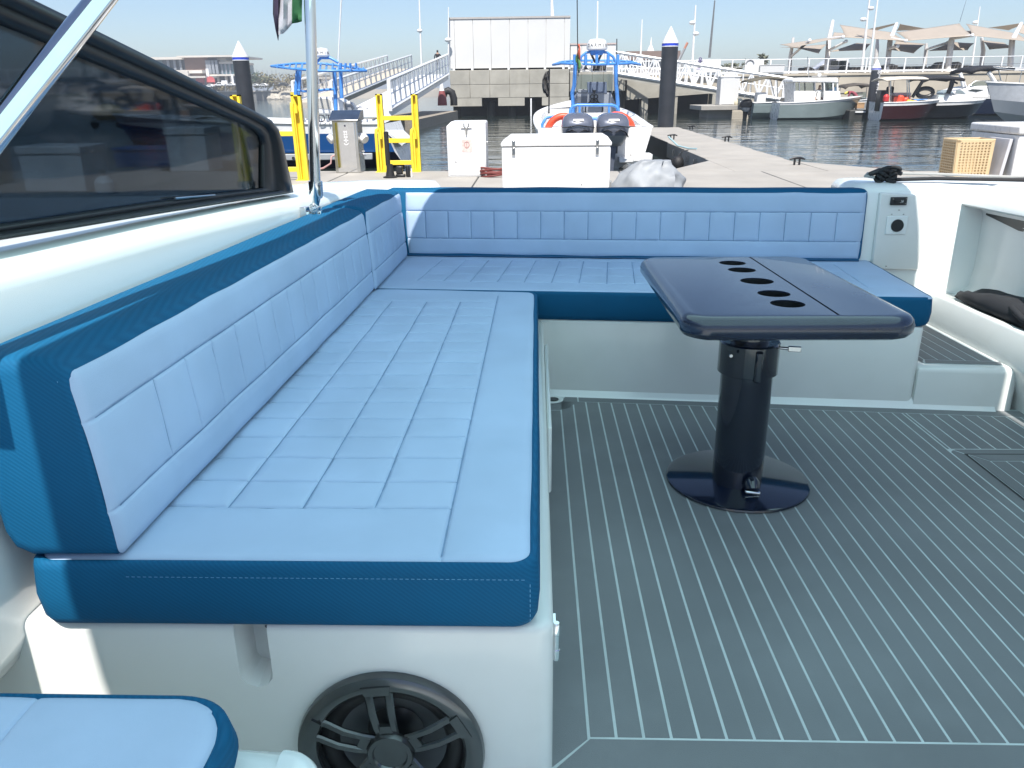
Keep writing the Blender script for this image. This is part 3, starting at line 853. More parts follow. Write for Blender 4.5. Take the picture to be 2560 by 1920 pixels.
build('foot_clip', MB().tube([(.806, 2.60, .055), (.806, 2.585, .05), (.806, 2.575, .035)], [.026, .03, .028], 12), BLACKG, tb_, smooth=40)
build('foot_latch', MB().box((.806, 2.570, .024), (.058, .016, .014), Matrix.Rotation(R(8), 3, 'Y')), CHROME, tb_, bevel=.006, seg=3)

# ------------------------------------------------------------------ loudspeaker in the seat base
sp = thing('loudspeaker', 'round black loudspeaker with three double spokes in white seat base', 'speaker', (SPK[0], 1.27, SPK[1] - SPK[2]), boat=True)
sx, sz, sr = SPK
rim = build('rim', MB().lathe(cap=False, prof=[(sr * .99, 1.272), (sr, 1.262), (sr * .985, 1.252), (sr * .93, 1.245), (sr * .86, 1.246), (sr * .80, 1.252), (sr * .77, 1.262), (sr * .765, 1.30), (sr * .8, 1.30)], n=64, c=(sx, 0, sz), axis='y'), GUN, sp, smooth=40)
build('surround', MB().lathe(cap=False, prof=[(sr * .79, 1.285), (sr * .72, 1.274), (sr * .64, 1.276), (sr * .58, 1.29), (sr * .57, 1.33), (sr * .8, 1.33)], n=48, c=(sx, 0, sz), axis='y'), RUBBER, sp, smooth=60)
build('cone', MB().lathe(cap=False, prof=[(sr * .60, 1.288), (sr * .30, 1.325), (sr * .28, 1.33), (sr * .6, 1.34)], n=48, c=(sx, 0, sz), axis='y'), CONE, sp, smooth=60)
build('dust_cap', MB().lathe([(sr * .31, 1.322), (sr * .2, 1.312), (.001, 1.308)], 32, (sx, 0, sz), 'y'), BLACK, sp, smooth=60)
hub = build('hub', MB().lathe([(sr * .24, 1.268), (sr * .255, 1.256), (sr * .235, 1.247), (sr * .19, 1.247), (sr * .175, 1.252), (.001, 1.2525)], 40, (sx, 0, sz), 'y'), GUN, sp, smooth=35)
for ang in (96, 28, 158, 226, 312):
    s_ = MB()
    ca, sa = math.cos(R(ang)), math.sin(R(ang))
    def q3(rad, off, y): return (sx + rad * ca - off * sa, y, sz + rad * sa + off * ca)
    for off in (-.021, .021):
        P = []
        for rad in (.20, .35, .55, .75, .90):
            yb = 1.258 - .012 * math.sin((rad - .2) / .7 * math.pi) - (.008 if rad > .8 else 0)
            w = .0075 + .002 * rad
            of = off * (.75 + .35 * rad)
            P.append([q3(rad * sr, of - w, yb + .004), q3(rad * sr, of - w * .6, yb), q3(rad * sr, of + w * .6, yb), q3(rad * sr, of + w, yb + .004), q3(rad * sr, of, yb + .016)])
        s_.loft(P)
    s_.loft([[q3(.80 * sr, -.025, 1.252), q3(.80 * sr, .025, 1.252), q3(.80 * sr, .025, 1.243), q3(.80 * sr, -.025, 1.243)], [q3(.91 * sr, -.031, 1.252), q3(.91 * sr, .031, 1.252), q3(.91 * sr, .031, 1.2415), q3(.91 * sr, -.031, 1.2415)]])
    s_.loft([[q3(.26 * sr, -.014, 1.262), q3(.26 * sr, .014, 1.262), q3(.26 * sr, .014, 1.254), q3(.26 * sr, -.014, 1.254)], [q3(.36 * sr, -.016, 1.262), q3(.36 * sr, .016, 1.262), q3(.36 * sr, .016, 1.253), q3(.36 * sr, -.016, 1.253)]])
    build('spoke', s_, GUN, sp, smooth=40)

# ------------------------------------------------------------------ things lying on the boat
cl_ = thing('cleat', 'black mooring cleat wound with rope on the right gunwale', 'cleat', (1.99, 4.55, .985), boat=True)
build('cleat_body', MB().tube([(1.90, 4.55, 1.03), (1.95, 4.55, 1.045), (2.03, 4.55, 1.045), (2.08, 4.55, 1.03)], [.012, .018, .018, .012], 10).tube([(1.965, 4.55, .98), (1.965, 4.55, 1.04)], .016, 8).tube([(2.015, 4.55, .98), (2.015, 4.55, 1.04)], .016, 8), BLACK, cl_, smooth=60)
rp = MB()
for k in range(5):
    pts = []
    for i in range(22):
        a = 2 * math.pi * i / 22
        pts.append((1.99 + .052 * math.cos(a) + .005 * k, 4.55 + .03 * math.sin(a) * math.cos(a) * 2 + .012 * math.sin(a + k), 1.0 + .014 * k + .012 * math.sin(2 * a + k)))
    rp.tube(pts, .010, 7, closed=True)
build('rope_turns', rp, ROPEK, cl_, smooth=60)
def gline(pts, r, name, label, m):
    return build(name, MB().tube(pts, r, 8), m, None, label, 'rope', boat=True, smooth=60)
gline([(1.93, 4.55, 1.012), (1.88, 4.56, 1.02), (1.91, 4.60, 1.03), (2.1, 4.6, 1.028), (2.3, 4.62, 1.022), (2.75, 4.66, 1.0), (3.3, 4.7, .985)], .0085, 'mooring_rope', 'grey mooring rope looped at the cleat, upper of two', ROPEW)
gline([(2.04, 4.52, 1.0), (2.25, 4.50, 1.006), (2.6, 4.46, 1.0), (3.2, 4.38, .985)], .010, 'mooring_rope', 'black mooring rope along right gunwale top, lower of two', ROPEK)
bag = thing('bag', 'black cloth bag with straps lying in the right side pocket', 'bag', (2.33, 3.9, .40), boat=True)
P = []
for i in range(15):
    t = i / 14; y = 4.32 - 1.05 * t; row = []
    w = .10 * (math.sin(math.pi * min(1, t * 1.15 + .05)) ** .5 if t < .85 else .35); hgt = .115 * math.sin(math.pi * (t * .9 + .06)) ** .7
    for k in range(14):
        a = 2 * math.pi * k / 14
        n_ = .018 * mnoise.noise(Vector((t * 7, math.cos(a) * 2, math.sin(a) * 2)))
        row.append((2.415 + (w + n_) * math.cos(a), y, .357 + max(0, hgt * (.45 + .55 * math.sin(a)) + n_ * 1.4)))
    P.append(row)
build('bag_body', MB().loft(P), CLOTHB, bag, smooth=70)
build('strap', MB().tube([(2.350, 3.75, 0.440), (2.320, 3.6, 0.420), (2.330, 3.42, 0.400), (2.390, 3.3, 0.395), (2.430, 3.42, 0.410), (2.420, 3.6, 0.430)], .016, 8), CLOTHB, bag, smooth=60)
build('strap', MB().tube([(2.390, 3.55, 0.440), (2.330, 3.35, 0.400), (2.360, 3.1, 0.390), (2.440, 2.95, 0.390)], .018, 8), CLOTHB, bag, smooth=60)

# ================================================================== DOCK
DZ = .5
def dfar(x): return 14.05 - .09 * x
dock = build('dock', MB().prism([(-30, 7.2), (16, 7.2), (16, dfar(16)), (-30, dfar(-30))], 'z', -.4, DZ - .004), DARKC, None, kind='structure', smooth=0, loc=(0, 10, 0))
# deck slabs with open joints
k = 0
xs_ = [-30 + 2.42 * i for i in range(20)]
for x0 in xs_:
    x1 = min(x0 + 2.40, 16)
    if x0 > 12: break
    build('dock_slab', MB().prism([(x0, 7.15), (x1, 7.15), (x1, 10.68), (x0, 10.68)], 'z', .14, DZ), DOCKC, dock, bevel=.012)
    build('dock_slab', MB().prism([(x0, 10.70), (x1, 10.70), (x1, dfar(x1) + .03), (x0, dfar(x0) + .03)], 'z', .14, DZ), DOCKC, dock, bevel=.012)
build('dock_edge_beam', MB().prism([(-30, dfar(-30) + .031), (3.4, dfar(3.4) + .031), (3.4, dfar(3.4) + .11), (-30, dfar(-30) + .11)], 'z', .22, DZ - .03), WOOD, dock, smooth=0)
build('dock_edge_beam', MB().prism([(5.3, dfar(5.3) + .031), (12, dfar(12) + .031), (12, dfar(12) + .11), (5.3, dfar(5.3) + .11)], 'z', .22, DZ - .03), WOOD, dock, smooth=0)
# side dock to the left of our boat, seen through the smoked window
sd = build('side_dock', MB().bb(-9.0, -2.35, -14, 7.1, -.4, DZ - .004), DARKC, None, kind='structure', smooth=0, loc=(-6, 0, 0))
for i in range(9):
    y0 = -14 + 2.35 * i
    build('dock_slab', MB().bb(-9.02, -5.70, y0, min(y0 + 2.32, 7.12), .14, DZ), DOCKC, sd, bevel=.012)
    build('dock_slab', MB().bb(-5.68, -2.33, y0, min(y0 + 2.32, 7.12), .14, DZ), DOCKC, sd, bevel=.012)
# finger pier with gussets
fp = build('finger_pier', MB().bb(3.52, 4.98, dfar(4) + .0, 29.9, -.3, DZ - .006), DARKC, None, kind='structure', smooth=0, loc=(4.2, 20, 0))
y = dfar(4.2) + .02
while y < 29.6:
    y1 = min(y + 2.6, 30.0)
    build('dock_slab', MB().bb(3.45 + (y - 14) * .012, 5.0 + (y - 14) * .018, y + .012, y1, .12, DZ - .002), DOCKC, fp, bevel=.012)
    y = y1
build('gusset', MB().prism([(2.25, dfar(2.25) + .033), (3.44, dfar(3.44) + .033), (3.44, 15.9)], 'z', .15, DZ - .003), DOCKC, fp, bevel=.01)
build('gusset', MB().prism([(5.02, dfar(5.02) + .033), (6.35, dfar(6.35) + .033), (5.04, 15.6)], 'z', .15, DZ - .003), DOCKC, fp, bevel=.01)
for yy in (16.3, 17.2, 18.1, 19.0, 19.9):
    build('side_bolt', MB().bb(3.40, 3.455, yy, yy + .05, .28, .42), STEEL, fp)
def dock_cleat(x, y, label):
    build('dock_cleat', MB().tube([(x - .14, y, DZ + .10), (x - .06, y, DZ + .125), (x + .06, y, DZ + .125), (x + .14, y, DZ + .10)], [.014, .022, .022, .014], 8).tube([(x - .045, y, DZ), (x - .045, y, DZ + .12)], .02, 8).tube([(x + .045, y, DZ), (x + .045, y, DZ + .12)], .02, 8), BLACK, None, label, 'cleat', 'dock cleats', smooth=60)
p = zm(6, 340, 505, 'z', DZ); dock_cleat(p.x - .08, p.y, 'small black dock cleat where finger pier meets the dock, right side')
p = zm(3, 2075, 1205, 'z', DZ); dock_cleat(p.x, p.y, 'dock cleat holding the blue line on finger pier edge')
p = zm(4, 575, 1490, 'z', DZ); dock_cleat(p.x, p.y - .2, 'dock cleat near the big dark pile on the finger pier')
p = zm(4, 1020, 1630, 'z', DZ); dock_cleat(p.x - .05, p.y, 'dock cleat on right edge halfway along the finger pier')

# ------------------------------------------------------------------ piles
def pile(cx, cy, r, ztop, label, tip=None, txt=None, zb_=-3):
    t = thing('mooring_pile', label, 'pile', (cx, cy, 0), 'dark mooring piles with white caps')
    build('shaft', MB().lathe([(r, zb_), (r, ztop)], 28, (cx, cy, 0)), PILE, t, smooth=40)
    build('blue_band', MB().lathe([(r * 1.012, ztop), (r * 1.012, ztop + r * .28)], 28, (cx, cy, 0)), ROYAL, t, smooth=40)
    build('white_ring', MB().lathe([(r * 1.016, ztop - r * .10), (r * 1.016, ztop - .001)], 28, (cx, cy, 0)), WHITEM, t, smooth=40)
    build('cap', MB().lathe([(r * 1.03, ztop + r * .281), (r * 1.03, ztop + r * .40), (r * .06, ztop + r * 2.15), (.001, ztop + r * 2.2)], 28, (cx, cy, 0)), WHITEP, t, smooth=40)
    return t
# right pile
pc = zy(4, 342, 600, 30.2); pr = (zy(4, 436, 600, 30.2).x - zy(4, 248, 600, 30.2).x) / 2
pile(pc.x, 30.2, pr, zy(4, 342, 530, 30.2).z, 'thick dark mooring pile with white cone cap at the finger pier end')
pc = zy(8, 1338, 330, 28.5); pr = (zy(8, 1448, 360, 28.5).x - zy(8, 1230, 360, 28.5).x) / 2
pile(pc.x, 28.5, pr, zy(8, 1338, 330, 28.5).z, 'dark mooring pile with white cone cap behind the black window frame')
pc = zy(5, 750, 700, 50); pr = (zy(5, 795, 700, 50).x - zy(5, 708, 700, 50).x) / 2
t = pile(pc.x, 50, pr, zy(5, 750, 688, 50).z, 'dark pile with white vertical numbers between the far boats')
zt_ = zy(5, 750, 700, 50).z
for i, s in enumerate(['80', '2', '1', '4', '2', '4']):
    z = zy(5, 750, 715 + 40 * i, 50).z
    text(s, .27, WHITEI, Matrix.Translation((pc.x + .12, 50 - pr - .03, z)) @ Matrix.Rotation(R(90), 4, 'X'), t)

# ------------------------------------------------------------------ big dock box
def dbox(name, label, x0, x1, y0, y1, h, lid, group=None, latches=(), chamf=.12, cat='box'):
    t = thing(name, label, cat, ((x0 + x1) / 2, y0, DZ), group)
    build('bin', MB().bb(x0 + .012, x1 - .012, y0 + .012, y1 - .012, DZ, DZ + h - lid), WHITEP, t, bevel=.02, seg=3)
    z0 = DZ + h - lid + .006
    poly = [(x0, z0), (x1, z0), (x1, z0 + lid * .35), (x1 - chamf * .55, z0 + lid), (x0 + chamf, z0 + lid), (x0, z0 + lid * .35)]
    build('lid', MB().prism(poly, 'y', y0, y1), WHITEP, t, bevel=.015, seg=3)
    for lx in latches:
        la = build('latch', MB().bb(lx - .022, lx + .022, y0 - .012, y0 + .01, z0 - .105, z0 - .012), STEEL, t, bevel=.004)
        build('latch_hook', MB().bb(lx - .022, lx + .022, y0 - .012, y0 + .002, z0 + .008, z0 + .075), STEEL, la, bevel=.004)
        build('latch_bow', MB().tube([(lx - .015, y0 - .016, z0 - .04), (lx - .015, y0 - .018, z0 + .04), (lx + .015, y0 - .018, z0 + .04), (lx + .015, y0 - .016, z0 - .04)], .004, 6), STEEL, la)
    return t
t = dbox('dock_box', 'large white dock box with two steel latches behind the sofa', -.47, .99, 10.5, 11.25, .775, .125, None, (-.30, .80))
build('keyhole', MB().lathe([(.008, 10.508), (.008, 10.515)], 8, (.60, 0, .66), 'y'), BLACK, t)
build('hinge_side', MB().bb(.985, 1.005, 10.53, 10.60, .56, .70), STEEL, t, bevel=.003)
# tall white cabinet
a = zm(2, 1800, 1530, 'z', DZ); b = zm(2, 2130, 1530, 'z', DZ)
zt_ = zy(2, 1960, 1050, a.y).z
t = thing('dock_cabinet', 'upright white cabinet with metal handle and square sticker on the dock', 'cabinet', ((a.x + b.x) / 2, a.y, DZ))
build('cabinet_body', MB().prism([(a.x, DZ), (b.x, DZ), (b.x, zt_ - .02), (b.x - .02, zt_), (a.x + .085, zt_), (a.x, zt_ - .07)], 'y', a.y, a.y + .6), WHITEP, t, bevel=.012, seg=2)
build('door_panel', MB().bb(a.x + .018, b.x - .018, a.y - .008, a.y + .004, DZ + .03, zt_ - .10), WHITEP, t, bevel=.006)
hc = zy(2, 1955, 1105, a.y - .01)
h_ = MB()
for s in (-1, 1):
    h_.tube([(hc.x, a.y - .02, hc.z - .02), (hc.x + s * .035, a.y - .025, hc.z + .02), (hc.x + s * .04, a.y - .022, hc.z + .07)], .010, 7)
    h_.tube([(hc.x + s * .02, a.y - .022, hc.z), (hc.x + s * .09, a.y - .02, hc.z + .004)], .008, 7)
h_.tube([(hc.x, a.y - .02, hc.z), (hc.x, a.y - .022, hc.z - .11)], [.022, .012], 8)
build('metal_handle', h_, STEEL, t, smooth=60)
sc_ = zy(2, 1960, 1262, a.y - .01)
stk = build('sticker', MB().prism([(sc_.x - .085, sc_.z - .095), (sc_.x + .075, sc_.z - .10), (sc_.x + .09, sc_.z - .07), (sc_.x + .088, sc_.z + .10), (sc_.x - .088, sc_.z + .105)], 'y', a.y - .0115, a.y - .0085), mat('faded_sticker', (.62, .50, .46), .7, var=.2, vs=40), t, smooth=0)
build('anchor_emblem', MB().tube([(sc_.x + .04 * math.cos(R(q)), a.y - .013, sc_.z + .02 + .05 * math.sin(R(q))) for q in range(0, 361, 30)], .0045, 5).tube([(sc_.x, a.y - .013, sc_.z + .06), (sc_.x, a.y - .013, sc_.z - .03)], .004, 5).tube([(sc_.x + .03 * math.cos(R(q)), a.y - .013, sc_.z + .0 + .03 * math.sin(R(q))) for q in range(200, 341, 20)], .004, 5), mat('faded_print', (.42, .22, .2), .7), stk)
mk = zy(2, 1865, 1402, a.y - .01)
build('paint_chip', MB().box((mk.x, a.y - .0095, mk.z), (.012, .002, .03), Matrix.Rotation(R(-35), 3, 'Y')), INK, t)
build('padlock', MB().bb(b.x - .005, b.x + .03, a.y + .05, a.y + .08, DZ + .50, DZ + .56), STEEL, t, bevel=.006)
# coiled hose between the boxes
def coil(cx, cy, r, n, rad, m, label, name='hose', z=DZ, sq=.7):
    pts = []
    for i in range(n * 16):
        a = 2 * math.pi * i / 16
        pts.append((cx + r * (1 - .05 * math.sin(a * .37)) * math.cos(a), cy + r * sq * math.sin(a), z + rad + rad * 1.5 * i / 16 * .8 + .02 * math.sin(a * 1.3)))
    return build(name, MB().tube(pts, rad, 7), m, None, label, name, smooth=60)
p = zm(3, 545, 1525, 'z', DZ); coil(p.x, p.y, .24, 6, .017, ROPER, 'dark red coiled hose on dock between white cabinet and dock box')
# small grey-cloth covered item
p = zm(3, 1760, 1640, 'z', DZ)
cov = MB(); P = []
cx, cy = 1.58, 11.3
for i in range(18):
    t = i / 17; row = []
    for k in range(28):
        a = 2 * math.pi * k / 28
        rx, ry = .50 - .30 * t ** 1.4, .42 - .27 * t ** 1.4
        n_ = mnoise.noise(Vector((math.cos(a) * 2.2, math.sin(a) * 2.2, t * 2))) * .14 * (1 - t * .3) + mnoise.noise(Vector((math.cos(a) * 6, math.sin(a) * 6, t * 3 + 7))) * .05
        row.append((cx + (rx + n_) * math.cos(a) + .12 * t, cy + (ry + n_) * math.sin(a), DZ + .40 * t ** .8 + .04 * n_))
    P.append(row)
cov.loft(P)
TARP = mat('pale_grey_tarp', (.27, .29, .31), .6, var=.12, vs=6, bump=.5, bs=40)
build('covered_gear', cov, TARP, None, 'low gear wrapped in pale grey tarpaulin beside the dock box', 'tarp', smooth=70)
# ------------------------------------------------------------------ service pedestal
a = zm(2, 830, 1497, 'z', DZ); b = zm(2, 1030, 1497, 'z', DZ)
py = a.y; x0, x1 = a.x, b.x + .02; d = .42
zt_ = zy(2, 930, 1045, py).z
t = thing('service_pedestal', 'stainless steel service pedestal with white markings between the yellow ladders', 'pedestal', ((x0 + x1) / 2, py, DZ))
build('pedestal_body', MB().bb(x0, x1, py, py + d, DZ, zt_), STEEL, t, bevel=.012)
build('front_panel', MB().bb(x0 + .05, x1 - .05, py - .006, py + .002, DZ + .02, zt_ - .02), CHROME, t, bevel=.004)
build('pedestal_lid', MB().prism([(py - .05, zt_ + .002), (py + d + .03, zt_ + .002), (py + d + .03, zt_ + .17), (py + d * .55, zt_ + .17), (py - .05, zt_ + .02)], 'x', x0 - .035, x1 + .035), STEEL, t, bevel=.008)
for s in (-1, 1):
    xx = (x0 if s < 0 else x1) + s * .07; z = zy(2, 930, 1200, py).z
    so = build('power_socket', MB().tube([(xx - s * .07, py + .2, z + .02), (xx - s * .02, py + .17, z + .01)], [.075, .075], 14), WHITEP, t, smooth=40)
    build('socket_cap', MB().tube([(xx - s * .02, py + .17, z + .01), (xx + s * .035, py + .13, z - .03)], [.085, .075], 14), WHITEP, so, smooth=40, bevel=.006)
z = zy(2, 930, 1330, py).z
build('water_tap', MB().tube([(x1, py + .15, z), (x1 + .05, py + .13, z), (x1 + .09, py + .12, z - .045)], [.016, .014, .012], 8).box((x1 + .05, py + .13, z + .035), (.05, .012, .018)), CHROME, t, smooth=50)
build('hose_tail', MB().tube([(x0, py + .1, z - .02), (x0 - .07, py + .05, z - .05), (x0 - .08, py + .02, z - .16), (x0 - .22, py, z - .24), (x0 - .40, py, z - .27)], .017, 8), mat('pink_hose', (.42, .25, .24), .5), t, smooth=60)
mz = zy(2, 915, 1190, py).z; mxx = zy(2, 915, 1190, py).x
g_ = []
for dz in (.10, .055, .012):
    g_.append(MB().box((mxx - .018, py - .0085, mz + dz), (.022, .002, .026)))
    g_.append(MB().box((mxx + .018, py - .0085, mz + dz), (.022, .002, .026)))
g_.append(MB().box((mxx, py - .0085, mz - .045), (.075, .002, .014)))
g_.append(MB().box((mxx, py - .0085, mz - .045), (.014, .002, .07)))
g_.append(MB().tube([(mxx + .038 * math.cos(R(q)), py - .0085, mz - .085 + .034 * math.sin(R(q))) for q in range(190, 351, 20)], .006, 5))
for g in g_:
    build('white_mark', g, WHITEI, t, smooth=0)
build('top_emblem', MB().lathe([(.018, py - .0085), (.018, py - .006)], 6, (mxx, 0, zt_ - .08), 'y'), INK, t)

# ------------------------------------------------------------------ yellow ladders
def ladder(n, xL, xR, ytop, ybot, rungs, hoopx, hooptop, Y, label, w=.05):
    bx = zy(n, (xL + xR) / 2, ybot, Y)
    t = thing('dock_ladder', label, 'ladder', (bx.x, Y, DZ), 'yellow dock ladders')
    for xx, hx in ((xL, hoopx[0]), (xR, hoopx[1])):
        X = zy(n, xx, ybot - 100, Y).x; zt = zy(n, xx, ytop, Y).z
        build('upright', MB().bb(X - w, X - w * .45, Y - .035, Y + .06, DZ, zt).bb(X + w * .45, X + w, Y - .035, Y + .06, DZ, zt).bb(X - w, X + w, Y + .045, Y + .062, DZ, zt).bb(X - w, X + w, Y - .035, Y + .06, zt - .02, zt), YELLOW, t, smooth=0)
        HX = zy(n, hx, ybot - 100, Y).x; zh = zy(n, hx, hooptop, Y).z
        build('grab_hoop', MB().tube([(HX, Y - .04, DZ), (HX, Y - .04, zh - .13), (HX + (X - HX) * .12, Y - .04, zh - .05), (HX + (X - HX) * .5, Y - .035, zh), (X - w * .2, Y - .02, zh - .09), (X - w * .2, Y - .02, zh - .2)], .028, 8), YELLOW, t, smooth=60)
        build('foot_plate', MB().bb(min(X, HX) - .05, max(X, HX) + .05, Y - .08, Y + .08, DZ, DZ + .012), YELLOW, t)
    XL, XR = zy(n, xL, ybot - 100, Y).x, zy(n, xR, ybot - 100, Y).x
    for ry in rungs:
        z = zy(n, (xL + xR) / 2, ry, Y).z
        build('rung', MB().bb(XL + w * .9, XR - w * .9, Y - .02, Y + .03, z - .038, z + .038), YELLOW, t, bevel=.006)
    return t
ladder(2, 1238, 1535, 812, 1485, (1020, 1215, 1405), (1195, 1495), 1098, 14.15, 'yellow dock ladder with three rungs right of the steel pedestal', .055)
ladder(1, 1695, 2100, 655, 1280, (925, 1172), (1660, 2068), 690, 12.9, 'yellow dock ladder partly behind the polished pole', .075)
t = thing('dock_ladder', 'thin yellow ladder posts standing behind the left blue boat top', 'ladder', (zy(9, 640, 400, 27).x, 27, 0), 'yellow dock ladders')
for xx in (618, 655):
    a, b = zy(9, xx - 8, 70, 27), zy(9, xx + 18, 460, 27)
    build('upright', MB().tube([(b.x, 27, .2), a], .035, 8), YELLOW, t)
build('rung', MB().tube([zy(9, 630, 250, 27), zy(9, 668, 250, 27)], .03, 6), YELLOW, t)

# ------------------------------------------------------------------ black bollard post and roller
p = zm(2, 1300, 1535, 'z', DZ); zt_ = zy(2, 1285, 1142, p.y).z
t = thing('bollard', 'slim black post with flared rubber foot on the dock edge', 'bollard', (p.x, p.y, DZ))
build('foot', MB().lathe([(.12, DZ), (.12, DZ + .018), (.075, DZ + .03), (.055, DZ + .15), (.05, DZ + .22)], 20, (p.x, p.y, 0)), RUBBER, t)
build('post', MB().lathe([(.04, DZ + .2), (.04, zt_), (.02, zt_ + .01)], 16, (p.x - .025, p.y, 0)), RUBBER, t)
p = zm(2, 1410, 1530, 'z', DZ)
t = thing('fairlead', 'small black rope roller beside the slim black post', 'fairlead', (p.x, p.y, DZ))
build('bracket', MB().bb(p.x - .12, p.x + .04, p.y - .05, p.y + .05, DZ, DZ + .05).bb(p.x - .11, p.x - .0, p.y - .04, p.y + .04, DZ + .05, DZ + .18), BLACK, t, bevel=.015)
build('roller', MB().lathe([(.03, DZ), (.038, DZ + .02), (.038, DZ + .17), (.028, DZ + .19)], 14, (p.x + .09, p.y - .02, 0)), BLACK, t)
build('roller_pin', MB().lathe([(.012, DZ), (.012, DZ + .14)], 8, (p.x + .15, p.y - .02, 0)), WHITEP, t)
# ------------------------------------------------------------------ right: basket, board, box
WICK = mat('tan_plastic', (.60, .46, .27), .5, var=.06, vs=9)
by = 12.45
P0 = zy(6, 1600, 610, by); P1 = zy(6, 1890, 615, by); T0 = zy(6, 1640, 300, by); T1 = zy(6, 1955, 300, by)
t = thing('slatted_crate', 'tan plastic crate with a grid of square holes on the dock', 'crate', ((P0.x + P1.x) / 2, by, DZ))
zt_ = T0.z
def lattice(nx, nz, f):
    """bars of a wall with square holes; f(u,w) -> corner point, u along, w up"""
    mb = MB()
    def bar(u0, u1, w0, w1):
        q = [f(u0, w0), f(u1, w0), f(u1, w1), f(u0, w1)]
        n_ = (q[1] - q[0]).cross(q[3] - q[0]).normalized() * .012
        mb.add([a + n_ for a in q] + [a - n_ for a in q], [(0, 1, 2, 3), (7, 6, 5, 4), (0, 4, 5, 1), (1, 5, 6, 2), (2, 6, 7, 3), (3, 7, 4, 0)])
    bars = []
    for i in range(nx + 1):
        c = .07 + .86 * i / nx
        bars.append((max(0, c - .021) if i else 0, c + .021 if i < nx else 1, 0, 1))
    for j in range(nz + 1):
        c = .05 + .90 * j / nz
        bars.append((0, 1, 0 if j == 0 else c - .016, 1 if j == nz else c + .016))
    for k_, b in enumerate(bars):
        bar(*b)
    return mb
A0, A1 = Vector((P0.x, by, DZ + .01)), Vector((P1.x, by + .02, DZ + .01))
B0, B1 = Vector((T0.x, by, zt_)), Vector((T1.x, by + .02, zt_))
fr_ = lattice(9, 12, lambda u, w: A0.lerp(A1, u).lerp(B0.lerp(B1, u), w))
build('front_wall', fr_, WICK, t, smooth=0, kind='stuff')
C0 = Vector((zy(6, 1475, 590, by + .45).x, by + .42, DZ + .01)); D0 = Vector((zy(6, 1520, 290, by + .45).x, by + .42, zt_))
build('side_wall', lattice(6, 12, lambda u, w: A0.lerp(C0, u).lerp(B0.lerp(D0, u), w)), WICK, t, smooth=0, kind='stuff')
C1 = C0 + (A1 - A0); D1 = D0 + (B1 - B0)
build('back_wall', lattice(9, 12, lambda u, w: C0.lerp(C1, u).lerp(D0.lerp(D1, u), w)), WICK, t, smooth=0, kind='stuff')
build('side_wall', lattice(6, 12, lambda u, w: A1.lerp(C1, u).lerp(B1.lerp(D1, u), w)), WICK, t, smooth=0, kind='stuff')
build('floor_pan', MB().loft([[A0, A1, C1, C0], [v + Vector((0, 0, .02)) for v in (A0, A1, C1, C0)]]), WICK, t, smooth=0)
build('rim', MB().tube([B0, B1, D1, D0], .014, 6, closed=True), WICK, t, smooth=0)
q0, q1 = zy(6, 1925, 612, 12.5), zy(6, 2045, 285, 12.5)
build('leaning_board', MB().loft([[(q0.x - .02, 12.30, DZ), (q0.x + .03, 12.30, DZ), (q0.x + .03, 12.85, DZ), (q0.x - .02, 12.85, DZ)], [(q1.x - .03, 12.35, q1.z), (q1.x + .02, 12.35, q1.z), (q1.x + .02, 12.9, q1.z), (q1.x - .03, 12.9, q1.z)]]), mat('grey_panel', (.50, .50, .52), .5), None, 'thin grey board leaning on the white box at right', 'board', smooth=0, bevel=.006)
a = zy(6, 2050, 620, 12.25)
zt_ = zy(6, 2120, 180, 12.25).z
x0 = zy(6, 2125, 400, 12.25).x
t = thing('dock_box', 'tall white dock box cut off by right picture edge', 'box', (x0 + .7, 12.25, DZ))
build('bin', MB().bb(x0, x0 + 1.4, 12.25, 13.6, DZ, zt_ - .14), WHITEP, t, bevel=.02, seg=3)
build('lid', MB().bb(x0 - .03, x0 + 1.43, 12.22, 13.63, zt_ - .13, zt_), WHITEP, t, bevel=.03, seg=3)
# fender and blue line at finger corner
p = zy(3, 1975, 1330, 18.6)
t = thing('fender', 'dark round fender hanging at the finger pier corner', 'fender', (3.38, 18.4, 0))
build('fender_ball', MB().ball((3.27, 18.4, .22), (.15, .15, .18)), RUBBER, t, smooth=70)
build('fender_line', MB().tube([(3.27, 18.4, .38), (3.36, 18.4, .50), (3.5, 18.45, .515)], .012, 6), ROPEK, t)
build('blue_mooring_line', MB().tube([(3.22, 19.6, .75), (3.4, 19.3, .56), (3.6, 18.9, .52), (3.72, 18.6, .535)], .02, 6), mat('blue_rope', (.25, .38, .42), .8), None, 'pale blue line from centre boat stern to the finger pier', 'rope', smooth=60)
# ------------------------------------------------------------------ gear on the side dock, behind the smoked window
def through(px, py, z): return zm(1, px, py, 'z', z)
def boxat(name, label, pxl, pxr, pyb, pyt, m, depth=.7, cat='box', grp=None):
    a, b = through(pxl, pyb, DZ), through(pxr, pyb, DZ)
    zt = zy(1, (pxl + pxr) / 2, pyt, a.y).z
    t = thing(name, label, cat, ((a.x + b.x) / 2, a.y, DZ), grp)
    build('bin', MB().bb(a.x, b.x, a.y, a.y + depth, DZ, DZ + (zt - DZ) * .82), m, t, bevel=.02)
    build('lid', MB().bb(a.x - .02, b.x + .02, a.y - .02, a.y + depth + .02, DZ + (zt - DZ) * .825, zt), m, t, bevel=.02)
BLUEBX = mat('blue_plastic_bin', (.02, .10, .30), .4)
boxat('dock_box', 'white box at lower left seen through the smoked window', 180, 590, 1330, 1010, WHITEP)
boxat('dock_box', 'upright white box seen through the smoked window, middle', 1180, 1440, 1190, 880, WHITEP)
boxat('storage_bin', 'blue bin seen through the smoked window', 800, 1180, 1160, 1020, BLUEBX, cat='bin')
p = through(735, 1340, DZ)
zt_ = zy(1, 735, 1200, p.y).z
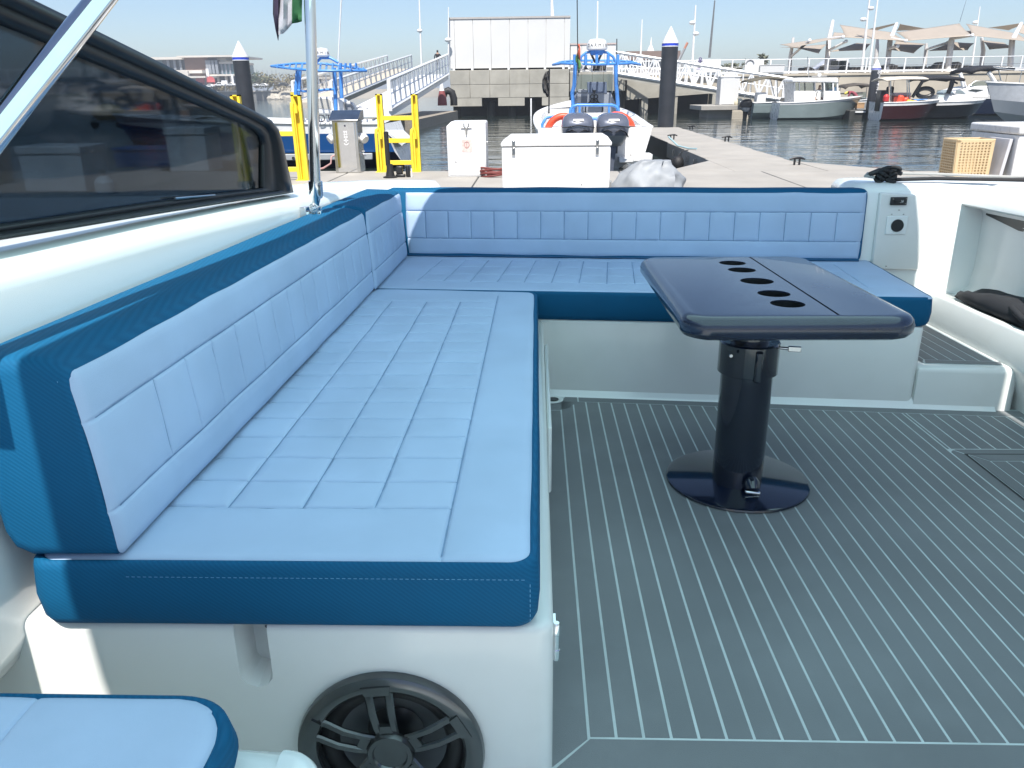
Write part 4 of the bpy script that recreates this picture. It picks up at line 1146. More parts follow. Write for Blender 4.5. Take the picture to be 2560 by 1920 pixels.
t = thing('gas_bottle', 'small white bottle with valve seen through the smoked window', 'bottle', (p.x, p.y, DZ))
build('bottle_body', MB().lathe([(.10, DZ), (.13, DZ + .03), (.13, zt_ - .12), (.08, zt_ - .05), (.04, zt_ - .03)], 16, (p.x, p.y, 0)), WHITEP, t)
build('valve', MB().lathe([(.03, zt_ - .03), (.03, zt_ + .03), (.05, zt_ + .035), (.05, zt_ + .06)], 10, (p.x + .01, p.y, 0)), STEEL, t)
p = through(740, 890, DZ)
t = thing('hand_cart', 'tan covered cart on wheels seen through the smoked window', 'cart', (p.x, p.y, DZ))
cw = 1.1
build('load', MB().ball((p.x, p.y + .4, DZ + .62), (.75, .45, .38), 16, 10), mat('tan_cover', (.40, .30, .15), .8), t, smooth=70)
build('tray', MB().bb(p.x - .7, p.x + .8, p.y, p.y + .8, DZ + .26, DZ + .34), STEEL, t)
for s in (-.55, .55):
    w_ = build('wheel', MB().lathe([(.16, p.y + .05), (.18, p.y + .08), (.18, p.y + .12), (.16, p.y + .15)], 16, (p.x + s, 0, DZ + .18), 'y'), RUBBER, t)
build('handle', MB().tube([(p.x + .7, p.y + .2, DZ + .3), (p.x + 1.15, p.y + .2, DZ + 1.0)], .02, 6), STEEL, t)

# ================================================================== BOATS AND PEOPLE
GREYH = mat('grey_hull_gelcoat', (.22, .27, .27), .25, var=.1, vs=1.2, coat=.2)
NAVYH = mat('navy_hull_gelcoat', (.006, .012, .035), .15, coat=.4)
BLACKH = mat('black_hull_gelcoat', (.005, .006, .009), .15, coat=.4)
REDH = mat('maroon_hull_gelcoat', (.035, .006, .008), .16, coat=.4)
BOTG = mat('antifoul_grey', (.33, .35, .36), .5)
BOTN = mat('antifoul_navy', (.008, .012, .05), .5)
BIMK = mat('black_bimini_canvas', (.012, .013, .018), .85, bump=.3)
SILVH = mat('silver_hull_gelcoat', (.40, .43, .46), .2, var=.05, vs=1, coat=.3)

def hull(t, M, L, B, F0, F1, side, upper, bottom, deckm, open_from=None, open_to=None, floor=.3, kn=.72, chine=.38, stern_rake=.0, rail=WHITEP):
    """hull of thing t; local x runs from the stern (0) to the bow (L), z up from the waterline. open_from..open_to: cockpit in fractions of L"""
    N = 18
    def sec(s):
        tt = s / N
        b = B / 2 * (1 - max(0, (tt - .42) / .58) ** 2.4) * (.94 + .06 * min(1, tt * 4))
        b = max(b, .015)
        zs = F0 + (F1 - F0) * tt ** 1.7
        zk = -.35 + (.30 + .35 * zs) * max(0, (tt - .62) / .38) ** 2.4
        zc = chine * F0 + .55 * F1 * max(0, tt - .4) ** 1.8
        zm_ = zc + (zs - zc) * kn
        rk = lambda z: L * tt - (zs - z) * .55 * tt ** 4 - stern_rake * (z - zs) * (1 - tt) ** 6
        bc = b * (.90 - .35 * tt ** 3)
        bm = b * (.985 - .06 * tt ** 3)
        return dict(b=b, zs=zs, k=(rk(zk), 0, zk), c=(rk(zc), bc, zc), m=(rk(zm_), bm, zm_), s=(rk(zs), b, zs), x=L * tt)
    S = [sec(s) for s in range(N + 1)]
    mir = lambda p: (p[0], -p[1], p[2])
    def strip(key0, key1, mt, name, out=0):
        mb = MB()
        for sg in (1, -1):
            f = (lambda p: p) if sg > 0 else mir
            P = [[Vector(f(s[key0])), Vector(f(s[key1]))] for s in S]
            mb.grid(P)
        mb.xf(M)
        return build(name, mb, mt, t, smooth=50)
    hb = MB()
    P = [[Vector(mir(s['c'])), Vector(s['k']), Vector(s['c'])] for s in S]
    hb.grid(P).xf(M)
    build('hull_bottom', hb, bottom, t, smooth=30)
    strip('c', 'm', side, 'hull_side')
    strip('m', 's', upper, 'topside')
    s0 = S[0]
    tr = MB().add([s0['k'], s0['c'], s0['m'], s0['s'], mir(s0['s']), mir(s0['m']), mir(s0['c'])], [(0, 1, 2, 3, 4, 5, 6)]).xf(M)
    build('transom', tr, upper, t, smooth=0)
    # deck with optional cockpit
    dk = MB()
    cock = open_from is not None
    for i in range(N):
        a, b_ = S[i], S[i + 1]
        ta, tb2 = i / N, (i + 1) / N
        isopen = cock and ta >= open_from - 1e-6 and tb2 <= open_to + 1e-6
        def e(s, f): return (s['x'], s['b'] * f, s['zs'])
        if isopen:
            wa, wb = max(.12, 1 - .20 / max(.2, a['b'])), max(.12, 1 - .20 / max(.2, b_['b']))
            for sg in (1, -1):
                q = [e(a, 1), e(b_, 1), e(b_, wb), e(a, wa), (b_['x'], b_['b'] * wb * .97, floor), (a['x'], a['b'] * wa * .97, floor)]
                q = [(x, y * sg, z) for x, y, z in q]
                dk.add(q, [(0, 1, 2, 3), (3, 2, 4, 5)])
            dk.add([(a['x'], a['b'] * wa, floor), (b_['x'], b_['b'] * wb, floor), (b_['x'], -b_['b'] * wb, floor), (a['x'], -a['b'] * wa, floor)], [(0, 1, 2, 3)])
            if abs(tb2 - open_to) < 1e-6:
                dk.add([(b_['x'], b_['b'] * wb, floor), (b_['x'], -b_['b'] * wb, floor), (b_['x'], -b_['b'] * wb, b_['zs']), (b_['x'], b_['b'] * wb, b_['zs'])], [(0, 1, 2, 3)])
            if abs(ta - open_from) < 1e-6:
                dk.add([(a['x'] + .02, a['b'] * wa, floor), (a['x'] + .02, -a['b'] * wa, floor), (a['x'] + .02, -a['b'] * wa, a['zs'] - .05), (a['x'] + .02, a['b'] * wa, a['zs'] - .05)], [(0, 1, 2, 3)])
        else:
            dk.add([e(a, 1), e(b_, 1), (b_['x'], 0, b_['zs'] + .06 * min(1, b_['b'])), (a['x'], 0, a['zs'] + .06 * min(1, a['b']))], [(0, 1, 2, 3)])
            dk.add([e(a, -1), e(b_, -1), (b_['x'], 0, b_['zs'] + .06 * min(1, b_['b'])), (a['x'], 0, a['zs'] + .06 * min(1, a['b']))], [(0, 1, 2, 3)])
    dk.xf(M)
    build('deck', dk, deckm, t, smooth=40)
    rl = MB().tube([Vector(s['s']) for s in S] + [Vector(mir(s['s'])) for s in S[::-1]], .035, 6).xf(M)
    build('rub_rail', rl, rail, t, smooth=60)
    return S
def frame(x, y, ang, z=0):
    return Matrix.Translation((x, y, z)) @ Matrix.Rotation(R(ang), 4, 'Z')
def tub(t, name, pts, r, m, n=8): return build(name, MB().tube(pts, r, n), m, t, smooth=60)

def outboard(t, M, s=1.0, m=OBGREY, name='outboard'):
    """local x: away from the transom (aft), z up, origin at the transom top"""
    o = MB(); loops = []
    for z, hw, d0, d1 in ((-.05, .19, .06, .42), (.06, .255, .0, .56), (.22, .305, -.06, .66), (.42, .318, -.10, .70), (.56, .308, -.10, .66), (.66, .27, -.06, .56), (.72, .20, .0, .44), (.745, .10, .08, .32)):
        l = []
        for k in range(20):
            a = 2 * math.pi * k / 20
            ca, sa = math.cos(a), math.sin(a)
            l.append(((d0 + d1) / 2 + (d1 - d0) / 2 * (abs(ca) ** .5) * (1 if ca > 0 else -1), hw * (abs(sa) ** .5) * (1 if sa > 0 else -1), z))
        loops.append([Vector(p) * s for p in l])
    ob = build(name, o.loft(loops[2:]).xf(M), m, t, smooth=50)
    lc_ = MB().loft([[Vector((p.x * .97 + .01, p.y * .97, p.z)) for p in l] for l in loops[:3]]).xf(M)
    build('lower_cowl', lc_, DASH, ob, smooth=50)
    g = MB()
    for sg in (-1, 1):
        g.tube([Vector((.695, sg * .03, .30)) * s, Vector((.70, sg * .12, .36)) * s, Vector((.675, sg * .23, .30)) * s, Vector((.58, sg * .29, .18)) * s], .014 * s, 6)
    g.tube([Vector((.70, -.31, .42)) * s * .985, Vector((.715, 0, .47)) * s, Vector((.70, .31, .42)) * s * .985], .012 * s, 6)
    build('cowl_trim', g.xf(M), BLACKM, ob, smooth=60)
    build('badge', MB().box(Vector((.655, 0, .585)) * s, Vector((.02, .20, .05)) * s, Matrix.Rotation(R(-25), 3, 'Y')).xf(M), WHITEI, ob, smooth=0)
    build('lower_leg', MB().loft([[Vector(p) * s for p in ((.12, -.10, .05), (.42, -.10, .05), (.42, .10, .05), (.12, .10, .05))], [Vector(p) * s for p in ((.16, -.05, -.5), (.40, -.05, -.5), (.40, .05, -.5), (.16, .05, -.5))], [Vector(p) * s for p in ((.12, -.03, -.95), (.42, -.03, -.95), (.42, .03, -.95), (.12, .03, -.95))]]).xf(M), m, ob, smooth=30)
    build('engine_bracket', MB().box(Vector((.03, 0, -.05)) * s, Vector((.2, .28, .4)) * s).xf(M), BLACK, ob)
    return ob

# ------------------------------------------------------------------ centre boat, stern towards us
YC = 19.7
xl, xr = zy(3, 880, 1250, YC).x, zy(3, 1925, 1250, YC).x
cb = thing('console_boat', 'white centre console boat with twin grey outboards and blue top frame', 'boat', ((xl + xr) / 2, YC, 0))
Mc = frame((xl + xr) / 2, YC, 90)
hull(cb, Mc, 9.0, xr - xl, .98, 1.50, WHITEP, WHITEP, BOTG, WHITEP, 1 / 18, 13 / 18, .35)
def ap(x, y, Y): return zy(3, x, y, Y)
for cx in (1248, 1540):
    c = ap(cx, 1228, YC - .1)
    outboard(cb, Matrix.Translation((c.x, YC - .1, c.z - .02)) @ Matrix.Rotation(R(-90), 4, 'Z') @ Matrix.Diagonal((1.2, 1.22, .95, 1)))
build('swim_step', MB().bb(ap(1720, 1340, YC - .3).x, ap(1900, 1340, YC - .3).x, YC - .45, YC, ap(1800, 1400, YC - .4).z, ap(1800, 1330, YC - .4).z), WHITEP, cb, bevel=.03)
build('trim_tab', MB().bb(ap(1600, 1400, YC).x, ap(1720, 1400, YC).x, YC - .5, YC - .05, .18, .30), WHITEP, cb, bevel=.02)
# stern and seat rails
tub(cb, 'stern_rail', [ap(955, 1165, YC + .1), ap(952, 1075, YC + .1), ap(985, 1020, YC + .1), ap(1040, 1008, YC + .2), ap(1150, 1010, YC + .3)], .035, BLUEP)
tub(cb, 'stern_rail', [ap(1712, 1165, YC + .1), ap(1712, 1080, YC + .1), ap(1690, 1030, YC + .1), ap(1650, 1010, YC + .2), ap(1560, 1010, YC + .3)], .035, BLUEP)
YS = YC + 1.6
tub(cb, 'seat_rail', [ap(1190, 1000, YS), ap(1195, 950, YS), ap(1215, 920, YS), ap(1255, 908, YS), ap(1555, 908, YS), ap(1592, 922, YS), ap(1612, 950, YS), ap(1618, 1005, YS)], .04, BLUEP)
for x in (1275, 1530): tub(cb, 'rail_post', [ap(x, 912, YS), ap(x, 1010, YS)], .03, BLUEP)
a, b = ap(1200, 1070, YS), ap(1610, 975, YS)
build('leaning_post', MB().bb(a.x, b.x, YS, YS + .5, .35, b.z), WHITEP, cb, bevel=.05, seg=3)
tub(cb, 'cross_bar', [ap(1360, 1025, YC + .5), ap(1440, 1025, YC + .5)], .04, BLUEP)
# console
YK = YC + 3.2
def kq(pts, d0, d1, m, name, bev=.02, par=cb):
    q = [ap(x, y, YK) for x, y in pts]
    return build(name, MB().prism([(p.x, p.z) for p in q], 'y', YK + d0, YK + d1), m, par, bevel=bev)
con = kq([(1205, 990), (1215, 880), (1262, 800), (1545, 800), (1592, 905), (1592, 990)], 0, .9, DASH, 'console')
kq([(1345, 805), (1343, 708), (1508, 708), (1512, 805)], -.02, .15, mat('screen_cover', (.10, .13, .19), .5), 'screen', .01, con)
kq([(1262, 800), (1264, 772), (1340, 772), (1340, 800)], -.02, .15, DASH, 'glove_box', .01, con)
kq([(1255, 890), (1255, 832), (1338, 832), (1338, 890)], -.012, .0, mat('dash_panel', (.11, .125, .15), .4), 'dash_panel', .004, con)
kq([(1385, 778), (1418, 778), (1402, 815)], -.04, -.0, BLACK, 'throttle', .004, con)
for gx, gy in ((1385, 836), (1415, 836), (1385, 872), (1415, 872)):
    p = ap(gx, gy, YK); build('gauge', MB().lathe([(.055, YK - .02), (.065, YK - .03), (.045, YK - .03), (.04, YK - .015)], 16, (p.x, 0, p.z), 'y', cap=False), BLACK, con)
p = ap(1400, 905, YK - .2)
build('steering_wheel', MB().tube([(p.x + .24 * math.cos(R(q)), YK - .2 + .05 * math.sin(R(q)), p.z - .12 + .22 * math.sin(R(q))) for q in range(0, 360, 20)], .02, 6, closed=True), BLACK, con, smooth=60)
w0, w1 = ap(1245, 800, YK + .5), ap(1560, 640, YK + .5)
build('windshield', MB().bb(w0.x, w1.x, YK + .5, YK + .51, w0.z, w1.z), CLEARG, con, smooth=0)
for x0_, x1_ in ((1245, 1255), (1555, 1562)):
    tub(con, 'windshield_frame', [ap(x0_, 800, YK + .5), ap(x1_, 650, YK + .5)], .015, STEEL)
# top frame
YT = YC + 3.0
tt = build('top_frame', MB().tube([ap(1045, 560, YT + .6), ap(1120, 548, YT - .6), ap(1240, 552, YT - 1.1), ap(1420, 556, YT - 1.2), ap(1600, 552, YT - 1.1), ap(1720, 548, YT - .6), ap(1800, 560, YT + .6), ap(1730, 535, YT + 1.9), ap(1600, 525, YT + 2.4), ap(1420, 522, YT + 2.6), ap(1240, 525, YT + 2.4), ap(1120, 535, YT + 1.9)], .032, 8, closed=True), BLUEP, cb, smooth=60)
for x in (1100, 1150, 1200, 1260, 1320, 1380, 1440, 1500, 1560, 1620, 1680, 1735):
    e = abs(x - 1420) / 380
    tub(tt, 'top_rib', [ap(x, 549 + 5 * e, YT - 1.1 + .9 * e), ap(x, 527 + 12 * e, YT + 2.4 - 1.1 * e)], .028, BLUEP, 6)
tub(tt, 'arch', [ap(1275, 555, YT - 1), ap(1288, 490, YT - 1), ap(1330, 455, YT - 1), ap(1420, 442, YT - 1), ap(1515, 455, YT - 1), ap(1565, 490, YT - 1), ap(1595, 555, YT - 1)], .032, BLUEP)
for x in (1232, 1328, 1424, 1522, 1606):
    tub(tt, 'rod_holder', [ap(x, 562, YT - 1.2), ap(x, 470, YT - 1.2)], .04, BLUEP)
for x0_, x1_ in ((1240, 1212), (1588, 1598)):
    po = tub(cb, 'top_post', [ap(x0_, 555, YT - .3), ap((x0_ * .6 + x1_ * .4), 740, YT - .3), ap(x1_, 800, YT - .2), ap(x1_ + 8, 900, YT - .2), ap(x1_ + 8, 990, YT - .2)], .055, BLUEP)
for s in (-1, 1):
    tub(tt, 'strut', [ap(1420 + s * 12, 535, YT - .6), ap(1420 + s * 50, 455, YT - .9)], .03, BLACK)
rd = ap(1425, 425, YT - 1); rw = (ap(1515, 425, YT - 1).x - ap(1335, 425, YT - 1).x) / 2
rh = ap(1425, 335, YT - 1).z - rd.z
ra = build('radar_dome', MB().lathe([(rw * .80, rd.z - .03), (rw * .98, rd.z), (rw, rd.z + .06), (rw * .97, rd.z + rh * .45), (rw * .86, rd.z + rh * .80), (rw * .62, rd.z + rh * .96), (.001, rd.z + rh)], 36, (rd.x, YT - 1, 0)), WHITEP, cb, smooth=35)
build('dome_base', MB().lathe([(rw * .55, rd.z - .14), (rw * .78, rd.z - .031)], 24, (rd.x, YT - 1, 0)), BLUEP, ra)
def arctext(s, size, R_, cx, cy, z, par, m):
    n = len(s)
    for i, ch in enumerate(s):
        a = (i - (n - 1) / 2) * size * .92 / R_
        text(ch, size, m, Matrix.Translation((cx + R_ * math.sin(a), cy - R_ * math.cos(a), z)) @ Matrix.Rotation(a, 4, 'Z') @ Matrix.Rotation(R(90), 4, 'X'), par, depth=.003)
arctext('GARMIN', .115, rw * .99, rd.x, YT - 1, rd.z + rh * .33, ra, mat('grey_lettering', (.10, .11, .12), .5))
tub(ra, 'dome_mast', [(rd.x, YT - 1, rd.z + rh), ap(1432, 10, YT - 1)], [.018, .03][0], WHITEM, 6)
tub(cb, 'whip_antenna', [ap(1252, -200, YT - 1.3), ap(1258, 380, YT - 1.3), ap(1262, 660, YT - 1.3)], .014, BLACK, 6)
tub(cb, 'whip_antenna', [ap(1597, 335, YT - 1.0), ap(1597, 560, YT - 1.0)], .014, BLACK, 6)
a, b = ap(1385, 612, YT - .4), ap(1500, 566, YT - .4)
build('radio_box', MB().bb(a.x - .03, b.x + .03, YT - .4, YT - .2, a.z - .03, b.z + .03), WHITEP, cb, bevel=.015)
for i in range(8):
    xx = a.x + (b.x - a.x) * (i + .3) / 8
    build('radio_bar', MB().bb(xx, xx + .035, YT - .42, YT - .40, a.z, b.z), BLACK, cb)
p0, p1 = ap(1300, 620, YT - .3), ap(1360, 572, YT - .3)
build('lamp_box', MB().bb(p0.x, p1.x, YT - .3, YT - .15, p0.z, p1.z), WHITEP, cb, bevel=.015)
build('hanging_lamp', MB().lathe([(.02, ap(1330, 570, YT).z), (.03, ap(1330, 590, YT).z), (.10, ap(1330, 605, YT).z)], 12, (ap(1330, 590, YT - .5).x, YT - .5, 0)), BLACK, cb)
# cloth flag on the whip
fm = MB(); cols = [(1253, 385, 600), (1262, 380, 620), (1275, 420, 632), (1292, 520, 625)]
P = []
for k, (x, y0_, y1_) in enumerate(cols):
    P.append([ap(x + 14 * math.sin(k * 1.3 + i * .8), y0_ + (y1_ - y0_) * i / 10, YT - 1.32 + .05 * math.sin(k * 2 + i)) for i in range(11)])
fm.grid(P)
fm.m = []
for k in range(3):
    for i in range(10):
        fm.m.append(0 if (i < 4 - k) else (1 if k < 2 else 2))
f2 = build('flag', fm, [mat('flag_red', (.42, .09, .05), .8), mat('flag_leaf_green', (.10, .26, .08), .8), WHITEF], None, 'limp red, green and white flag hanging on the centre boat antenna', 'flag', smooth=60, fix=False)
f2.modifiers.new('s', 'SOLIDIFY').thickness = .004
# lifebuoys
for cx, cy, lab in ((1135, 1180, 'orange lifebuoy left of the two outboards'), (1590, 1170, 'orange lifebuoy right of the two outboards')):
    c = ap(cx, cy, YC + .15); lb = thing('lifebuoy', lab, 'lifebuoy', (c.x, YC + .15, c.z), 'orange lifebuoys')
    build('ring', MB().tube([(c.x + .42 * math.cos(R(q)), YC + .15 - .02 * math.sin(R(q)), c.z + .48 * math.sin(R(q))) for q in range(0, 360, 12)], .085, 10, closed=True), ORANGE, lb, smooth=60)
    for q in (20, 160, 250):
        build('white_band', MB().tube([(c.x + .42 * math.cos(R(q + d)), YC + .15, c.z + .48 * math.sin(R(q + d))) for d in (-6, 0, 6)], .088, 10), WHITEP, lb, smooth=60)
# landing net on its pole
t = thing('landing_net', 'dark folded landing net on a pole left of the centre boat', 'net', tuple(ap(1010, 960, YC + 2)))
build('net_pole', MB().tube([ap(1014, 585, YC + 2), ap(1010, 980, YC + 2)], .022, 6), BLACK, t)
P = []
for i in range(10):
    tt_ = i / 9; y = 610 + 235 * tt_; wd = 62 * math.sin(math.pi * (.12 + .80 * tt_)) ** .8
    P.append([ap(1012 - wd * k / 4, y + (10 * k / 4 if i < 8 else -12 * k / 4), YC + 2 + .10 * math.sin(k * 2.2 + i)) for k in range(5)])
build('net_bag', MB().grid(P), mat('net_mesh_grey', (.08, .08, .08), .9, var=.4, vs=30), t, smooth=60, fix=False).modifiers.new('s', 'SOLIDIFY').thickness = .01

# ------------------------------------------------------------------ left blue boat, broadside
def lp(x, y, Y): return zy(2, x, y, Y)
YL = 21.2
xs_ = lp(1320, 1150, YL).x
lbt = thing('console_boat', 'blue and white console boat lying broadside behind the steel pedestal', 'boat', (xs_ - 3, YL, 0))
Ml = frame(xs_, YL, 178)
hull(lbt, Ml, 7.6, 2.4, 1.10, 1.36, BLUEH, WHITEP, BOTN, WHITEP, 1 / 18, 12 / 18, .45, kn=.66, chine=.38, stern_rake=-.35)
bt_ = MB()
for i in range(15):
    pass
build('boot_stripe', MB().bb(xs_ - 5.6, xs_ - .35, YL - 1.165, YL - 1.09, .24, .40), BOTG, lbt, bevel=.02)
build('stern_cap', MB().loft([[(xs_ - .2, YL - 1.1, 1.08), (xs_ - .2, YL + 1.1, 1.08), (xs_ - .2, YL + 1.1, 1.14), (xs_ - .2, YL - 1.1, 1.14)], [(xs_ + .38, YL - .9, .55), (xs_ + .38, YL + .9, .55), (xs_ + .42, YL + .9, .60), (xs_ + .42, YL - .9, .60)]]), WHITEP, lbt, smooth=0)
YLc = YL
q = [lp(x, y, YLc - .35) for x, y in ((640, 985), (650, 850), (700, 838), (775, 845), (792, 870), (840, 850), (880, 870), (905, 985))]
lc = build('console', MB().prism([(p.x, p.z) for p in q], 'y', YLc - .35, YLc + .4), WHITEP, lbt, bevel=.03)
q = [lp(x, y, YLc - .36) for x, y in ((672, 935), (672, 850), (760, 850), (785, 870), (790, 945))]
build('console_window', MB().prism([(p.x, p.z) for p in q], 'y', YLc - .362, YLc - .352), mat('beige_glass', (.45, .44, .40), .2), lc, smooth=0)
q = [lp(x, y, YLc - .2) for x, y in ((905, 985), (893, 885), (955, 885), (985, 930), (1000, 985))]
st_ = build('helm_seat', MB().prism([(p.x, p.z) for p in q], 'y', YLc - .2, YLc + .2), DASH, lbt, bevel=.03)
tub(st_, 'seat_hoop', [lp(905, 985, YLc - .25), lp(895, 885, YLc - .25), lp(950, 883, YLc - .25), lp(985, 925, YLc - .25), lp(1000, 990, YLc - .25)], .02, STEEL, 6)
tub(lbt, 'stern_rail', [lp(1010, 940, YL - .6), lp(1030, 925, YL - .6), lp(1080, 925, YL - .6), lp(1105, 940, YL - .6)], .02, STEEL, 6)
# its top frame
Y1 = YL
ltf = build('top_frame', MB().tube([lp(270, 572, Y1), lp(480, 598, Y1 - 1.0), lp(700, 612, Y1 - 1.15), lp(900, 612, Y1 - 1.1), lp(1090, 612, Y1 - .5), lp(1085, 606, Y1 + .5), lp(900, 570, Y1 + 1.1), lp(700, 548, Y1 + 1.15), lp(480, 548, Y1 + 1.0)], .03, 8, closed=True), BLUEP, lbt, smooth=60)
for i in range(15):
    f = i / 14; x = 320 + 740 * f
    yn = 578 + 34 * min(1, f * 2.2); yf = 560 - 12 * math.sin(math.pi * f) + 30 * max(0, f - .7) * 3
    w = 1.1 * min(1, .35 + f * 3, .5 + (1 - f) * 3)
    tub(ltf, 'top_rib', [lp(x, yn, Y1 - w), lp(x + 8, yf, Y1 + w)], .026, BLUEP, 6)
for xt, xb, d in ((500, 482, -.75), (520, 505, .75), (815, 825, -.75), (868, 878, .75)):
    tub(lbt, 'top_post', [lp(xt, 585, Y1 + d), lp(xb, 800, Y1 + d), lp(xb + 4, 1000, Y1 + d)], .05, BLUEP)
tub(lbt, 'brace', [lp(490, 780, Y1 - .75), lp(555, 790, Y1 - .75), lp(815, 770, Y1 - .75)], .03, BLUEP)
tub(ltf, 'radar_arch', [lp(640, 560, Y1), lp(700, 500, Y1), lp(780, 500, Y1), lp(850, 540, Y1)], .035, BLUEP)
rd = lp(708, 487, Y1); rw = (lp(770, 487, Y1).x - lp(640, 487, Y1).x) / 2; rh = lp(708, 410, Y1).z - rd.z
r2 = build('radar_dome', MB().lathe([(rw * .8, rd.z - .02), (rw, rd.z + .02), (rw * .97, rd.z + rh * .5), (rw * .85, rd.z + rh * .85), (.001, rd.z + rh)], 32, (rd.x, Y1, 0)), WHITEP, lbt, smooth=35)
arctext('GARMIN', .10, rw * .99, rd.x, Y1, rd.z + rh * .35, r2, mat('grey_lettering_b', (.12, .13, .14), .5))
tub(lbt, 'whip_antenna', [lp(895, -300, Y1), lp(875, 0, Y1), lp(850, 500, Y1), lp(850, 560, Y1)], .02, WHITEM, 6)
for x in (870, 910, 950, 1000):
    tub(ltf, 'rod_holder', [lp(x, 590, Y1 - 1), lp(x + 4, 545, Y1 - 1)], .03, BLUEP, 6)
p = lp(790, 1030, YL - 1.27)
text('DT 1214', .26, INK, Matrix.Translation((p.x + .12, YL - 1.215, p.z + .01)) @ Matrix.Rotation(R(90), 4, 'X'), lbt, depth=.004)
ro = lp(455, 1330, YL - 1.2)
build('drain_fitting', MB().lathe([(.04, YL - 1.18), (.03, YL - 1.14)], 10, (ro.x, 0, .3), 'y'), STEEL, lbt)

# ------------------------------------------------------------------ people
def person(name, label, base, joints, edges, radii, mats, mat_fn, root=0):
    me = bpy.data.meshes.new(name)
    me.from_pydata([tuple(j) for j in joints], edges, [])
    o = bpy.data.objects.new(name, me); COL.objects.link(o)
    m = o.modifiers.new('skin', 'SKIN')
    sv = me.skin_vertices[0].data
    for i, r in enumerate(radii):
        sv[i].radius = (r, r) if not isinstance(r, tuple) else r
    sv[root].use_root = True
    s = o.modifiers.new('sub', 'SUBSURF'); s.levels = 1; s.render_levels = 1
    bpy.context.view_layer.update()
    dg = bpy.context.evaluated_depsgraph_get()
    m2 = bpy.data.meshes.new_from_object(o.evaluated_get(dg))
    bpy.data.objects.remove(o)
    for q in mats: m2.materials.append(q)
    for p in m2.polygons:
        p.material_index = mat_fn(p.center); p.use_smooth = True
    o = bpy.data.objects.new(name, m2); COL.objects.link(o)
    o.matrix_world = base
    ORG[o.name] = Vector((0, 0, 0))
    return _tag(o, label, 'person')
STAND = [(0, 0, .95), (0, 0, 1.2), (0, .0, 1.42), (0, .01, 1.52), (0, .02, 1.62), (0, .02, 1.74),
         (.10, 0, .90), (.11, .02, .50), (.11, -.02, .09), (.11, .12, .04), (-.10, 0, .90), (-.11, -.02, .50), (-.11, -.03, .09), (-.11, .10, .04),
         (.19, 0, 1.40), (.25, -.02, 1.13), (.24, .08, .90), (.24, .12, .80), (-.19, 0, 1.40), (-.25, -.02, 1.13), (-.24, .08, .90), (-.24, .12, .80)]
SEDGE = [(0, 1), (1, 2), (2, 3), (3, 4), (4, 5), (0, 6), (6, 7), (7, 8), (8, 9), (0, 10), (10, 11), (11, 12), (12, 13), (2, 14), (14, 15), (15, 16), (16, 17), (2, 18), (18, 19), (19, 20), (20, 21)]
SRAD = [(.15, .11), (.15, .11), (.16, .10), .055, .085, .08, .085, .06, .045, .04, .085, .06, .045, .04, .06, .045, .035, .035, .06, .045, .035, .035]
def standing(c):
    if c.z > 1.66 or (c.z > 1.58 and c.y < 0.0): return 3
    if c.z > 1.46 or (abs(c.x) > .19 and c.z < 1.05): return 2
    return 0 if c.z > .92 else 1
def fit(p): return Matrix.Translation(p)

# ------------------------------------------------------------------ far boats on the right
def rp(x, y, Y): return zy(5, x, y, Y)
def fourp(x, y, Y): return zy(4, x, y, Y)
def bimini(t, f, pts, Y, w, m, thick=.05, name='bimini_top'):
    """canvas arch: pts are pixels along its length, spread w across"""
    P = []
    for x, y in pts:
        row = []
        for k in range(7):
            s = k / 6 * 2 - 1
            p = f(x, y, Y); row.append((p.x, Y + s * w, p.z - .12 * s * s))
        P.append(row)
    o = build(name, MB().grid(P), m, t, smooth=60, fix=False)
    o.modifiers.new('s', 'SOLIDIFY').thickness = thick
    return o
# grey small boat with olive bimini
Y = 52.0
a, b = fourp(1320, 1340, Y), fourp(1800, 1340, Y)
t = thing('small_boat', 'small grey open boat with olive bimini and black outboard, leftmost of the far row', 'boat', ((a.x + b.x) / 2, Y, 0), 'boats moored along the far quay')
hull(t, frame(a.x - .3, Y, -4), 5.2, 2.1, fourp(1500, 1180, Y).z, fourp(1500, 1165, Y).z + .15, GREYH, GREYH, GREYH, WHITEP, 1 / 18, 12 / 18, .3)
bimini(t, fourp, [(1200, 935), (1290, 912), (1380, 892), (1480, 885), (1580, 893), (1680, 912)], Y, .9, mat('olive_bimini', (.10, .09, .065), .85))
for x0_, y0_, x1_, y1_ in ((1280, 925, 1275, 1130), (1240, 935, 1205, 1110), (1580, 905, 1585, 1130), (1660, 912, 1675, 1120), (1500, 900, 1560, 1130)):
    for s in (-.85, .85):
        tub(t, 'bimini_pole', [fourp(x0_, y0_, Y + s), fourp(x1_, y1_ + 20, Y + s)], .025, STEEL, 6)
a_ = fourp(1330, 1090, Y); b_ = fourp(1460, 1180, Y)
build('console', MB().bb(fourp(1340, 1060, Y).x, fourp(1440, 1060, Y).x, Y - .4, Y + .4, .3, fourp(1390, 1065, Y).z), WHITEP, t, bevel=.06, seg=3)
build('seat', MB().bb(fourp(1640, 1130, Y).x, fourp(1750, 1130, Y).x, Y - .5, Y + .5, .3, fourp(1700, 1125, Y).z), mat('beige_vinyl', (.5, .45, .37), .6), t, bevel=.04)
o_b = outboard(t, frame(a.x - .35, Y, 176, .45) @ Matrix.Scale(.95, 4), 1.0, BLACKM)
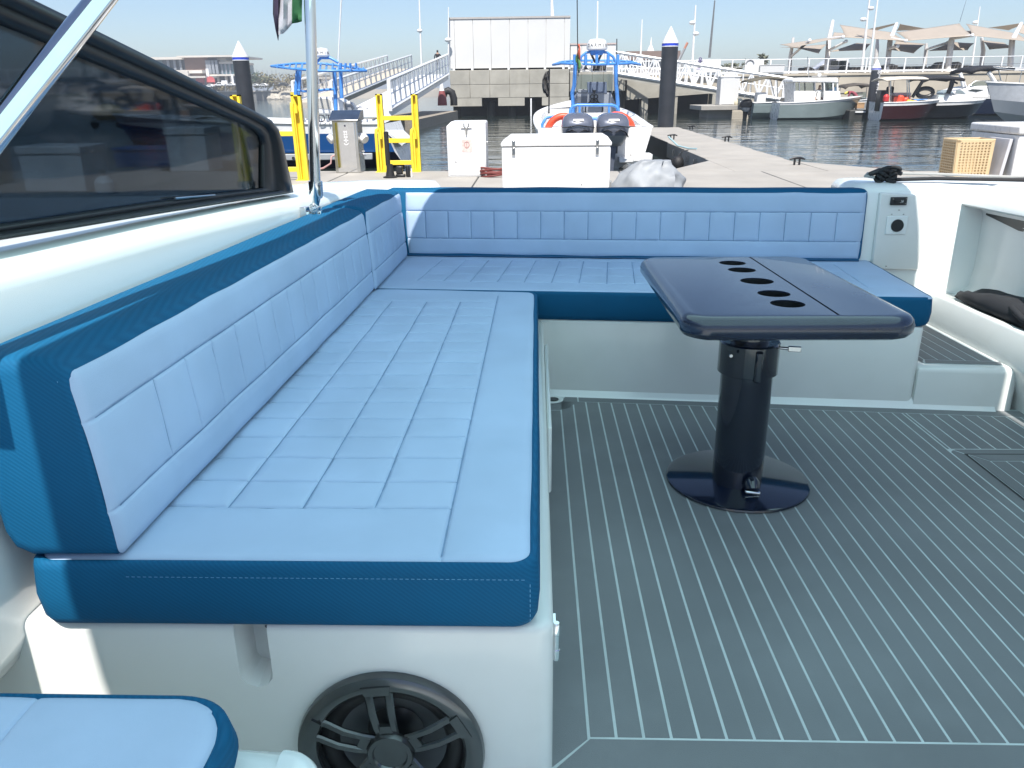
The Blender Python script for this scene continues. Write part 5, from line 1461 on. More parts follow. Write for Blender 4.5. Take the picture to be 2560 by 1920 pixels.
# pilothouse boat
Y = 50.0
a, b = rp(-260, 1160, Y), rp(470, 1160, Y)
t = thing('pilothouse_boat', 'white pilothouse boat with grey-green hull and open side door', 'boat', ((a.x + b.x) / 2, Y, 0), 'boats moored along the far quay')
hull(t, frame(a.x, Y, -3), b.x - a.x + .6, 2.6, rp(0, 1010, Y).z, rp(0, 1000, Y).z + .25, GREYH, WHITEP, GREYH, WHITEP, 1 / 18, 5 / 18, .5, kn=.86, chine=.12)
def pq(x, y): p = rp(x, y, Y - .95); return (p.x, p.z)
cabz = rp(0, 1010, Y).z
cabin = build('cabin_roof', MB().prism([pq(-80, 812), pq(-70, 780), pq(-20, 768), pq(360, 768), pq(380, 785), pq(378, 820), pq(330, 815)], 'y', Y - 1.0, Y + 1.0), WHITEP, t, bevel=.05, seg=3)
low = build('cabin_side', MB().prism([pq(-60, 1015), pq(-60, 898), pq(150, 898), pq(150, 1015)], 'y', Y - .95, Y - .88).prism([pq(235, 1015), pq(235, 898), pq(395, 900), pq(400, 940), pq(395, 1015)], 'y', Y - .95, Y - .88).prism([pq(-60, 1015), pq(-60, 815), pq(-48, 815), pq(-48, 1015)], 'y', Y - .94, Y + .9), WHITEP, t, bevel=.01)
build('cabin_side', MB().prism([pq(-60, 1015), pq(-60, 898), pq(395, 900), pq(400, 1015)], 'y', Y + .85, Y + .93), WHITEP, t, bevel=.01)
for x0_, x1_ in ((-58, -45), (-8, 0), (145, 155), (236, 248), (322, 338), (365, 380)):
    for ya, yb in ((Y - .955, Y - .87), (Y + .85, Y + .935)):
        build('window_pillar', MB().prism([pq(x0_, 900), pq(x1_, 900), pq(x1_ - 3, 815), pq(x0_ - 3, 815)], 'y', ya, yb), WHITEP if x0_ > 200 else DASH, t, smooth=0)
for x0_, x1_ in ((-45, -8), (0, 145), (248, 322)):
    wpan = build('window', MB().prism([pq(x0_, 896), pq(x1_, 896), pq(x1_ - 3, 818), pq(x0_ - 3, 818)], 'y', Y - .93, Y - .915), CLEARG, t, smooth=0)
build('front_window', MB().prism([pq(340, 900), pq(372, 902), pq(362, 818), pq(335, 818)], 'y', Y - .9, Y + .9), CLEARG, t, smooth=0)
build('roof_rail', MB().tube([pq(20, 0)[:0] or (rp(80, 768, Y).x, Y - .6, rp(80, 755, Y).z), (rp(230, 765, Y).x, Y - .6, rp(230, 752, Y).z)], .02, 6), STEEL, t)
build('roof_light', MB().ball((rp(190, 758, Y).x, Y, rp(190, 758, Y).z + .1), .12, 10, 6), WHITEP, t)
tub(t, 'anchor_roller', [rp(380, 1000, Y - .3), rp(395, 985, Y - .3), rp(420, 1000, Y - .3)], .07, DASH)
tub(t, 'antenna', [rp(88, 765, Y), rp(75, 560, Y)], .018, STEEL, 6)
pe = person('person', 'person in white shirt standing in the pilothouse doorway', Matrix.Translation((rp(188, 900, Y - .6).x, Y - .6, rp(188, 826, Y - .6).z - 1.80)) @ Matrix.Rotation(R(200), 4, 'Z'), STAND, SEDGE, SRAD, [CLOTHW, CLOTHB, SKIN, HAIR], standing)
# boat with brown bimini behind the pilothouse
Y = 55.0
a, b = rp(300, 1050, Y), rp(760, 1050, Y)
t = thing('small_boat', 'white runabout with low brown bimini just left of the numbered pile', 'boat', ((a.x + b.x) / 2, Y, 0), 'boats moored along the far quay')
hull(t, frame(a.x, Y, 0), b.x - a.x, 2.2, rp(500, 1000, Y).z, rp(500, 960, Y).z, WHITEP, WHITEP, GREYH, WHITEP, 1 / 18, 12 / 18, .4)
bimini(t, rp, [(395, 865), (425, 840), (530, 826), (640, 832), (668, 858)], Y, 1.0, mat('brown_bimini', (.07, .06, .05), .85))
for x0_, x1_ in ((400, 375), (660, 650)):
    for s in (-.9, .9): tub(t, 'bimini_pole', [rp(x0_, 860, Y + s), rp(x1_, 990, Y + s)], .025, STEEL, 6)
build('windscreen', MB().prism([(rp(430, 985, Y).x, rp(430, 985, Y).z), (rp(610, 985, Y).x, rp(610, 985, Y).z), (rp(600, 905, Y).x, rp(600, 905, Y).z), (rp(450, 915, Y).x, rp(450, 915, Y).z)], 'y', Y - .8, Y - .78), CLEARG, t, smooth=0)
build('wheelhouse_rail', MB().tube([rp(390, 925, Y - .9), rp(620, 915, Y - .9)], .05, 6), BLACK, t)
# bending person in yellow cap and red shirt
BEND = [(0, 0, .92), (0, .18, 1.12), (0, .42, 1.22), (0, .52, 1.20), (0, .62, 1.14), (0, .70, 1.08),
        (.10, 0, .88), (.11, .03, .48), (.11, -.05, .09), (.11, .09, .04), (-.10, 0, .88), (-.11, .03, .48), (-.11, -.05, .09), (-.11, .09, .04),
        (.19, .40, 1.18), (.22, .48, .92), (.18, .60, .74), (.17, .66, .68), (-.19, .40, 1.18), (-.22, .48, .92), (-.18, .60, .74), (-.17, .66, .68)]
bc = rp(560, 1000, 53.2)
person('person', 'person in red shirt and yellow cap bending over on the far boats', Matrix.Translation((bc.x, 53.2, rp(560, 918, 53.2).z - 1.32)) @ Matrix.Rotation(R(70), 4, 'Z') @ Matrix.Scale(1.15, 4), BEND, SEDGE, SRAD, [mat('crimson_shirt', (.25, .05, .07), .8), CLOTHB, SKIN, mat('yellow_cap', (.75, .62, .12), .7)], lambda c: 3 if c.y > .52 and c.z > 1.02 else (2 if c.z < .86 and c.y > .40 else (0 if c.z > .9 else 1)))
# little floating platform under the numbered pile
a, b = rp(470, 1078, 49), rp(820, 1078, 49)
t = thing('floating_platform', 'small dark floating platform at the foot of the numbered pile', 'pontoon', ((a.x + b.x) / 2, 49, 0))
build('float', MB().bb(a.x, b.x - 1, 48.6, 52, -.2, rp(600, 1085, 49).z), DARKC, t, bevel=.05)
build('fender_strip', MB().bb(a.x + .3, b.x - 1.2, 48.52, 48.6, rp(600, 1110, 49).z, rp(600, 1095, 49).z), WHITEM, t)
build('ramp', MB().tube([rp(770, 1080, 49), rp(830, 1050, 49)], .06, 6), STEEL, t)
a, b = rp(560, 1072, 49.3), rp(640, 1022, 49.3)
t = thing('wooden_crate', 'brown cardboard-coloured crate on floating platform by numbered pile', 'crate', ((a.x + b.x) / 2, 49.3, a.z))
build('crate_body', MB().bb(a.x, b.x, 49.3, 49.9, a.z, b.z), mat('cardboard', (.45, .28, .15), .8), t, bevel=.01)
build('crate_lid', MB().bb(a.x - .02, b.x + .02, 49.28, 49.92, b.z + .002, b.z + .05), mat('cardboard_lid', (.5, .33, .18), .8), t)
# maroon boat with canopy
Y = 47.0
a, b = rp(735, 1150, Y), rp(1345, 1150, Y)
t = thing('work_boat', 'maroon hulled open boat with cream canopy and red console', 'boat', ((a.x + b.x) / 2, Y, 0), 'boats moored along the far quay')
hull(t, frame(a.x, Y, -2), b.x - a.x, 2.3, rp(900, 1010, Y).z, rp(900, 1010, Y).z + .12, REDH, WHITEP, REDH, WHITEP, 1 / 18, 13 / 18, .4, kn=.80, chine=.1)
cn = bimini(t, rp, [(780, 785), (860, 772), (1000, 766), (1190, 768)], Y, 1.0, mat('cream_canopy', (.68, .62, .52), .7), .06, 'canopy_top')
for x in (880, 895, 1055, 1075):
    for s in (-.8, .8): tub(t, 'canopy_post', [rp(x, 775, Y + s), rp(x + (2 if x < 1000 else 8), 1010, Y + s)], .03, mat('tan_post', (.5, .42, .34), .5) if x == 880 and s < 0 else STEEL, 6)
build('console', MB().bb(rp(895, 940, Y).x, rp(1060, 940, Y).x, Y - .5, Y + .3, .4, rp(980, 945, Y).z), mat('red_console', (.30, .05, .03), .5), t, bevel=.04)
build('console_top', MB().bb(rp(893, 915, Y).x, rp(1062, 915, Y).x, Y - .52, Y + .32, rp(980, 945, Y).z, rp(980, 915, Y).z), mat('mauve_top', (.42, .36, .36), .5), t, bevel=.03)
build('engine_cover', MB().bb(rp(905, 880, Y).x, rp(965, 880, Y).x, Y + .4, Y + .8, .5, rp(930, 852, Y).z), CLOTHB, t, bevel=.1, seg=3)
build('cool_box', MB().bb(rp(750, 950, Y).x, rp(810, 950, Y).x, Y - .6, Y, .5, rp(780, 890, Y).z), BLACK, t, bevel=.04)
t2 = thing('fire_extinguisher', 'red cylinder standing on the maroon boat beside its canopy post', 'cylinder', tuple(rp(845, 1000, Y - .9)))
p = rp(845, 1000, Y - .9); ht = rp(845, 930, Y - .9).z
build('tank', MB().lathe([(.15, p.z), (.16, p.z + .1), (.16, ht - .12), (.06, ht)], 14, (p.x, Y - .9, 0)), mat('red_tank', (.55, .04, .04), .4), t2)
build('valve', MB().lathe([(.05, ht), (.05, ht + .12)], 8, (p.x, Y - .9, 0)), BLACK, t2)
p = rp(1030, 985, Y - .9)
t2 = thing('life_jacket', 'orange and yellow life jackets heaped on the maroon boat rail', 'life jacket', (p.x, Y - .9, p.z - .2))
build('jacket', MB().box((p.x - .25, Y - .9, p.z - .02), (.30, .3, .52), Matrix.Rotation(R(14), 3, 'Y')).box((p.x + .06, Y - .95, p.z - .08), (.28, .3, .40), Matrix.Rotation(R(-20), 3, 'Y')), ORANGE, t2, smooth=70, bevel=.09, seg=3)
build('jacket', MB().box((p.x + .36, Y - 1.0, p.z - .14), (.62, .3, .24), Matrix.Rotation(R(8), 3, 'Y')), mat('yellow_vest', (.8, .45, .08), .6), t2, smooth=70, bevel=.07, seg=3)
# black bowrider
Y = 48.5
a, b = rp(1090, 1150, Y), rp(1765, 1150, Y)
t = thing('bowrider_boat', 'black hulled bowrider with white deck and black bimini', 'boat', ((a.x + b.x) / 2, Y, 0), 'boats moored along the far quay')
zsh = rp(1400, 1000, Y - 1.1).z
hull(t, frame(a.x, Y, -5), b.x - a.x, 2.5, zsh - .05, zsh + .05, BLACKH, WHITEP, BLACKH, WHITEP, None, None, kn=.78, chine=.1)
build('fore_deck', MB().loft([[(rp(1290, 1005, Y).x, Y - .95, zsh - .02), (rp(1290, 1005, Y).x, Y + .95, zsh - .02), (rp(1310, 935, Y).x, Y + .7, rp(1310, 935, Y).z), (rp(1310, 935, Y).x, Y - .7, rp(1310, 935, Y).z)], [(rp(1560, 1000, Y).x, Y - .8, zsh), (rp(1560, 1000, Y).x, Y + .8, zsh), (rp(1560, 950, Y).x, Y + .5, rp(1500, 940, Y).z), (rp(1560, 950, Y).x, Y - .5, rp(1500, 940, Y).z)], [(rp(1720, 1000, Y).x, Y - .25, zsh + .03), (rp(1720, 1000, Y).x, Y + .25, zsh + .03), (rp(1720, 990, Y).x, Y + .1, zsh + .1), (rp(1720, 990, Y).x, Y - .1, zsh + .1)]]), WHITEP, t, smooth=40, bevel=.05)
bimini(t, rp, [(1150, 795), (1200, 775), (1310, 770), (1420, 772), (1540, 785)], Y, 1.0, BIMK, .14)
for s in (-1, 1):
    tub(t, 'tower_leg', [rp(1215, 795, Y + s), rp(1160, 880, Y + s), rp(1110, 960, Y + s)], .10, BLACKM)
    tub(t, 'tower_leg', [rp(1510, 790, Y + s), rp(1490, 860, Y + s), rp(1460, 925, Y + s)], .13, BLACKM)
    tub(t, 'tower_brace', [rp(1490, 790, Y + s), rp(1555, 825, Y + s)], .05, BLACKM)
ws = MB()
build('windscreen', MB().loft([[(rp(1270, 930, Y).x, Y - .9, rp(1270, 930, Y).z), (rp(1440, 910, Y).x, Y - .9, rp(1440, 920, Y).z), (rp(1420, 880, Y).x, Y - .8, rp(1420, 885, Y).z), (rp(1290, 885, Y).x, Y - .8, rp(1290, 890, Y).z)], [(rp(1270, 930, Y).x, Y - .88, rp(1270, 930, Y).z), (rp(1440, 910, Y).x, Y - .88, rp(1440, 920, Y).z), (rp(1420, 880, Y).x, Y - .78, rp(1420, 885, Y).z), (rp(1290, 885, Y).x, Y - .78, rp(1290, 890, Y).z)]]), CLEARG, t, smooth=0)
build('seat_ring', MB().tube([(rp(1195, 915, Y).x + .45 * math.cos(R(q)), Y - .5, rp(1195, 915, Y).z + .24 * math.sin(R(q))) for q in range(0, 360, 24)], .12, 8, closed=True), BLACK, t, smooth=60)
build('cover', MB().loft([[rp(1530, 925, Y), rp(1530, 925, Y + .8), rp(1545, 885, Y + .8), rp(1545, 885, Y)], [rp(1640, 930, Y), rp(1640, 930, Y + .8), rp(1600, 890, Y + .8), rp(1600, 890, Y)]]), mat('grey_blue_cover', (.16, .20, .22), .7), t, bevel=.04)
build('blue_cushion', MB().bb(rp(1110, 990, Y - 1).x, rp(1250, 990, Y - 1).x, Y - 1.15, Y - .8, rp(1180, 1000, Y - 1).z, rp(1180, 978, Y - 1).z), mat('bright_blue_vinyl', (.06, .22, .55), .5), t, bevel=.03)
for yy in (1030, 1060):
    p = rp(1655, yy, Y - 1.0); build('bow_light', MB().ball((p.x, Y - 1.02, p.z), .09, 8, 6), WHITEP, t)
# navy cruiser
Y = 54.0
a, b = rp(1500, 1150, Y), rp(2420, 1150, Y)
t = thing('cabin_cruiser', 'navy hulled cabin cruiser with white cabin and black bimini', 'boat', ((a.x + b.x) / 2, Y, 0), 'boats moored along the far quay')
zsh = rp(1900, 965, Y - 1.4).z
hull(t, frame(a.x, Y, 2), b.x - a.x, 3.2, zsh - .05, zsh + .2, NAVYH, NAVYH, NAVYH, WHITEP, None, None, chine=.1)
def cq(x, y): p = rp(x, y, Y - 1.2); return (p.x, p.z)
up = build('cabin', MB().prism([cq(1530, 965), cq(1520, 910), cq(1640, 870), cq(1760, 848), cq(2080, 842), cq(2130, 870), cq(2110, 965)], 'y', Y - 1.2, Y + 1.2), WHITEP, t, bevel=.12, seg=3)
for pts in ([(1660, 893), (1700, 880), (1810, 888), (1740, 908)], [(1925, 893), (2110, 885), (2080, 910), (1925, 905)], [(1910, 960), (2060, 958), (2050, 975), (1920, 978)]):
    build('window', MB().prism([cq(*q) for q in pts], 'y', Y - 1.225, Y - 1.19), DARKGL, up, smooth=0)
bimini(t, rp, [(1590, 720), (1640, 695), (1740, 680), (1860, 678), (2005, 685)], Y, 1.3, BIMK, .2)
for s in (-1.1, 1.1):
    tub(t, 'arch', [rp(1580, 730, Y + s), rp(1610, 860, Y + s)], .09, WHITEM)
    tub(t, 'arch', [rp(1590, 720, Y + s), rp(1640, 860, Y + s)], .06, WHITEM)
    tub(t, 'arch', [rp(1860, 710, Y + s), rp(1930, 820, Y + s)], .13, WHITEM)
    tub(t, 'bimini_pole', [rp(1960, 690, Y + s), rp(1985, 800, Y + s)], .03, STEEL, 6)
build('windscreen', MB().prism([cq(1640, 870), cq(1730, 800), cq(1960, 795), cq(2060, 840), cq(1760, 850)], 'y', Y - 1.1, Y - 1.07), CLEARG, t, smooth=0)
tub(t, 'windscreen_frame', [rp(1640, 870, Y - 1.1), rp(1730, 800, Y - 1.1), rp(1970, 792, Y - 1.1), rp(2070, 840, Y - 1.1)], .03, STEEL, 6)
tub(t, 'bow_rail', [rp(1860, 835, Y - 1.3), rp(1990, 830, Y - 1.3), rp(2210, 835, Y - 1.3)], .025, STEEL, 6)
for x in (1870, 1960, 1985): tub(t, 'rail_post', [rp(x, 835, Y - 1.3), rp(x + 10, 965, Y - 1.3)], .022, STEEL, 6)
# silver boat, bow to the left, cut by the frame
Y = 39.0
bw = rp(1785, 1090, Y)
t = thing('motor_cruiser', 'silver white cruiser bow pointing left at right picture edge', 'boat', (bw.x + 4, Y + 1, 0), 'boats moored along the far quay')
hull(t, frame(bw.x + 9.0, Y + 1.7, 191), 9.2, 3.2, 1.55, 1.95, SILVH, mat('silver_topside', (.55, .57, .60), .2, coat=.3), SILVH, WHITEP, None, None, kn=.42, chine=.14)
Ms = frame(bw.x + 9.0, Y + 1.7, 191)
build('cabin', MB().loft([[(0.8, -1.1, 1.55), (6.2, -1.0, 1.9), (6.2, 1.0, 1.9), (.8, 1.1, 1.55)], [(1.0, -1.0, 2.3), (5.0, -.8, 2.35), (5.0, .8, 2.35), (1.0, 1.0, 2.3)], [(1.2, -.9, 2.5), (3.8, -.7, 2.55), (3.8, .7, 2.55), (1.2, .9, 2.5)]]).xf(Ms), WHITEP, t, bevel=.06, seg=2)
build('windscreen', MB().loft([[(2.0, -.95, 2.45), (4.6, -.75, 2.42), (4.6, .75, 2.42), (2.0, .95, 2.45)], [(2.0, -.8, 2.9), (3.7, -.6, 2.85), (3.7, .6, 2.85), (2.0, .8, 2.9)]]).xf(Ms), DARKGL, t)
rail = MB().tube([Ms @ Vector((x, y, z)) for x, y, z in ((3.5, 1.45, 2.3), (6.5, 1.1, 2.45), (8.3, .5, 2.55), (9.0, 0, 2.6), (8.3, -.5, 2.55), (6.5, -1.1, 2.45), (3.5, -1.45, 2.3))], .022, 6)
build('bow_rail', rail, STEEL, t, smooth=60)
for x, y in ((4.5, 1.38), (6.5, 1.1), (8.0, .62)):
    build('rail_post', MB().tube([Ms @ Vector((x, y, 1.8)), Ms @ Vector((x, y, 2.42))], .02, 6), STEEL, t)

# ================================================================== FAR BACKGROUND
# ------------------------------------------------------------------ concrete pier with the white building
YP = 62.0
def P3(x, y, Y=YP): return zy(3, x, y, Y)
def xz(x, y, Y=YP): p = P3(x, y, Y); return (p.x, p.z)
pier = thing('concrete_pier', 'pale concrete pier on dark supports under the white building', 'pier', (P3(650, 900).x, YP, 0))
CP = mat('pier_concrete', (.36, .345, .30), .85, var=.16, vs=.7, bump=.5, bs=14, dirt=((.20, .19, .15), .5, .9))
ztop, zbot = P3(600, 602).z, P3(600, 915).z
z2_ = P3(600, 845).z
xs = [155, 430, 572, 800, 950, 1186]
for i, (a, b) in enumerate(((155, 430), (572, 800), (950, 1186))):
    build('pier_leg', MB().bb(P3(a, 880).x, P3(b, 880).x, YP, YP + 2.0, zbot, z2_), CP, pier, smooth=0)
zmid = P3(600, 730).z
n = 6
for r0, r1 in ((ztop, zmid), (zmid, z2_)):
    for i in range(n):
        a, b = 155 + (1186 - 155) * i / n, 155 + (1186 - 155) * (i + 1) / n
        build('concrete_panel', MB().bb(P3(a, 700).x + .015, P3(b, 700).x - .015, YP - .002 * (i % 2), YP + .5, r1 + .012, r0 - .01), CP, pier, bevel=.02)
build('pier_core', MB().bb(P3(155, 700).x + .05, P3(1186, 700).x - .05, YP + .12, YP + 16, z2_ + .01, ztop - .02), CP, pier, smooth=0)
build('pier_shadow_wall', MB().bb(P3(165, 700).x, P3(1186, 700).x, YP + 4, YP + 16, -1, z2_), DARKC, pier, smooth=0)  # near-black block, paints the shade below the pier
for x in (200, 500, 690, 870, 1100):
    build('support_pile', MB().lathe([(.3, -2), (.3, zbot + .3)], 10, (P3(x, 900).x, YP + 1.4, 0)), DARKC, pier)
build('fender_post', MB().bb(P3(850, 880).x, P3(862, 880).x, YP - .3, YP, 0, P3(850, 850).z), WHITEM, pier)
# lower wing to the right
YW = 62.6
zt1, zb1 = P3(1300, 620, YW).z, P3(1300, 790, YW).z
wg = thing('concrete_pier', 'lower pale concrete pier wing behind the centre boat', 'pier', (P3(1500, 800, YW).x, YW, 0))
for i in range(5):
    a, b = 1192 + 96 * i, 1192 + 96 * (i + 1)
    build('concrete_panel', MB().bb(P3(a, 700, YW).x + .02, P3(b, 700, YW).x - .02, YW, YW + .5, zb1, zt1), CP, wg, bevel=.02)
build('pier_core', MB().bb(P3(1192, 700, YW).x, P3(1672, 700, YW).x, YW + .2, YW + 12, zb1 + .02, zt1 - .02), CP, wg, smooth=0)
for x in (1215, 1330, 1450, 1560, 1640):
    build('support_pile', MB().lathe([(.32, -2), (.32, zb1)], 10, (P3(x, 900, YW).x, YW + .9, 0)), DARKC, wg)
build('under_shadow', MB().bb(P3(1192, 700, YW).x, P3(1672, 700, YW).x, YW + 5, YW + 11.9, -1, zb1), DARKC, wg, smooth=0)  # shade beneath the wing, put in as a dark block
# white building of tall panels
bd = thing('white_building', 'windowless white building of tall wall panels on the concrete pier', 'building', (P3(650, 600).x, YP + .3, ztop))
BW = mat('white_cladding', (.64, .64, .63), .5, var=.03, vs=.5, dirt=((.66, .64, .58), .25, .5))
zr, zf = P3(600, 152).z, P3(600, 588).z
ed = [142, 195, 355, 510, 670, 830, 985, 1145, 1195]
for a, b in zip(ed[:-1], ed[1:]):
    build('wall_panel', MB().bb(P3(a, 400).x + .012, P3(b, 400).x - .012, YP + .25, YP + .45, zf, zr - .06), BW, bd, bevel=.015)
    build('panel_foot', MB().bb(P3(b - 18, 590).x, P3(b, 590).x, YP + .2, YP + .5, ztop, zf), WHITEM, bd)
build('wall_core', MB().bb(P3(142, 400).x + .05, P3(1195, 400).x - .05, YP + .40, YP + 12, zf, zr - .1), BW, bd, smooth=0)
build('side_wall', MB().bb(P3(142, 400).x, P3(142, 400).x + .2, YP + .46, YP + 12, zf, zr - .05), BW, bd, smooth=0)
build('roof_edge', MB().bb(P3(138, 150).x, P3(1198, 150).x, YP + .2, YP + 12.1, zr - .05, zr + .08), mat('grey_flashing', (.42, .40, .38), .6), bd, smooth=0)
zr2 = P3(1400, 382, YP + 2).z
for i in range(4):
    a, b = 1197 + 98 * i, 1197 + 98 * (i + 1)
    build('annex_panel', MB().bb(P3(a, 400, YP + 2).x + .012, P3(b, 400, YP + 2).x - .012, YP + 2, YP + 2.2, zf, zr2 - .04), BW, bd, bevel=.015)
build('annex_core', MB().bb(P3(1197, 400, YP + 2).x, P3(1588, 400, YP + 2).x - .05, YP + 2.15, YP + 9, zf - .5, zr2 - .08), BW, bd, smooth=0)
build('annex_roof', MB().bb(P3(1195, 382, YP + 2).x, P3(1592, 382, YP + 2).x, YP + 1.95, YP + 9.1, zr2 - .03, zr2 + .08), mat('pink_flashing', (.5, .42, .40), .6), bd, smooth=0)
# round hose loop at the pier corner
tub_pts = [P3(95, 910, 60), P3(92, 840, 60), P3(110, 795, 60), P3(140, 782, 60), P3(172, 800, 60), P3(188, 850, 60), P3(190, 912, 60)]
build('rubber_arch', MB().tube(tub_pts, .27, 10), RUBBER, None, 'black rubber hose arch at the left corner of the pier', 'hose', smooth=60)
tc = thing('traffic_cone', 'red and white cone beside the black hose arch', 'cone', tuple(P3(90, 912, 59)))
cz = P3(90, 912, 59); cw = .35
build('cone_body', MB().lathe([(cw, cz.z), (cw * .9, cz.z + .5), (cw * .55, cz.z + 1.0)], 14, (cz.x, 59, 0)), mat('dull_red', (.25, .06, .06), .6), tc)
build('cone_tip', MB().lathe([(cw * .55, cz.z + 1.0), (cw * .2, cz.z + 1.7)], 14, (cz.x, 59, 0)), WHITEM, tc)
# low timber landing at the foot of the left gangway
a, b = zy(2, 1290, 960, 44), zy(2, 1880, 930, 58)
build('landing_float', MB().loft([[(a.x - 1, 42, -.3), (a.x + 2, 40.5, -.3), (b.x, 58, -.3), (b.x - 3, 58.5, -.3)], [(a.x - 1, 42, .52), (a.x + 2, 40.5, .52), (b.x, 58, .52), (b.x - 3, 58.5, .52)]]), WOOD, None, 'weathered timber landing float below the left gangway', 'pontoon', smooth=0)

# ------------------------------------------------------------------ gangways
def gangway(label, lo, hi, width, railh, nb, m=WHITEM, loc=None, truss=False, girder=None, rails=(-1, 1)):
    """lo, hi: deck line ends (near-side bottom chord)"""
    lo, hi = Vector(lo), Vector(hi)
    t = thing('gangway', label, 'gangway', tuple(lo), 'white railed gangways')
    d = hi - lo; side = Vector((-d.y, d.x, 0)).normalized() * width
    up = Vector((0, 0, railh))
    for sg in rails:
        o = Vector((0, 0, 0)) if sg < 0 else side
        a, b = lo + o, hi + o
        build('top_rail', MB().tube([a + up, b + up], .075 if not truss else .10, 6), m, t)
        build('bottom_chord', MB().tube([a, b], .10 if not truss else .13, 6), m, t)
        build('mid_rail', MB().tube([a + up * .5, b + up * .5], .03, 6), m, t)
        build('end_post', MB().tube([a - Vector((0, 0, .1)), a + up], .10, 6), m, t)
        build('end_post', MB().tube([b, b + up], .08, 6), m, t)
        for i in range(1, nb):
            p = a.lerp(b, i / nb)
            build('baluster', MB().tube([p, p + up], .045 if not truss else .05, 6), m, t)
            if truss or i % 1 == 0:
                q = a.lerp(b, (i - (1 if truss else .5)) / nb)
                if truss:
                    build('diagonal', MB().tube([q if i % 2 else q + up, p + up if i % 2 else p], .055, 6), m, t)
                else:
                    build('diagonal', MB().tube([p, a.lerp(b, (i - .5) / nb) + up], .035, 6), m, t)
    gm = girder or WHITEM
    q = [lo - Vector((0, 0, .35)), hi - Vector((0, 0, .35)), hi + side - Vector((0, 0, .35)), lo + side - Vector((0, 0, .35))]
    build('deck', MB().loft([q, [v + Vector((0, 0, .33)) for v in q]]), gm, t, smooth=0)
    return t
BEIGE = mat('beige_girder', (.45, .41, .34), .8)
gangway('white gangway with slanted bars rising right to the pier, nearer of two', zy(2, 1300, 940, 38), zy(2, 1800, 640, 58), 2.0, zy(2, 1290, 690, 38).z - zy(2, 1290, 940, 38).z, 15, rails=(-1,))
gangway('long white gangway climbing behind the left blue boat, farther of two', zy(2, 800, 880, 50), zy(2, 1485, 590, 82), 2.4, zy(2, 800, 690, 50).z - zy(2, 800, 870, 50).z, 16, girder=BEIGE)
gangway('white trussed gangway sloping down right towards the far boats', zy(4, -300, 840, 60), zy(4, 1750, 1165, 57), 2.0, 1.40, 22, truss=True, girder=CP)
# concrete abutment under it
a, b = zy(4, -150, 1000, 63), zy(4, 890, 1000, 63)
t = thing('concrete_abutment', 'concrete abutment with dark bays under the right gangway', 'abutment', ((a.x + b.x) / 2, 63, 0))
build('abutment_beam', MB().loft([[(a.x, 63, zy(4, 0, 1150, 63).z), (b.x, 63, zy(4, 890, 1070, 63).z), (b.x, 66, zy(4, 890, 1070, 63).z), (a.x, 66, zy(4, 0, 1060, 63).z)], [(a.x, 63, zy(4, 0, 900, 63).z), (b.x, 63, zy(4, 890, 1045, 63).z), (b.x, 66, zy(4, 890, 1045, 63).z), (a.x, 66, zy(4, 0, 900, 63).z)]]), CP, t, smooth=0)
build('shadow_back', MB().bb(a.x, b.x, 66, 67, -1, zy(4, 0, 1060, 66).z), DARKC, t, smooth=0)  # dark slab standing in for the shade inside the bays
for x in (60, 400, 875):
    q = zy(4, x, 1100, 63); build('abutment_leg', MB().bb(q.x - .25, q.x + .25, 63.05, 64.5, -1, zy(4, x, 1060, 63).z), CP, t, smooth=0)
# white kiosk
a, b = zy(4, 912, 1210, 54), zy(4, 1125, 1210, 54)
t = thing('kiosk', 'plain white kiosk box standing on a low float left of far boats', 'kiosk', ((a.x + b.x) / 2, 54, a.z))
build('kiosk_wall', MB().bb(a.x, b.x, 54, 55.2, a.z, zy(4, 1000, 890, 54).z), BW, t, bevel=.03)
build('kiosk_roof', MB().bb(a.x - .04, b.x + .04, 53.96, 55.24, zy(4, 1000, 890, 54).z, zy(4, 1000, 878, 54).z), WHITEM, t)
build('kiosk_door', MB().bb(a.x + .15, a.x + .9, 53.985, 54.0, a.z + .05, a.z + 2.0), BW, t, bevel=.004)
a2, b2 = zy(4, 690, 1210, 53.5), zy(4, 1190, 1210, 53.5)
build('landing_float', MB().bb(a2.x, b2.x, 53, 57, a.z - .30, a.z - .01).bb(a2.x + .6, b2.x - .6, 53.8, 56.5, -.3, a.z - .30), DOCKC, None, 'low concrete float carrying the white kiosk', 'pontoon', smooth=0, bevel=.03)
p = zy(4, 1140, 1190, 53.4)
build('mooring_buoy', MB().ball((p.x, 53.4, p.z), .32, 14, 10), mat('cream_buoy', (.72, .64, .45), .6), None, 'cream ball buoy on float beside the white kiosk', 'buoy', smooth=70)

# ------------------------------------------------------------------ quay wall on the right with railing
YQ = 66.5
zq = zy(5, 600, 718, YQ).z
x0 = zy(4, 1020, 900, YQ).x; x1 = x0 + 75
qw = thing('quay_wall', 'long beige concrete quay wall behind the far boats', 'wall', (x0 + 20, YQ, 0))
QC = mat('quay_concrete', (.46, .41, .33), .85, var=.12, vs=.5, bump=.4, bs=10, dirt=((.30, .26, .20), .4, .6))
x = x0
while x < x1:
    build('wall_panel', MB().bb(x + .02, x + 4.38, YQ, YQ + .5, -1.5, zq - .22), QC, qw, bevel=.03)
    x += 4.4
build('wall_cap', MB().bb(x0 - .1, x1, YQ - .08, YQ + .6, zq - .2, zq), QC, qw, bevel=.03)
build('quay_terrace', MB().bb(x0 - 12, x1 + 80, YQ + .5, YQ + 60, -1.5, zq - .02), QC, None, kind='structure', smooth=0)
build('quay_back_terrace', MB().bb(P3(1672, 700, YW).x, x0 - 12, YQ + 14, YQ + 60, -1.5, zq - .06), QC, None, kind='structure', smooth=0)
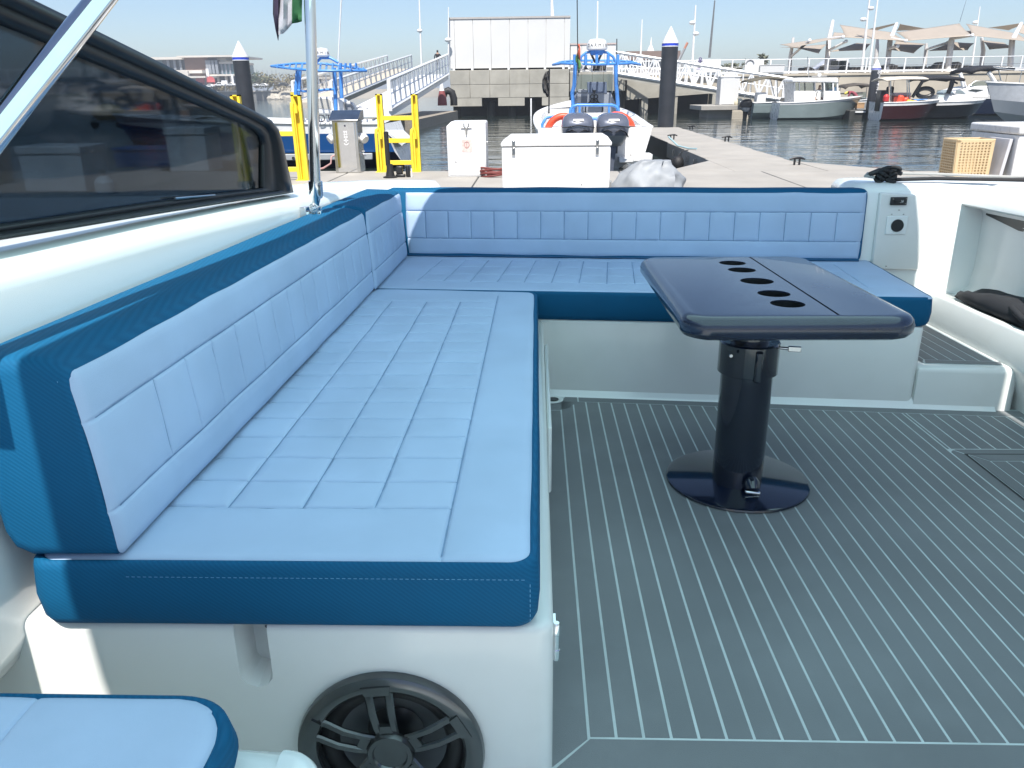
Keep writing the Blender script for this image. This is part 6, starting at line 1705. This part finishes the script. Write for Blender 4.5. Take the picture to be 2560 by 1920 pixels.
rl = thing('railing', 'thin white metal railing along the top of the beige quay wall', 'railing', (x0 + 20, YQ + .2, zq))
zrail = zy(5, 600, 576, YQ + .2).z
build('top_rail', MB().tube([(x0 - 14, YQ + .2, zrail), (x1, YQ + .2, zrail)], .035, 6), WHITEM, rl)
build('mid_rail', MB().tube([(x0 - 14, YQ + .2, (zrail + zq) / 2), (x1, YQ + .2, (zrail + zq) / 2)], .018, 6), STEEL, rl)
build('foot_rail', MB().bb(x0 - 14, x1, YQ + .15, YQ + .25, zq + .06, zq + .20), WHITEM, rl, smooth=0)
stp_ = zy(5, 190 + 100, 600, YQ).x - zy(5, 100, 600, YQ).x
px = zy(5, 98, 600, YQ).x
k = -9
while px + k * stp_ < x1 - 20:
    xx = px + k * stp_
    build('rail_post', MB().bb(xx - .05, xx + .05, YQ + .16, YQ + .24, zq, zrail), WHITEM, rl, smooth=0)
    k += 1
# banners and planter box on the railing
def banner(x0_, x1_, y0_, y1_, label, art=None):
    a, b = zy(4, x0_, y1_, YQ + .05), zy(4, x1_, y0_, YQ + .05)
    t = thing('banner', label, 'banner', ((a.x + b.x) / 2, YQ + .05, a.z), 'white banners on the quay railing')
    build('sheet', MB().bb(a.x, b.x, YQ + .05, YQ + .08, a.z, b.z), WHITEP, t, smooth=0)
    build('edge_strip', MB().bb(a.x, b.x, YQ + .04, YQ + .05, b.z - .06, b.z), WHITEM, t, smooth=0)
    return t, a, b
VIOLET = mat('violet_ink', (.12, .10, .22), .6)
t, a, b = banner(640, 935, 680, 835, 'white banner with dark anchor emblem on the quay railing')
c = zy(4, 692, 722, YQ + .04)
build('anchor_emblem', MB().tube([(c.x, YQ + .03, c.z + .22), (c.x, YQ + .03, c.z - .25)], .05, 6).tube([(c.x + .09 * math.cos(R(q)), YQ + .03, c.z + .28 + .09 * math.sin(R(q))) for q in range(0, 360, 40)], .04, 6, closed=True).tube([(c.x + .28 * math.cos(R(q)), YQ + .03, c.z - .02 + .26 * math.sin(R(q))) for q in range(190, 351, 16)], .05, 6).tube([(c.x - .18, YQ + .03, c.z + .12), (c.x + .18, YQ + .03, c.z + .12)], .04, 6), VIOLET, t)
build('caption_line', MB().bb(c.x - .35, c.x + .35, YQ + .03, YQ + .05, c.z - .48, c.z - .42), mat('lilac_ink', (.45, .38, .58), .6), t, smooth=0)
t, a, b = banner(1200, 1432, 680, 838, 'white banner with grey arc emblem beside the white planter box')
c = zy(4, 1268, 722, YQ + .04)
build('arc_emblem', MB().tube([(c.x + .32 * math.cos(R(q)), YQ + .03, c.z - .1 + .30 * math.sin(R(q))) for q in range(10, 171, 16)], .05, 6), mat('grey_ink', (.3, .3, .32), .6), t)
LEAF = mat('dusty_leaf', (.13, .14, .10), .8, var=.3)
def clump(name, label, cx, cy, z0, w, h, m=None, n=90, grp=None, sz=.2, cat='plant'):
    """small plant: stems plus many small leaf faces"""
    t = thing(name, label, cat, (cx, cy, z0), grp)
    rnd = random.Random(int(cx * 31 + cy * 7))
    st = MB()
    for k in range(5):
        st.tube([(cx, cy, z0), (cx + rnd.uniform(-.4, .4) * w, cy + rnd.uniform(-.3, .3) * w, z0 + h * rnd.uniform(.5, .85))], [.03 * h, .01 * h], 5)
    build('stem', st, WOOD, t)
    lf = MB()
    for k in range(n):
        a = rnd.uniform(0, 6.28); r_ = w / 2 * rnd.random() ** .6; zz = z0 + h * (.25 + .75 * rnd.random())
        f = 1 - abs((zz - z0) / h - .55) * .9
        c = Vector((cx + r_ * f * math.cos(a), cy + r_ * f * math.sin(a), zz))
        u = Vector((rnd.uniform(-1, 1), rnd.uniform(-1, 1), rnd.uniform(-.6, 1))).normalized() * sz * rnd.uniform(.6, 1.3)
        v = u.cross(Vector((rnd.uniform(-1, 1), rnd.uniform(-1, 1), rnd.uniform(-1, 1)))).normalized() * sz * .4
        lf.add([c - u, c + v, c + u, c - v], [(0, 1, 2, 3)])
    build('foliage', lf, m or LEAF, t, smooth=0, fix=False)
    return t
for px_, lab in ((1275, 'small grey-green shrub in front of arc emblem banner'), (1025, 'thin dusty shrub right of the anchor banner'), (1090, 'low dusty shrub between the two quay banners')):
    p = zy(4, px_, 835, YQ - .3 + .9); clump('shrub', lab, p.x, YQ + 1.0, zq, 1.5, 1.1 if px_ > 1200 else .8)
a, b = zy(4, 1378, 840, YQ - .2), zy(4, 1668, 742, YQ - .2)
t = thing('planter_box', 'plain white planter box on the quay wall edge', 'planter', ((a.x + b.x) / 2, YQ - .2, a.z))
build('planter_body', MB().bb(a.x, b.x, YQ - .25, YQ - .02, a.z, b.z - .06), BW, t, bevel=.02)
build('planter_rim', MB().bb(a.x - .03, b.x + .03, YQ - .28, YQ + .0, b.z - .05, b.z), BW, t)
p = zy(4, 1395, 800, YQ + 1.6); clump('palm_shrub', 'grey-green palm shrub behind the planter box', p.x, YQ + 1.6, zq, 1.1, 1.5, n=110, sz=.22)

# ------------------------------------------------------------------ shade sails
COLW = mat('sail_column_white', (.62, .61, .60), .5)
def sail(label, pts, sag=.06, N=10):
    c = [rp(x, y, Y) for x, y, Y in pts]
    P = []
    cen = sum(c, Vector()) / 4
    for i in range(N + 1):
        row = []
        for j in range(N + 1):
            u, v = i / N, j / N
            p = c[0] * (1 - u) * (1 - v) + c[1] * u * (1 - v) + c[2] * u * v + c[3] * (1 - u) * v
            e = sag * (4 * u * (1 - u) * abs(2 * v - 1) ** 3 + 4 * v * (1 - v) * abs(2 * u - 1) ** 3)
            row.append(p + (cen - p) * e)
        P.append(row)
    o = build('shade_sail', MB().grid(P), SAND, None, label, 'shade sail', 'sand coloured shade sails over the quay', smooth=70, fix=False)
    o.modifiers.new('s', 'SOLIDIFY').thickness = .02
    return o
sail('low light shade sail at the far left end of the sail row', [(-200, 440, 72), (272, 372, 70), (425, 366, 67.5), (-82, 470, 67.5)])
sail('dark underside sail hanging at the left end of the row', [(-190, 470, 74), (-60, 468, 68), (184, 530, 68), (268, 438, 74)], .06)
sail('upper light sail with a peak left of the thin white poles', [(392, 243, 73), (905, 318, 73), (1052, 404, 67.5), (440, 368, 67.5)], .035)
sail('dark sail underside right of the leftmost leaning column', [(298, 508, 69), (560, 422, 74), (700, 430, 74), (650, 495, 69)], .06)
sail('broad light sail rising to the right, middle of the row', [(950, 318, 72), (1574, 230, 75), (1706, 352, 67.5), (1058, 402, 67.5)], .035)
sail('dark sail underside in the middle of the row', [(880, 490, 69), (950, 400, 75), (1240, 432, 75), (1122, 526, 69)], .06)
sail('light sail sloping down to the right picture edge', [(1640, 233, 75), (2150, 332, 73), (2290, 412, 67.5), (1702, 352, 67.5)], .035)
sail('dark sail underside above the black bimini', [(1268, 502, 69), (1500, 412, 75), (1720, 426, 75), (1658, 494, 69)], .06)
sail('dark sail underside at the right end of the row', [(1800, 395, 76), (2010, 420, 76), (2110, 470, 69), (1870, 488, 69)], .06)
sail('small high dark sail at the leftmost tall mast', [(318, 362, 74), (335, 318, 76), (436, 325, 76), (440, 362, 72)], .04)
sail('thin high sail ridge left of the middle tall mast', [(668, 290, 76), (945, 230, 74), (925, 250, 76), (760, 300, 78)], .05)
sail('thin high sail ridge right of the middle tall mast', [(955, 305, 76), (985, 238, 74), (1250, 285, 77), (1100, 300, 78)], .05)
sail('small dark sail fold under the right tall mast', [(1600, 305, 75), (1690, 300, 76), (1712, 345, 70), (1640, 338, 70)], .04)
sail('thin high sail ridge at the right picture edge', [(1860, 275, 78), (2170, 232, 75), (2210, 240, 75), (2060, 300, 77)], .05)
sail('dark sail corner at the extreme right end', [(2165, 320, 73), (2190, 240, 75), (2330, 260, 76), (2330, 380, 73)], .05)
def column(label, pts, r=.34, strut=None):
    q = [rp(x, y, Y) for x, y, Y in pts]
    t = thing('sail_mast', label, 'mast', tuple(q[0]), 'white masts of the shade sails')
    q[0].z = zq - .05
    build('mast', MB().tube(q, [r * .55] * (len(q) - 1) + [r * .35], 12), COLW, t, smooth=60)
    for s in strut or []:
        build('strut', MB().tube([rp(*s[0]), rp(*s[1])], .10, 8), COLW, t)
        build('strut_cap', MB().ball(rp(*s[1]), .15, 8, 6), WHITEM, t)
    return t
column('leaning white sail mast, first from the left', [(258, 720, 69), (285, 400, 70), (325, 205, 71)], .36, [((280, 500, 69), (455, 408, 68)), ((275, 380, 69), (425, 366, 67.5))])
column('leaning white sail mast between the two thin poles', [(740, 720, 76), (760, 480, 76), (765, 380, 76)], .32)
column('leaning white sail mast, second thick one from the left', [(855, 720, 69), (890, 400, 70), (955, 232, 71)], .38, [((880, 480, 69), (965, 456, 68)), ((900, 380, 69), (1045, 404, 67.5))])
column('thin leaning sail mast under the middle dark sail', [(1225, 720, 76), (1245, 500, 76), (1248, 428, 76)], .30, [((1240, 490, 76), (1460, 420, 70))])
column('leaning white sail mast, third thick one from the left', [(1455, 720, 69), (1495, 400, 69), (1500, 360, 69)], .42, [((1490, 385, 69), (1700, 350, 67.5))])
column('leaning sail mast right of the black bimini', [(1780, 720, 76), (1810, 500, 76), (1795, 370, 76)], .34)
column('leaning white sail mast nearest the right edge', [(2070, 720, 69), (2095, 400, 69), (2185, 232, 71)], .40)
column('short white mast at the left end of the sails', [(-105, 720, 72), (-95, 560, 72), (-65, 370, 72)], .30, [((-90, 560, 72), (95, 400, 68))])
# woven lounge seats behind the railing
WOV = mat('dark_woven_rattan', (.06, .055, .05), .8, var=.3, vs=10)
WOVL = mat('light_woven_rattan', (.30, .28, .25), .8)
def lounge(x0_, x1_, ytop, label, dome=True):
    a, b = rp(x0_, 700, YQ + 2.5), rp(x1_, 700, YQ + 2.5); zt = rp(x0_, ytop, YQ + 2.5).z
    t = thing('lounge_seat', label, 'seat', ((a.x + b.x) / 2, YQ + 2.5, zq), 'dark woven lounge seats on the quay')
    w = b.x - a.x; pts = [(a.x, zq)] + [(a.x + w * i / 12, zq + .1 + (zt - zq - .1) * (math.sin(math.pi * (i + .7) / 13.4) ** .5 if dome else min(1, .6 + .4 * math.sin(math.pi * i / 12)))) for i in range(13)] + [(b.x, zq)]
    build('shell', MB().prism(pts, 'y', YQ + 2.5, YQ + 3.4), WOV, t, bevel=.05)
    n = max(4, int(w / .28))
    for i in range(1, n):
        f = i / n; k = f * 12; zz = pts[1 + int(k)][1] - .05
        xx = a.x + w * f
        build('weave_strip', MB().tube([(xx - .06, YQ + 2.485, zq + .05), (xx + .06, YQ + 2.485, zz)], .028, 5), WOVL, t)
    build('cushion', MB().bb(a.x + w * .1, b.x - w * .1, YQ + 3.4, YQ + 4.0, zq + .3, zq + .5), WOV, t, bevel=.05)
for x0_, x1_, yt, lab in ((20, 150, 662, 'low woven seat behind the railing, leftmost'), (482, 605, 664, 'low woven seat behind railing right of the white vehicle'), (612, 690, 664, 'narrow woven seat behind the thin white poles'), (800, 985, 632, 'domed woven seat right of the second thick mast'), (1030, 1150, 658, 'low woven seat left of the railing gap, first of pair'), (1155, 1275, 655, 'low woven seat beside its twin, second of pair'),
                          (1325, 1450, 612, 'tall woven seat left of the third thick mast'), (1490, 1605, 610, 'tall woven seat right of the third thick mast'), (1600, 1690, 645, 'low woven seat joined to the tall one at right'), (1700, 1770, 655, 'small woven seat just left of black bimini')):
    lounge(x0_, x1_, yt, lab)
# white vehicle behind the railing
a, b = rp(170, 705, YQ + 8), rp(485, 705, YQ + 8); zt = rp(300, 585, YQ + 8).z
t = thing('parked_van', 'white van parked behind the quay railing', 'van', ((a.x + b.x) / 2, YQ + 8, zq))
w = b.x - a.x; hz = zt - zq
build('van_body', MB().prism([(a.x, zq + .35), (a.x, zq + hz * .45), (a.x + w * .10, zq + hz * .55), (a.x + w * .33, zq + hz * .95), (a.x + w * .40, zt), (a.x + w * .92, zt), (b.x, zq + hz * .7), (b.x, zq + .35)], 'y', YQ + 8, YQ + 9.9), mat('van_paint', (.55, .56, .60), .3, coat=.4), t, bevel=.12, seg=3)
for f0, f1 in ((.14, .36), (.40, .62), (.65, .90)):
    lo_ = .55; build('window', MB().prism([(a.x + w * f0, zq + hz * .55), (a.x + w * f1, zq + hz * .55), (a.x + w * f1, zq + hz * .9), (a.x + w * (f0 + (.16 if f0 < .2 else 0)), zq + hz * .9)], 'y', YQ + 7.97, YQ + 8.02), DARKGL, t, smooth=0)
for f in (.18, .80):
    build('wheel', MB().lathe([(.36, YQ + 7.95), (.40, YQ + 8.0), (.40, YQ + 8.2)], 16, (a.x + w * f, 0, zq + .40), 'y'), RUBBER, t)
# ------------------------------------------------------------------ lamp posts, poles and masts
def lamp(label, n, top, bot, Y, heads=(), r=.09, m=WHITEM, name='lamp_post', z0=None):
    a, b = zy(n, *top, Y), zy(n, *bot, Y)
    t = thing(name, label, 'lamp post' if heads else 'pole', tuple(b), 'tall thin poles of the marina')
    build('pole', MB().tube([b, a.lerp(b, .5), a], [r, r * .8, r * .5], 8), m, t, smooth=60)
    for hx, hy, s in heads:
        c = zy(n, hx, hy, Y)
        h = build('lamp_head', MB().ball(c, (.26, .2, .16), 10, 6), WHITEM, t, smooth=60)
        px = a.lerp(b, (hy - top[1]) / (bot[1] - top[1]))
        build('lamp_arm', MB().tube([px, c], .04, 6), WHITEM, t)
    return t
lamp('white lamp post with two heads right of the thick dark pile', 4, (643, 60), (600, 770), 68, ((602, 262, -1), (645, 388, 1)), .11)
lamp('dark grey sailing mast leaning slightly left of the sails', 4, (862, 5), (800, 665), 110, (), .16, mat('grey_mast', (.12, .13, .14), .5), 'ship_mast')
lamp('white lamp post with two heads in front of the sails', 5, (690, -40), (608, 705), 67.5, ((700, 82, 1), (625, 192, -1)), .12)
lamp('thin white pole just right of the lamp post before sails', 5, (772, -40), (680, 705), 67.6, (), .11, WHITEM, 'flag_pole')
lamp('white lamp post with round head above the right sails', 5, (1778, 65), (1690, 700), 79, ((1730, 222, -1),), .09)
lamp('thin grey line pole rising from the right sail peak', 5, (1645, -10), (1578, 215), 75, (), .03, STEEL, 'flag_pole')
lamp('white lamp pole behind the farther left gangway', 2, (1546, -60), (1568, 560), 75, ((1552, 265, 1),), .10)
lamp('short white pole on the white building left corner', 3, (142, 62), (142, 560), 61.8, ((138, 345, -1),), .07, WHITEM)
lamp('white pole on the white building roof, right half', 3, (1033, -60), (1040, 142), 64, (), .14, WHITEM, 'flag_pole')
lamp('thin white pole between white annex and the dark pile', 3, (1816, 168), (1802, 480), 75, (), .08, WHITEM, 'flag_pole')
# person on the gangway
p = zy(2, 1705, 420, 62)
person('person', 'person in dark shirt standing at the top of the left gangway', Matrix.Translation((p.x, 62, p.z - 1.82)) @ Matrix.Rotation(R(10), 4, 'Z'), STAND, SEDGE, SRAD, [CLOTHB, CLOTHB, SKIN, HAIR], standing)
# far pier with red crane boom and control tower in the middle distance
a, b = zy(4, 0, 660, 180), zy(4, 240, 660, 180)
t = thing('far_terminal', 'long low brown roofed terminal far behind the dark pile', 'building', ((a.x + b.x) / 2, 180, 0))
build('terminal_wall', MB().bb(a.x - 2, b.x + 3, 180, 190, 0, a.z - .5), mat('far_beige', (.42, .38, .35), .8), t, smooth=0)
build('terminal_roof', MB().bb(a.x - 3, b.x + 4, 179, 191, a.z - .5, a.z + 1.2), mat('far_brown_roof', (.22, .15, .12), .8), t, smooth=0)
c = zy(4, 122, 600, 182)
build('terminal_tower', MB().lathe([(1.0, a.z + 1.0), (1.0, c.z - .3), (.7, c.z + .5), (.2, c.z + 1.5), (.05, c.z + 3)], 12, (c.x, 182, 0)), WHITEM, t)
a, b = zy(4, 430, 730, 160), zy(4, 548, 490, 160)
t = thing('crane', 'thin far crane boom with orange tip behind the dark pile', 'crane', (a.x, 160, 0))
build('boom', MB().tube([a, a.lerp(b, .72)], .28, 6), mat('crane_grey', (.3, .3, .3), .6), t)
build('boom_tip', MB().tube([a.lerp(b, .72), b], .24, 6), mat('crane_orange', (.5, .2, .12), .6), t)
build('crane_base', MB().bb(a.x - 1, a.x + 1, 159, 161, 0, a.z), mat('crane_base', (.3, .3, .3), .6), t)

# ------------------------------------------------------------------ far shore on the left
YF = 250.0
def F8(x, y, Y=YF): return zy(8, x, y, Y)
SOIL = mat('shore_soil', (.34, .31, .26), .9, var=.2, vs=.05)
zs0 = F8(1400, 690).z
sh = build('far_shore', MB().loft([[(-420, 258, -2), (F8(2300, 700).x, 258, -2), (F8(2300, 700).x + 40, 330, -2), (F8(2300, 700).x + 40, 900, -2), (-420, 900, -2)], [(-420, 262, zs0 - 1.5), (F8(2300, 700).x - 2, 262, zs0 - 1.5), (F8(2300, 700).x + 38, 332, zs0 - 1), (F8(2300, 700).x + 38, 900, zs0), (-420, 900, zs0)]]), SOIL, None, kind='structure', smooth=0)
a, b = F8(500, 800, 254), F8(1780, 800, 254)
build('far_quay', MB().bb(a.x - 30, b.x, 254, 263, -1, F8(1400, 772, 254).z), mat('dark_quay_side', (.16, .16, .15), .8, var=.2, vs=.3), None, 'low dark quay along the far left shore', 'quay', smooth=0)
build('far_quay', MB().bb(a.x - 30, b.x + 2, 253.6, 263, F8(1400, 772, 254).z, F8(1400, 757, 254).z), CONC, None, 'pale concrete capping of the far left quay', 'quay', smooth=0)
rk = MB(); rnd = random.Random(4)
ROCK = mat('breakwater_rock', (.40, .37, .31), .9, var=.3, vs=.6)
for i in range(240):
    xx = rnd.uniform(F8(1760, 700, 256).x, F8(2420, 700, 256).x); f = rnd.random()
    zz = .1 + f * (zs0 - .6); yy = 252 + f * 9
    s = rnd.uniform(.7, 1.7)
    n0 = len(rk.v)
    rk.ball((0, 0, 0), (s, s * .8, s * .7), 6, 4)
    M = Matrix.Translation((xx, yy, zz)) @ Matrix.Rotation(rnd.uniform(0, 6), 4, 'Z') @ Matrix.Rotation(rnd.uniform(-.5, .5), 4, 'X')
    rk.xf(M, n0)
build('breakwater_rocks', rk, ROCK, None, 'pale boulders of the breakwater on the far left shore', 'rocks', kind='stuff', smooth=0, fix=False)
BRN = mat('brown_cladding', (.16, .095, .07), .8, var=.15, vs=.3)
OFFW = mat('offwhite_render', (.62, .58, .52), .8, var=.08, vs=.2)
GLS = mat('blue_glass_front', (.06, .13, .16), .15, var=.2, vs=.4, coat=.3)
GLD = mat('dark_glass_front', (.03, .04, .05), .2, var=.3, vs=.5)
t = thing('waterfront_building', 'modern brown and glass building on the far left shore', 'building', (F8(900, 600).x, YF + 14, zs0))
def fb(name, x0_, x1_, y0_, y1_, d0, d1, m, par=None):
    a, b = F8(x0_, y1_, YF + d0), F8(x1_, y0_, YF + d0)
    return build(name, MB().bb(a.x, b.x, YF + d0, YF + d1, a.z, b.z), m, par or t, smooth=0)
fb('brown_wall', 588, 880, 296, 545, 12, 30, BRN)
fb('left_block', 60, 590, 318, 475, 16, 32, GLD)
fb('left_roof', 20, 592, 286, 330, 14, 34, OFFW)
lg = fb('glass_front', 100, 245, 318, 400, 15.6, 15.9, GLS)
for x in (165, 330, 420, 500): fb('mullion', x, x + 10, 330, 470, 15.4, 15.7, DASH)
fb('main_roof', 450, 1260, 262, 298, 10, 36, OFFW)
fb('window_bay', 868, 1020, 332, 525, 11.5, 30, GLD)
for x in (868, 905, 950, 1000): fb('mullion', x, x + 8, 335, 522, 11.2, 11.5, DASH)
fb('upper_box', 1010, 1130, 300, 350, 13, 30, OFFW)
fb('right_fascia', 1010, 1245, 350, 385, 12, 30, OFFW)
gw = fb('glass_wall', 1020, 1250, 385, 528, 12.5, 30, GLS)
for x in (1075, 1130, 1185): fb('mullion', x, x + 4, 386, 527, 12.2, 12.5, DASH)
fb('floor_band', 850, 1260, 526, 556, 11, 30, OFFW)
for x0_, x1_ in ((960, 1020), (1030, 1130), (1140, 1200), (1205, 1260)): fb('shop_front', x0_, x1_, 558, 668, 14, 30, GLD)
for x in (1020, 1131, 1200): fb('column', x, x + 9, 556, 672, 12, 13, OFFW)
fb('terrace_deck', 340, 800, 470, 520, 6, 16, OFFW)
fb('terrace_soffit', 600, 780, 520, 550, 6.5, 16, BRN)
fb('porch_roof', 600, 845, 552, 582, 2, 12, OFFW)
fb('porch_wall', 640, 840, 582, 690, 4, 12, DASH)
fb('flank_wall', 440, 600, 478, 600, 5, 16, OFFW)
for x in (880, 1218): fb('flag_stem', x, x + 9, 450 if x < 1000 else 530, 660, 4, 4.4, WHITEM)
# road signs and cars
for x, lab in ((785, 'red road sign left of the porch on the far shore'), (930, 'red road sign right of the porch on the far shore')):
    p = F8(x, 690, YF + 3); s_ = thing('road_sign', lab, 'sign', tuple(p), 'red signs on the far shore')
    build('board', MB().lathe([(1.4, YF + 3), (1.4, YF + 3.2)], 12, (p.x, 0, F8(x, 622, YF + 3).z), 'y').bb(p.x - 1.2, p.x + 1.2, YF + 3, YF + 3.2, F8(x, 665, YF + 3).z, F8(x, 640, YF + 3).z), mat('sign_red', (.55, .10, .10), .5), s_)
    build('sign_post', MB().bb(p.x - .15, p.x + .15, YF + 3.2, YF + 3.4, zs0 - 1, F8(x, 640, YF + 3).z), WHITEM, s_)
CARW = mat('car_white', (.72, .73, .74), .25, coat=.5); CARK = mat('car_black', (.02, .02, .025), .2, coat=.5)
def car(x0_, x1_, yt, yb, m, label, Y=YF + 1):
    a, b = F8(x0_, yb, Y), F8(x1_, yt, Y); w = b.x - a.x; h = b.z - a.z; z0 = a.z
    c = thing('parked_car', label, 'car', ((a.x + b.x) / 2, Y, z0), 'cars parked on the far shore')
    build('car_body', MB().prism([(a.x, z0 + h * .2), (a.x, z0 + h * .52), (a.x + w * .2, z0 + h * .60), (a.x + w * .33, z0 + h), (a.x + w * .72, z0 + h), (a.x + w * .88, z0 + h * .62), (b.x, z0 + h * .55), (b.x, z0 + h * .2)], 'y', Y, Y + 2), m, c, bevel=.1)
    build('car_window', MB().prism([(a.x + w * .26, z0 + h * .62), (a.x + w * .36, z0 + h * .92), (a.x + w * .70, z0 + h * .92), (a.x + w * .82, z0 + h * .64)], 'y', Y - .03, Y + .02), DARKGL, c, smooth=0)
    for f in (.2, .78): build('wheel', MB().lathe([(h * .2, Y - .05), (h * .2, Y + .25)], 12, (a.x + w * f, 0, z0 + h * .2), 'y'), RUBBER, c)
car(855, 950, 662, 715, CARW, 'white car on far shore nearest the window frame')
car(968, 1105, 642, 700, CARW, 'white pickup car on far shore left of the small white board')
car(1140, 1250, 648, 695, CARW, 'white car on far shore just left of the dark pile')
car(1490, 1570, 658, 696, CARW, 'white car on far shore right of the dark pile')
car(1590, 1700, 655, 697, CARW, 'white car on far shore, second right of dark pile')
car(1845, 1985, 640, 700, CARK, 'black car on the far breakwater')
car(2000, 2080, 658, 695, CARW, 'white car on far shore beside the blue boat top')
a = F8(1118, 690, YF + 2); s_ = thing('notice_board', 'small white board among far shore cars', 'sign', tuple(a))
build('board', MB().bb(a.x - .9, a.x + .9, YF + 2, YF + 2.2, F8(1118, 660, YF + 2).z, F8(1118, 615, YF + 2).z), WHITEM, s_)
build('sign_post', MB().bb(a.x - .1, a.x + .1, YF + 2.2, YF + 2.4, zs0 - 1, F8(1118, 660, YF + 2).z), WHITEM, s_)
def tree(x, y0_, y1_, w, label, m, Y=YF + 8, n=420):
    p = F8(x, y1_, Y); zt = F8(x, y0_, Y).z; z0 = zs0 - .5; h = zt - z0
    t = thing('tree', label, 'tree', (p.x, Y, z0), 'trees on the far shore')
    rnd = random.Random(int(x))
    tr = MB().tube([(p.x, Y, z0), (p.x + .1, Y, z0 + h * .4), (p.x - .1, Y, z0 + h * .7)], [.28, .2, .1], 7)
    for k in range(6):
        an = rnd.uniform(0, 6.28); tr.tube([(p.x, Y, z0 + h * rnd.uniform(.25, .5)), (p.x + w * .35 * math.cos(an), Y + w * .35 * math.sin(an), z0 + h * rnd.uniform(.6, .9))], [.12, .04], 5)
    build('trunk', tr, WOOD, t)
    lf = MB()
    cl = [(rnd.uniform(-.34, .34) * w, rnd.uniform(-.34, .34) * w, h * rnd.uniform(.42, .86), w * rnd.uniform(.14, .26)) for _ in range(11)]
    for k in range(n):
        cx, cy, cz, cr = cl[k % len(cl)]
        d = Vector((rnd.gauss(0, 1), rnd.gauss(0, 1), rnd.gauss(0, 1))).normalized() * cr * rnd.random() ** .4
        c = Vector((p.x + cx, Y + cy, z0 + cz)) + d
        u = Vector((rnd.uniform(-1, 1), rnd.uniform(-1, 1), rnd.uniform(-1, 1))).normalized() * .42
        v = u.cross(Vector((rnd.uniform(-1, 1), rnd.uniform(-1, 1), rnd.uniform(-1, 1)))).normalized() * .24
        lf.add([c - u, c + v, c + u, c - v], [(0, 1, 2, 3)])
    build('crown', lf, m, t, smooth=0, fix=False)
TG = mat('far_tree_green', (.045, .075, .03), .8, var=.3); TD = mat('far_dry_bush', (.20, .17, .09), .9, var=.3)
tree(1530, 545, 690, 11, 'round green tree just right of the dark pile on far shore', TG)
tree(1650, 590, 690, 9, 'pale green small tree right of the round green tree', mat('far_tree_pale', (.14, .15, .08), .85, var=.3))
tree(1745, 580, 690, 9, 'dry yellowish tree in the middle of the far shore', TD)
tree(2030, 595, 690, 10, 'dry brown tree beside the blue boat top', TD)
tree(2190, 600, 690, 10, 'dry brown tree farther right behind the polished pole', TD)
for x in (860, 980, 1010, 1060, 1180, 1260):
    p = F8(x, 720, 263); clump('bank_grass', 'dry grass tuft on the far bank above the dark quay', p.x, 263.5, zs0 - 1.8, 5.5, 2.6, TD, 120, 'dry grass tufts on the far bank', .6)
ORD = 'first second third fourth fifth sixth seventh eighth ninth tenth eleventh'.split()
for i, (x, yt) in enumerate(((1562, 462), (1645, 468), (1705, 480), (1770, 472), (1826, 470), (1878, 500), (1925, 505), (1968, 500), (2015, 515), (2050, 515), (2085, 520))):
    p = F8(x, 690, 420); q = F8(x - 4, yt, 420)
    build('yacht_mast', MB().tube([(p.x, 420, 0), (q.x, 420, q.z)], [.22, .14], 6), mat('mast_grey', (.25, .28, .30), .5) if i == 0 else bpy.data.materials['mast_grey'], None, ORD[i] + ' thin grey yacht mast from the left in the far row', 'mast', 'distant yacht masts', smooth=60)
a, b = F8(2120, 700, 300), zy(2, 800, 690, 300)
for x0_, x1_, yt, lab in ((640, 700, 660, 'hazy low beige block left of the farther gangway'), (700, 800, 680, 'hazy low beige block touching the farther gangway')):
    a, b = zy(2, x0_, 740, 300), zy(2, x1_, yt, 300)
    t = thing('far_block', lab, 'building', ((a.x + b.x) / 2, 300, 0))
    build('block_wall', MB().bb(a.x, b.x, 300, 312, 0, b.z), OFFW, t, smooth=0)
    build('block_roof', MB().bb(a.x - .5, b.x + .5, 299.5, 312.5, b.z, b.z + .6), CONC, t, smooth=0)
    for k in range(3):
        xx = a.x + (b.x - a.x) * (k + .3) / 3
        build('window', MB().bb(xx, xx + (b.x - a.x) * .12, 299.9, 300.05, b.z - 2.4, b.z - 1), GLD, t, smooth=0)

# ------------------------------------------------------------------ sea haze
hm = bpy.data.materials.new('sea_haze'); hm.use_nodes = True
hn = hm.node_tree.nodes; hn.clear()
ho = hn.new('ShaderNodeOutputMaterial'); hv = hn.new('ShaderNodeVolumePrincipled')
hv.inputs['Color'].default_value = (.86, .92, 1.0, 1); hv.inputs['Density'].default_value = .0010; hv.inputs['Anisotropy'].default_value = .2
hm.node_tree.links.new(hv.outputs[0], ho.inputs['Volume'])
build('haze', MB().bb(-1520, 1520, -320, 2420, -7, 20), hm, None, kind='stuff', smooth=0)
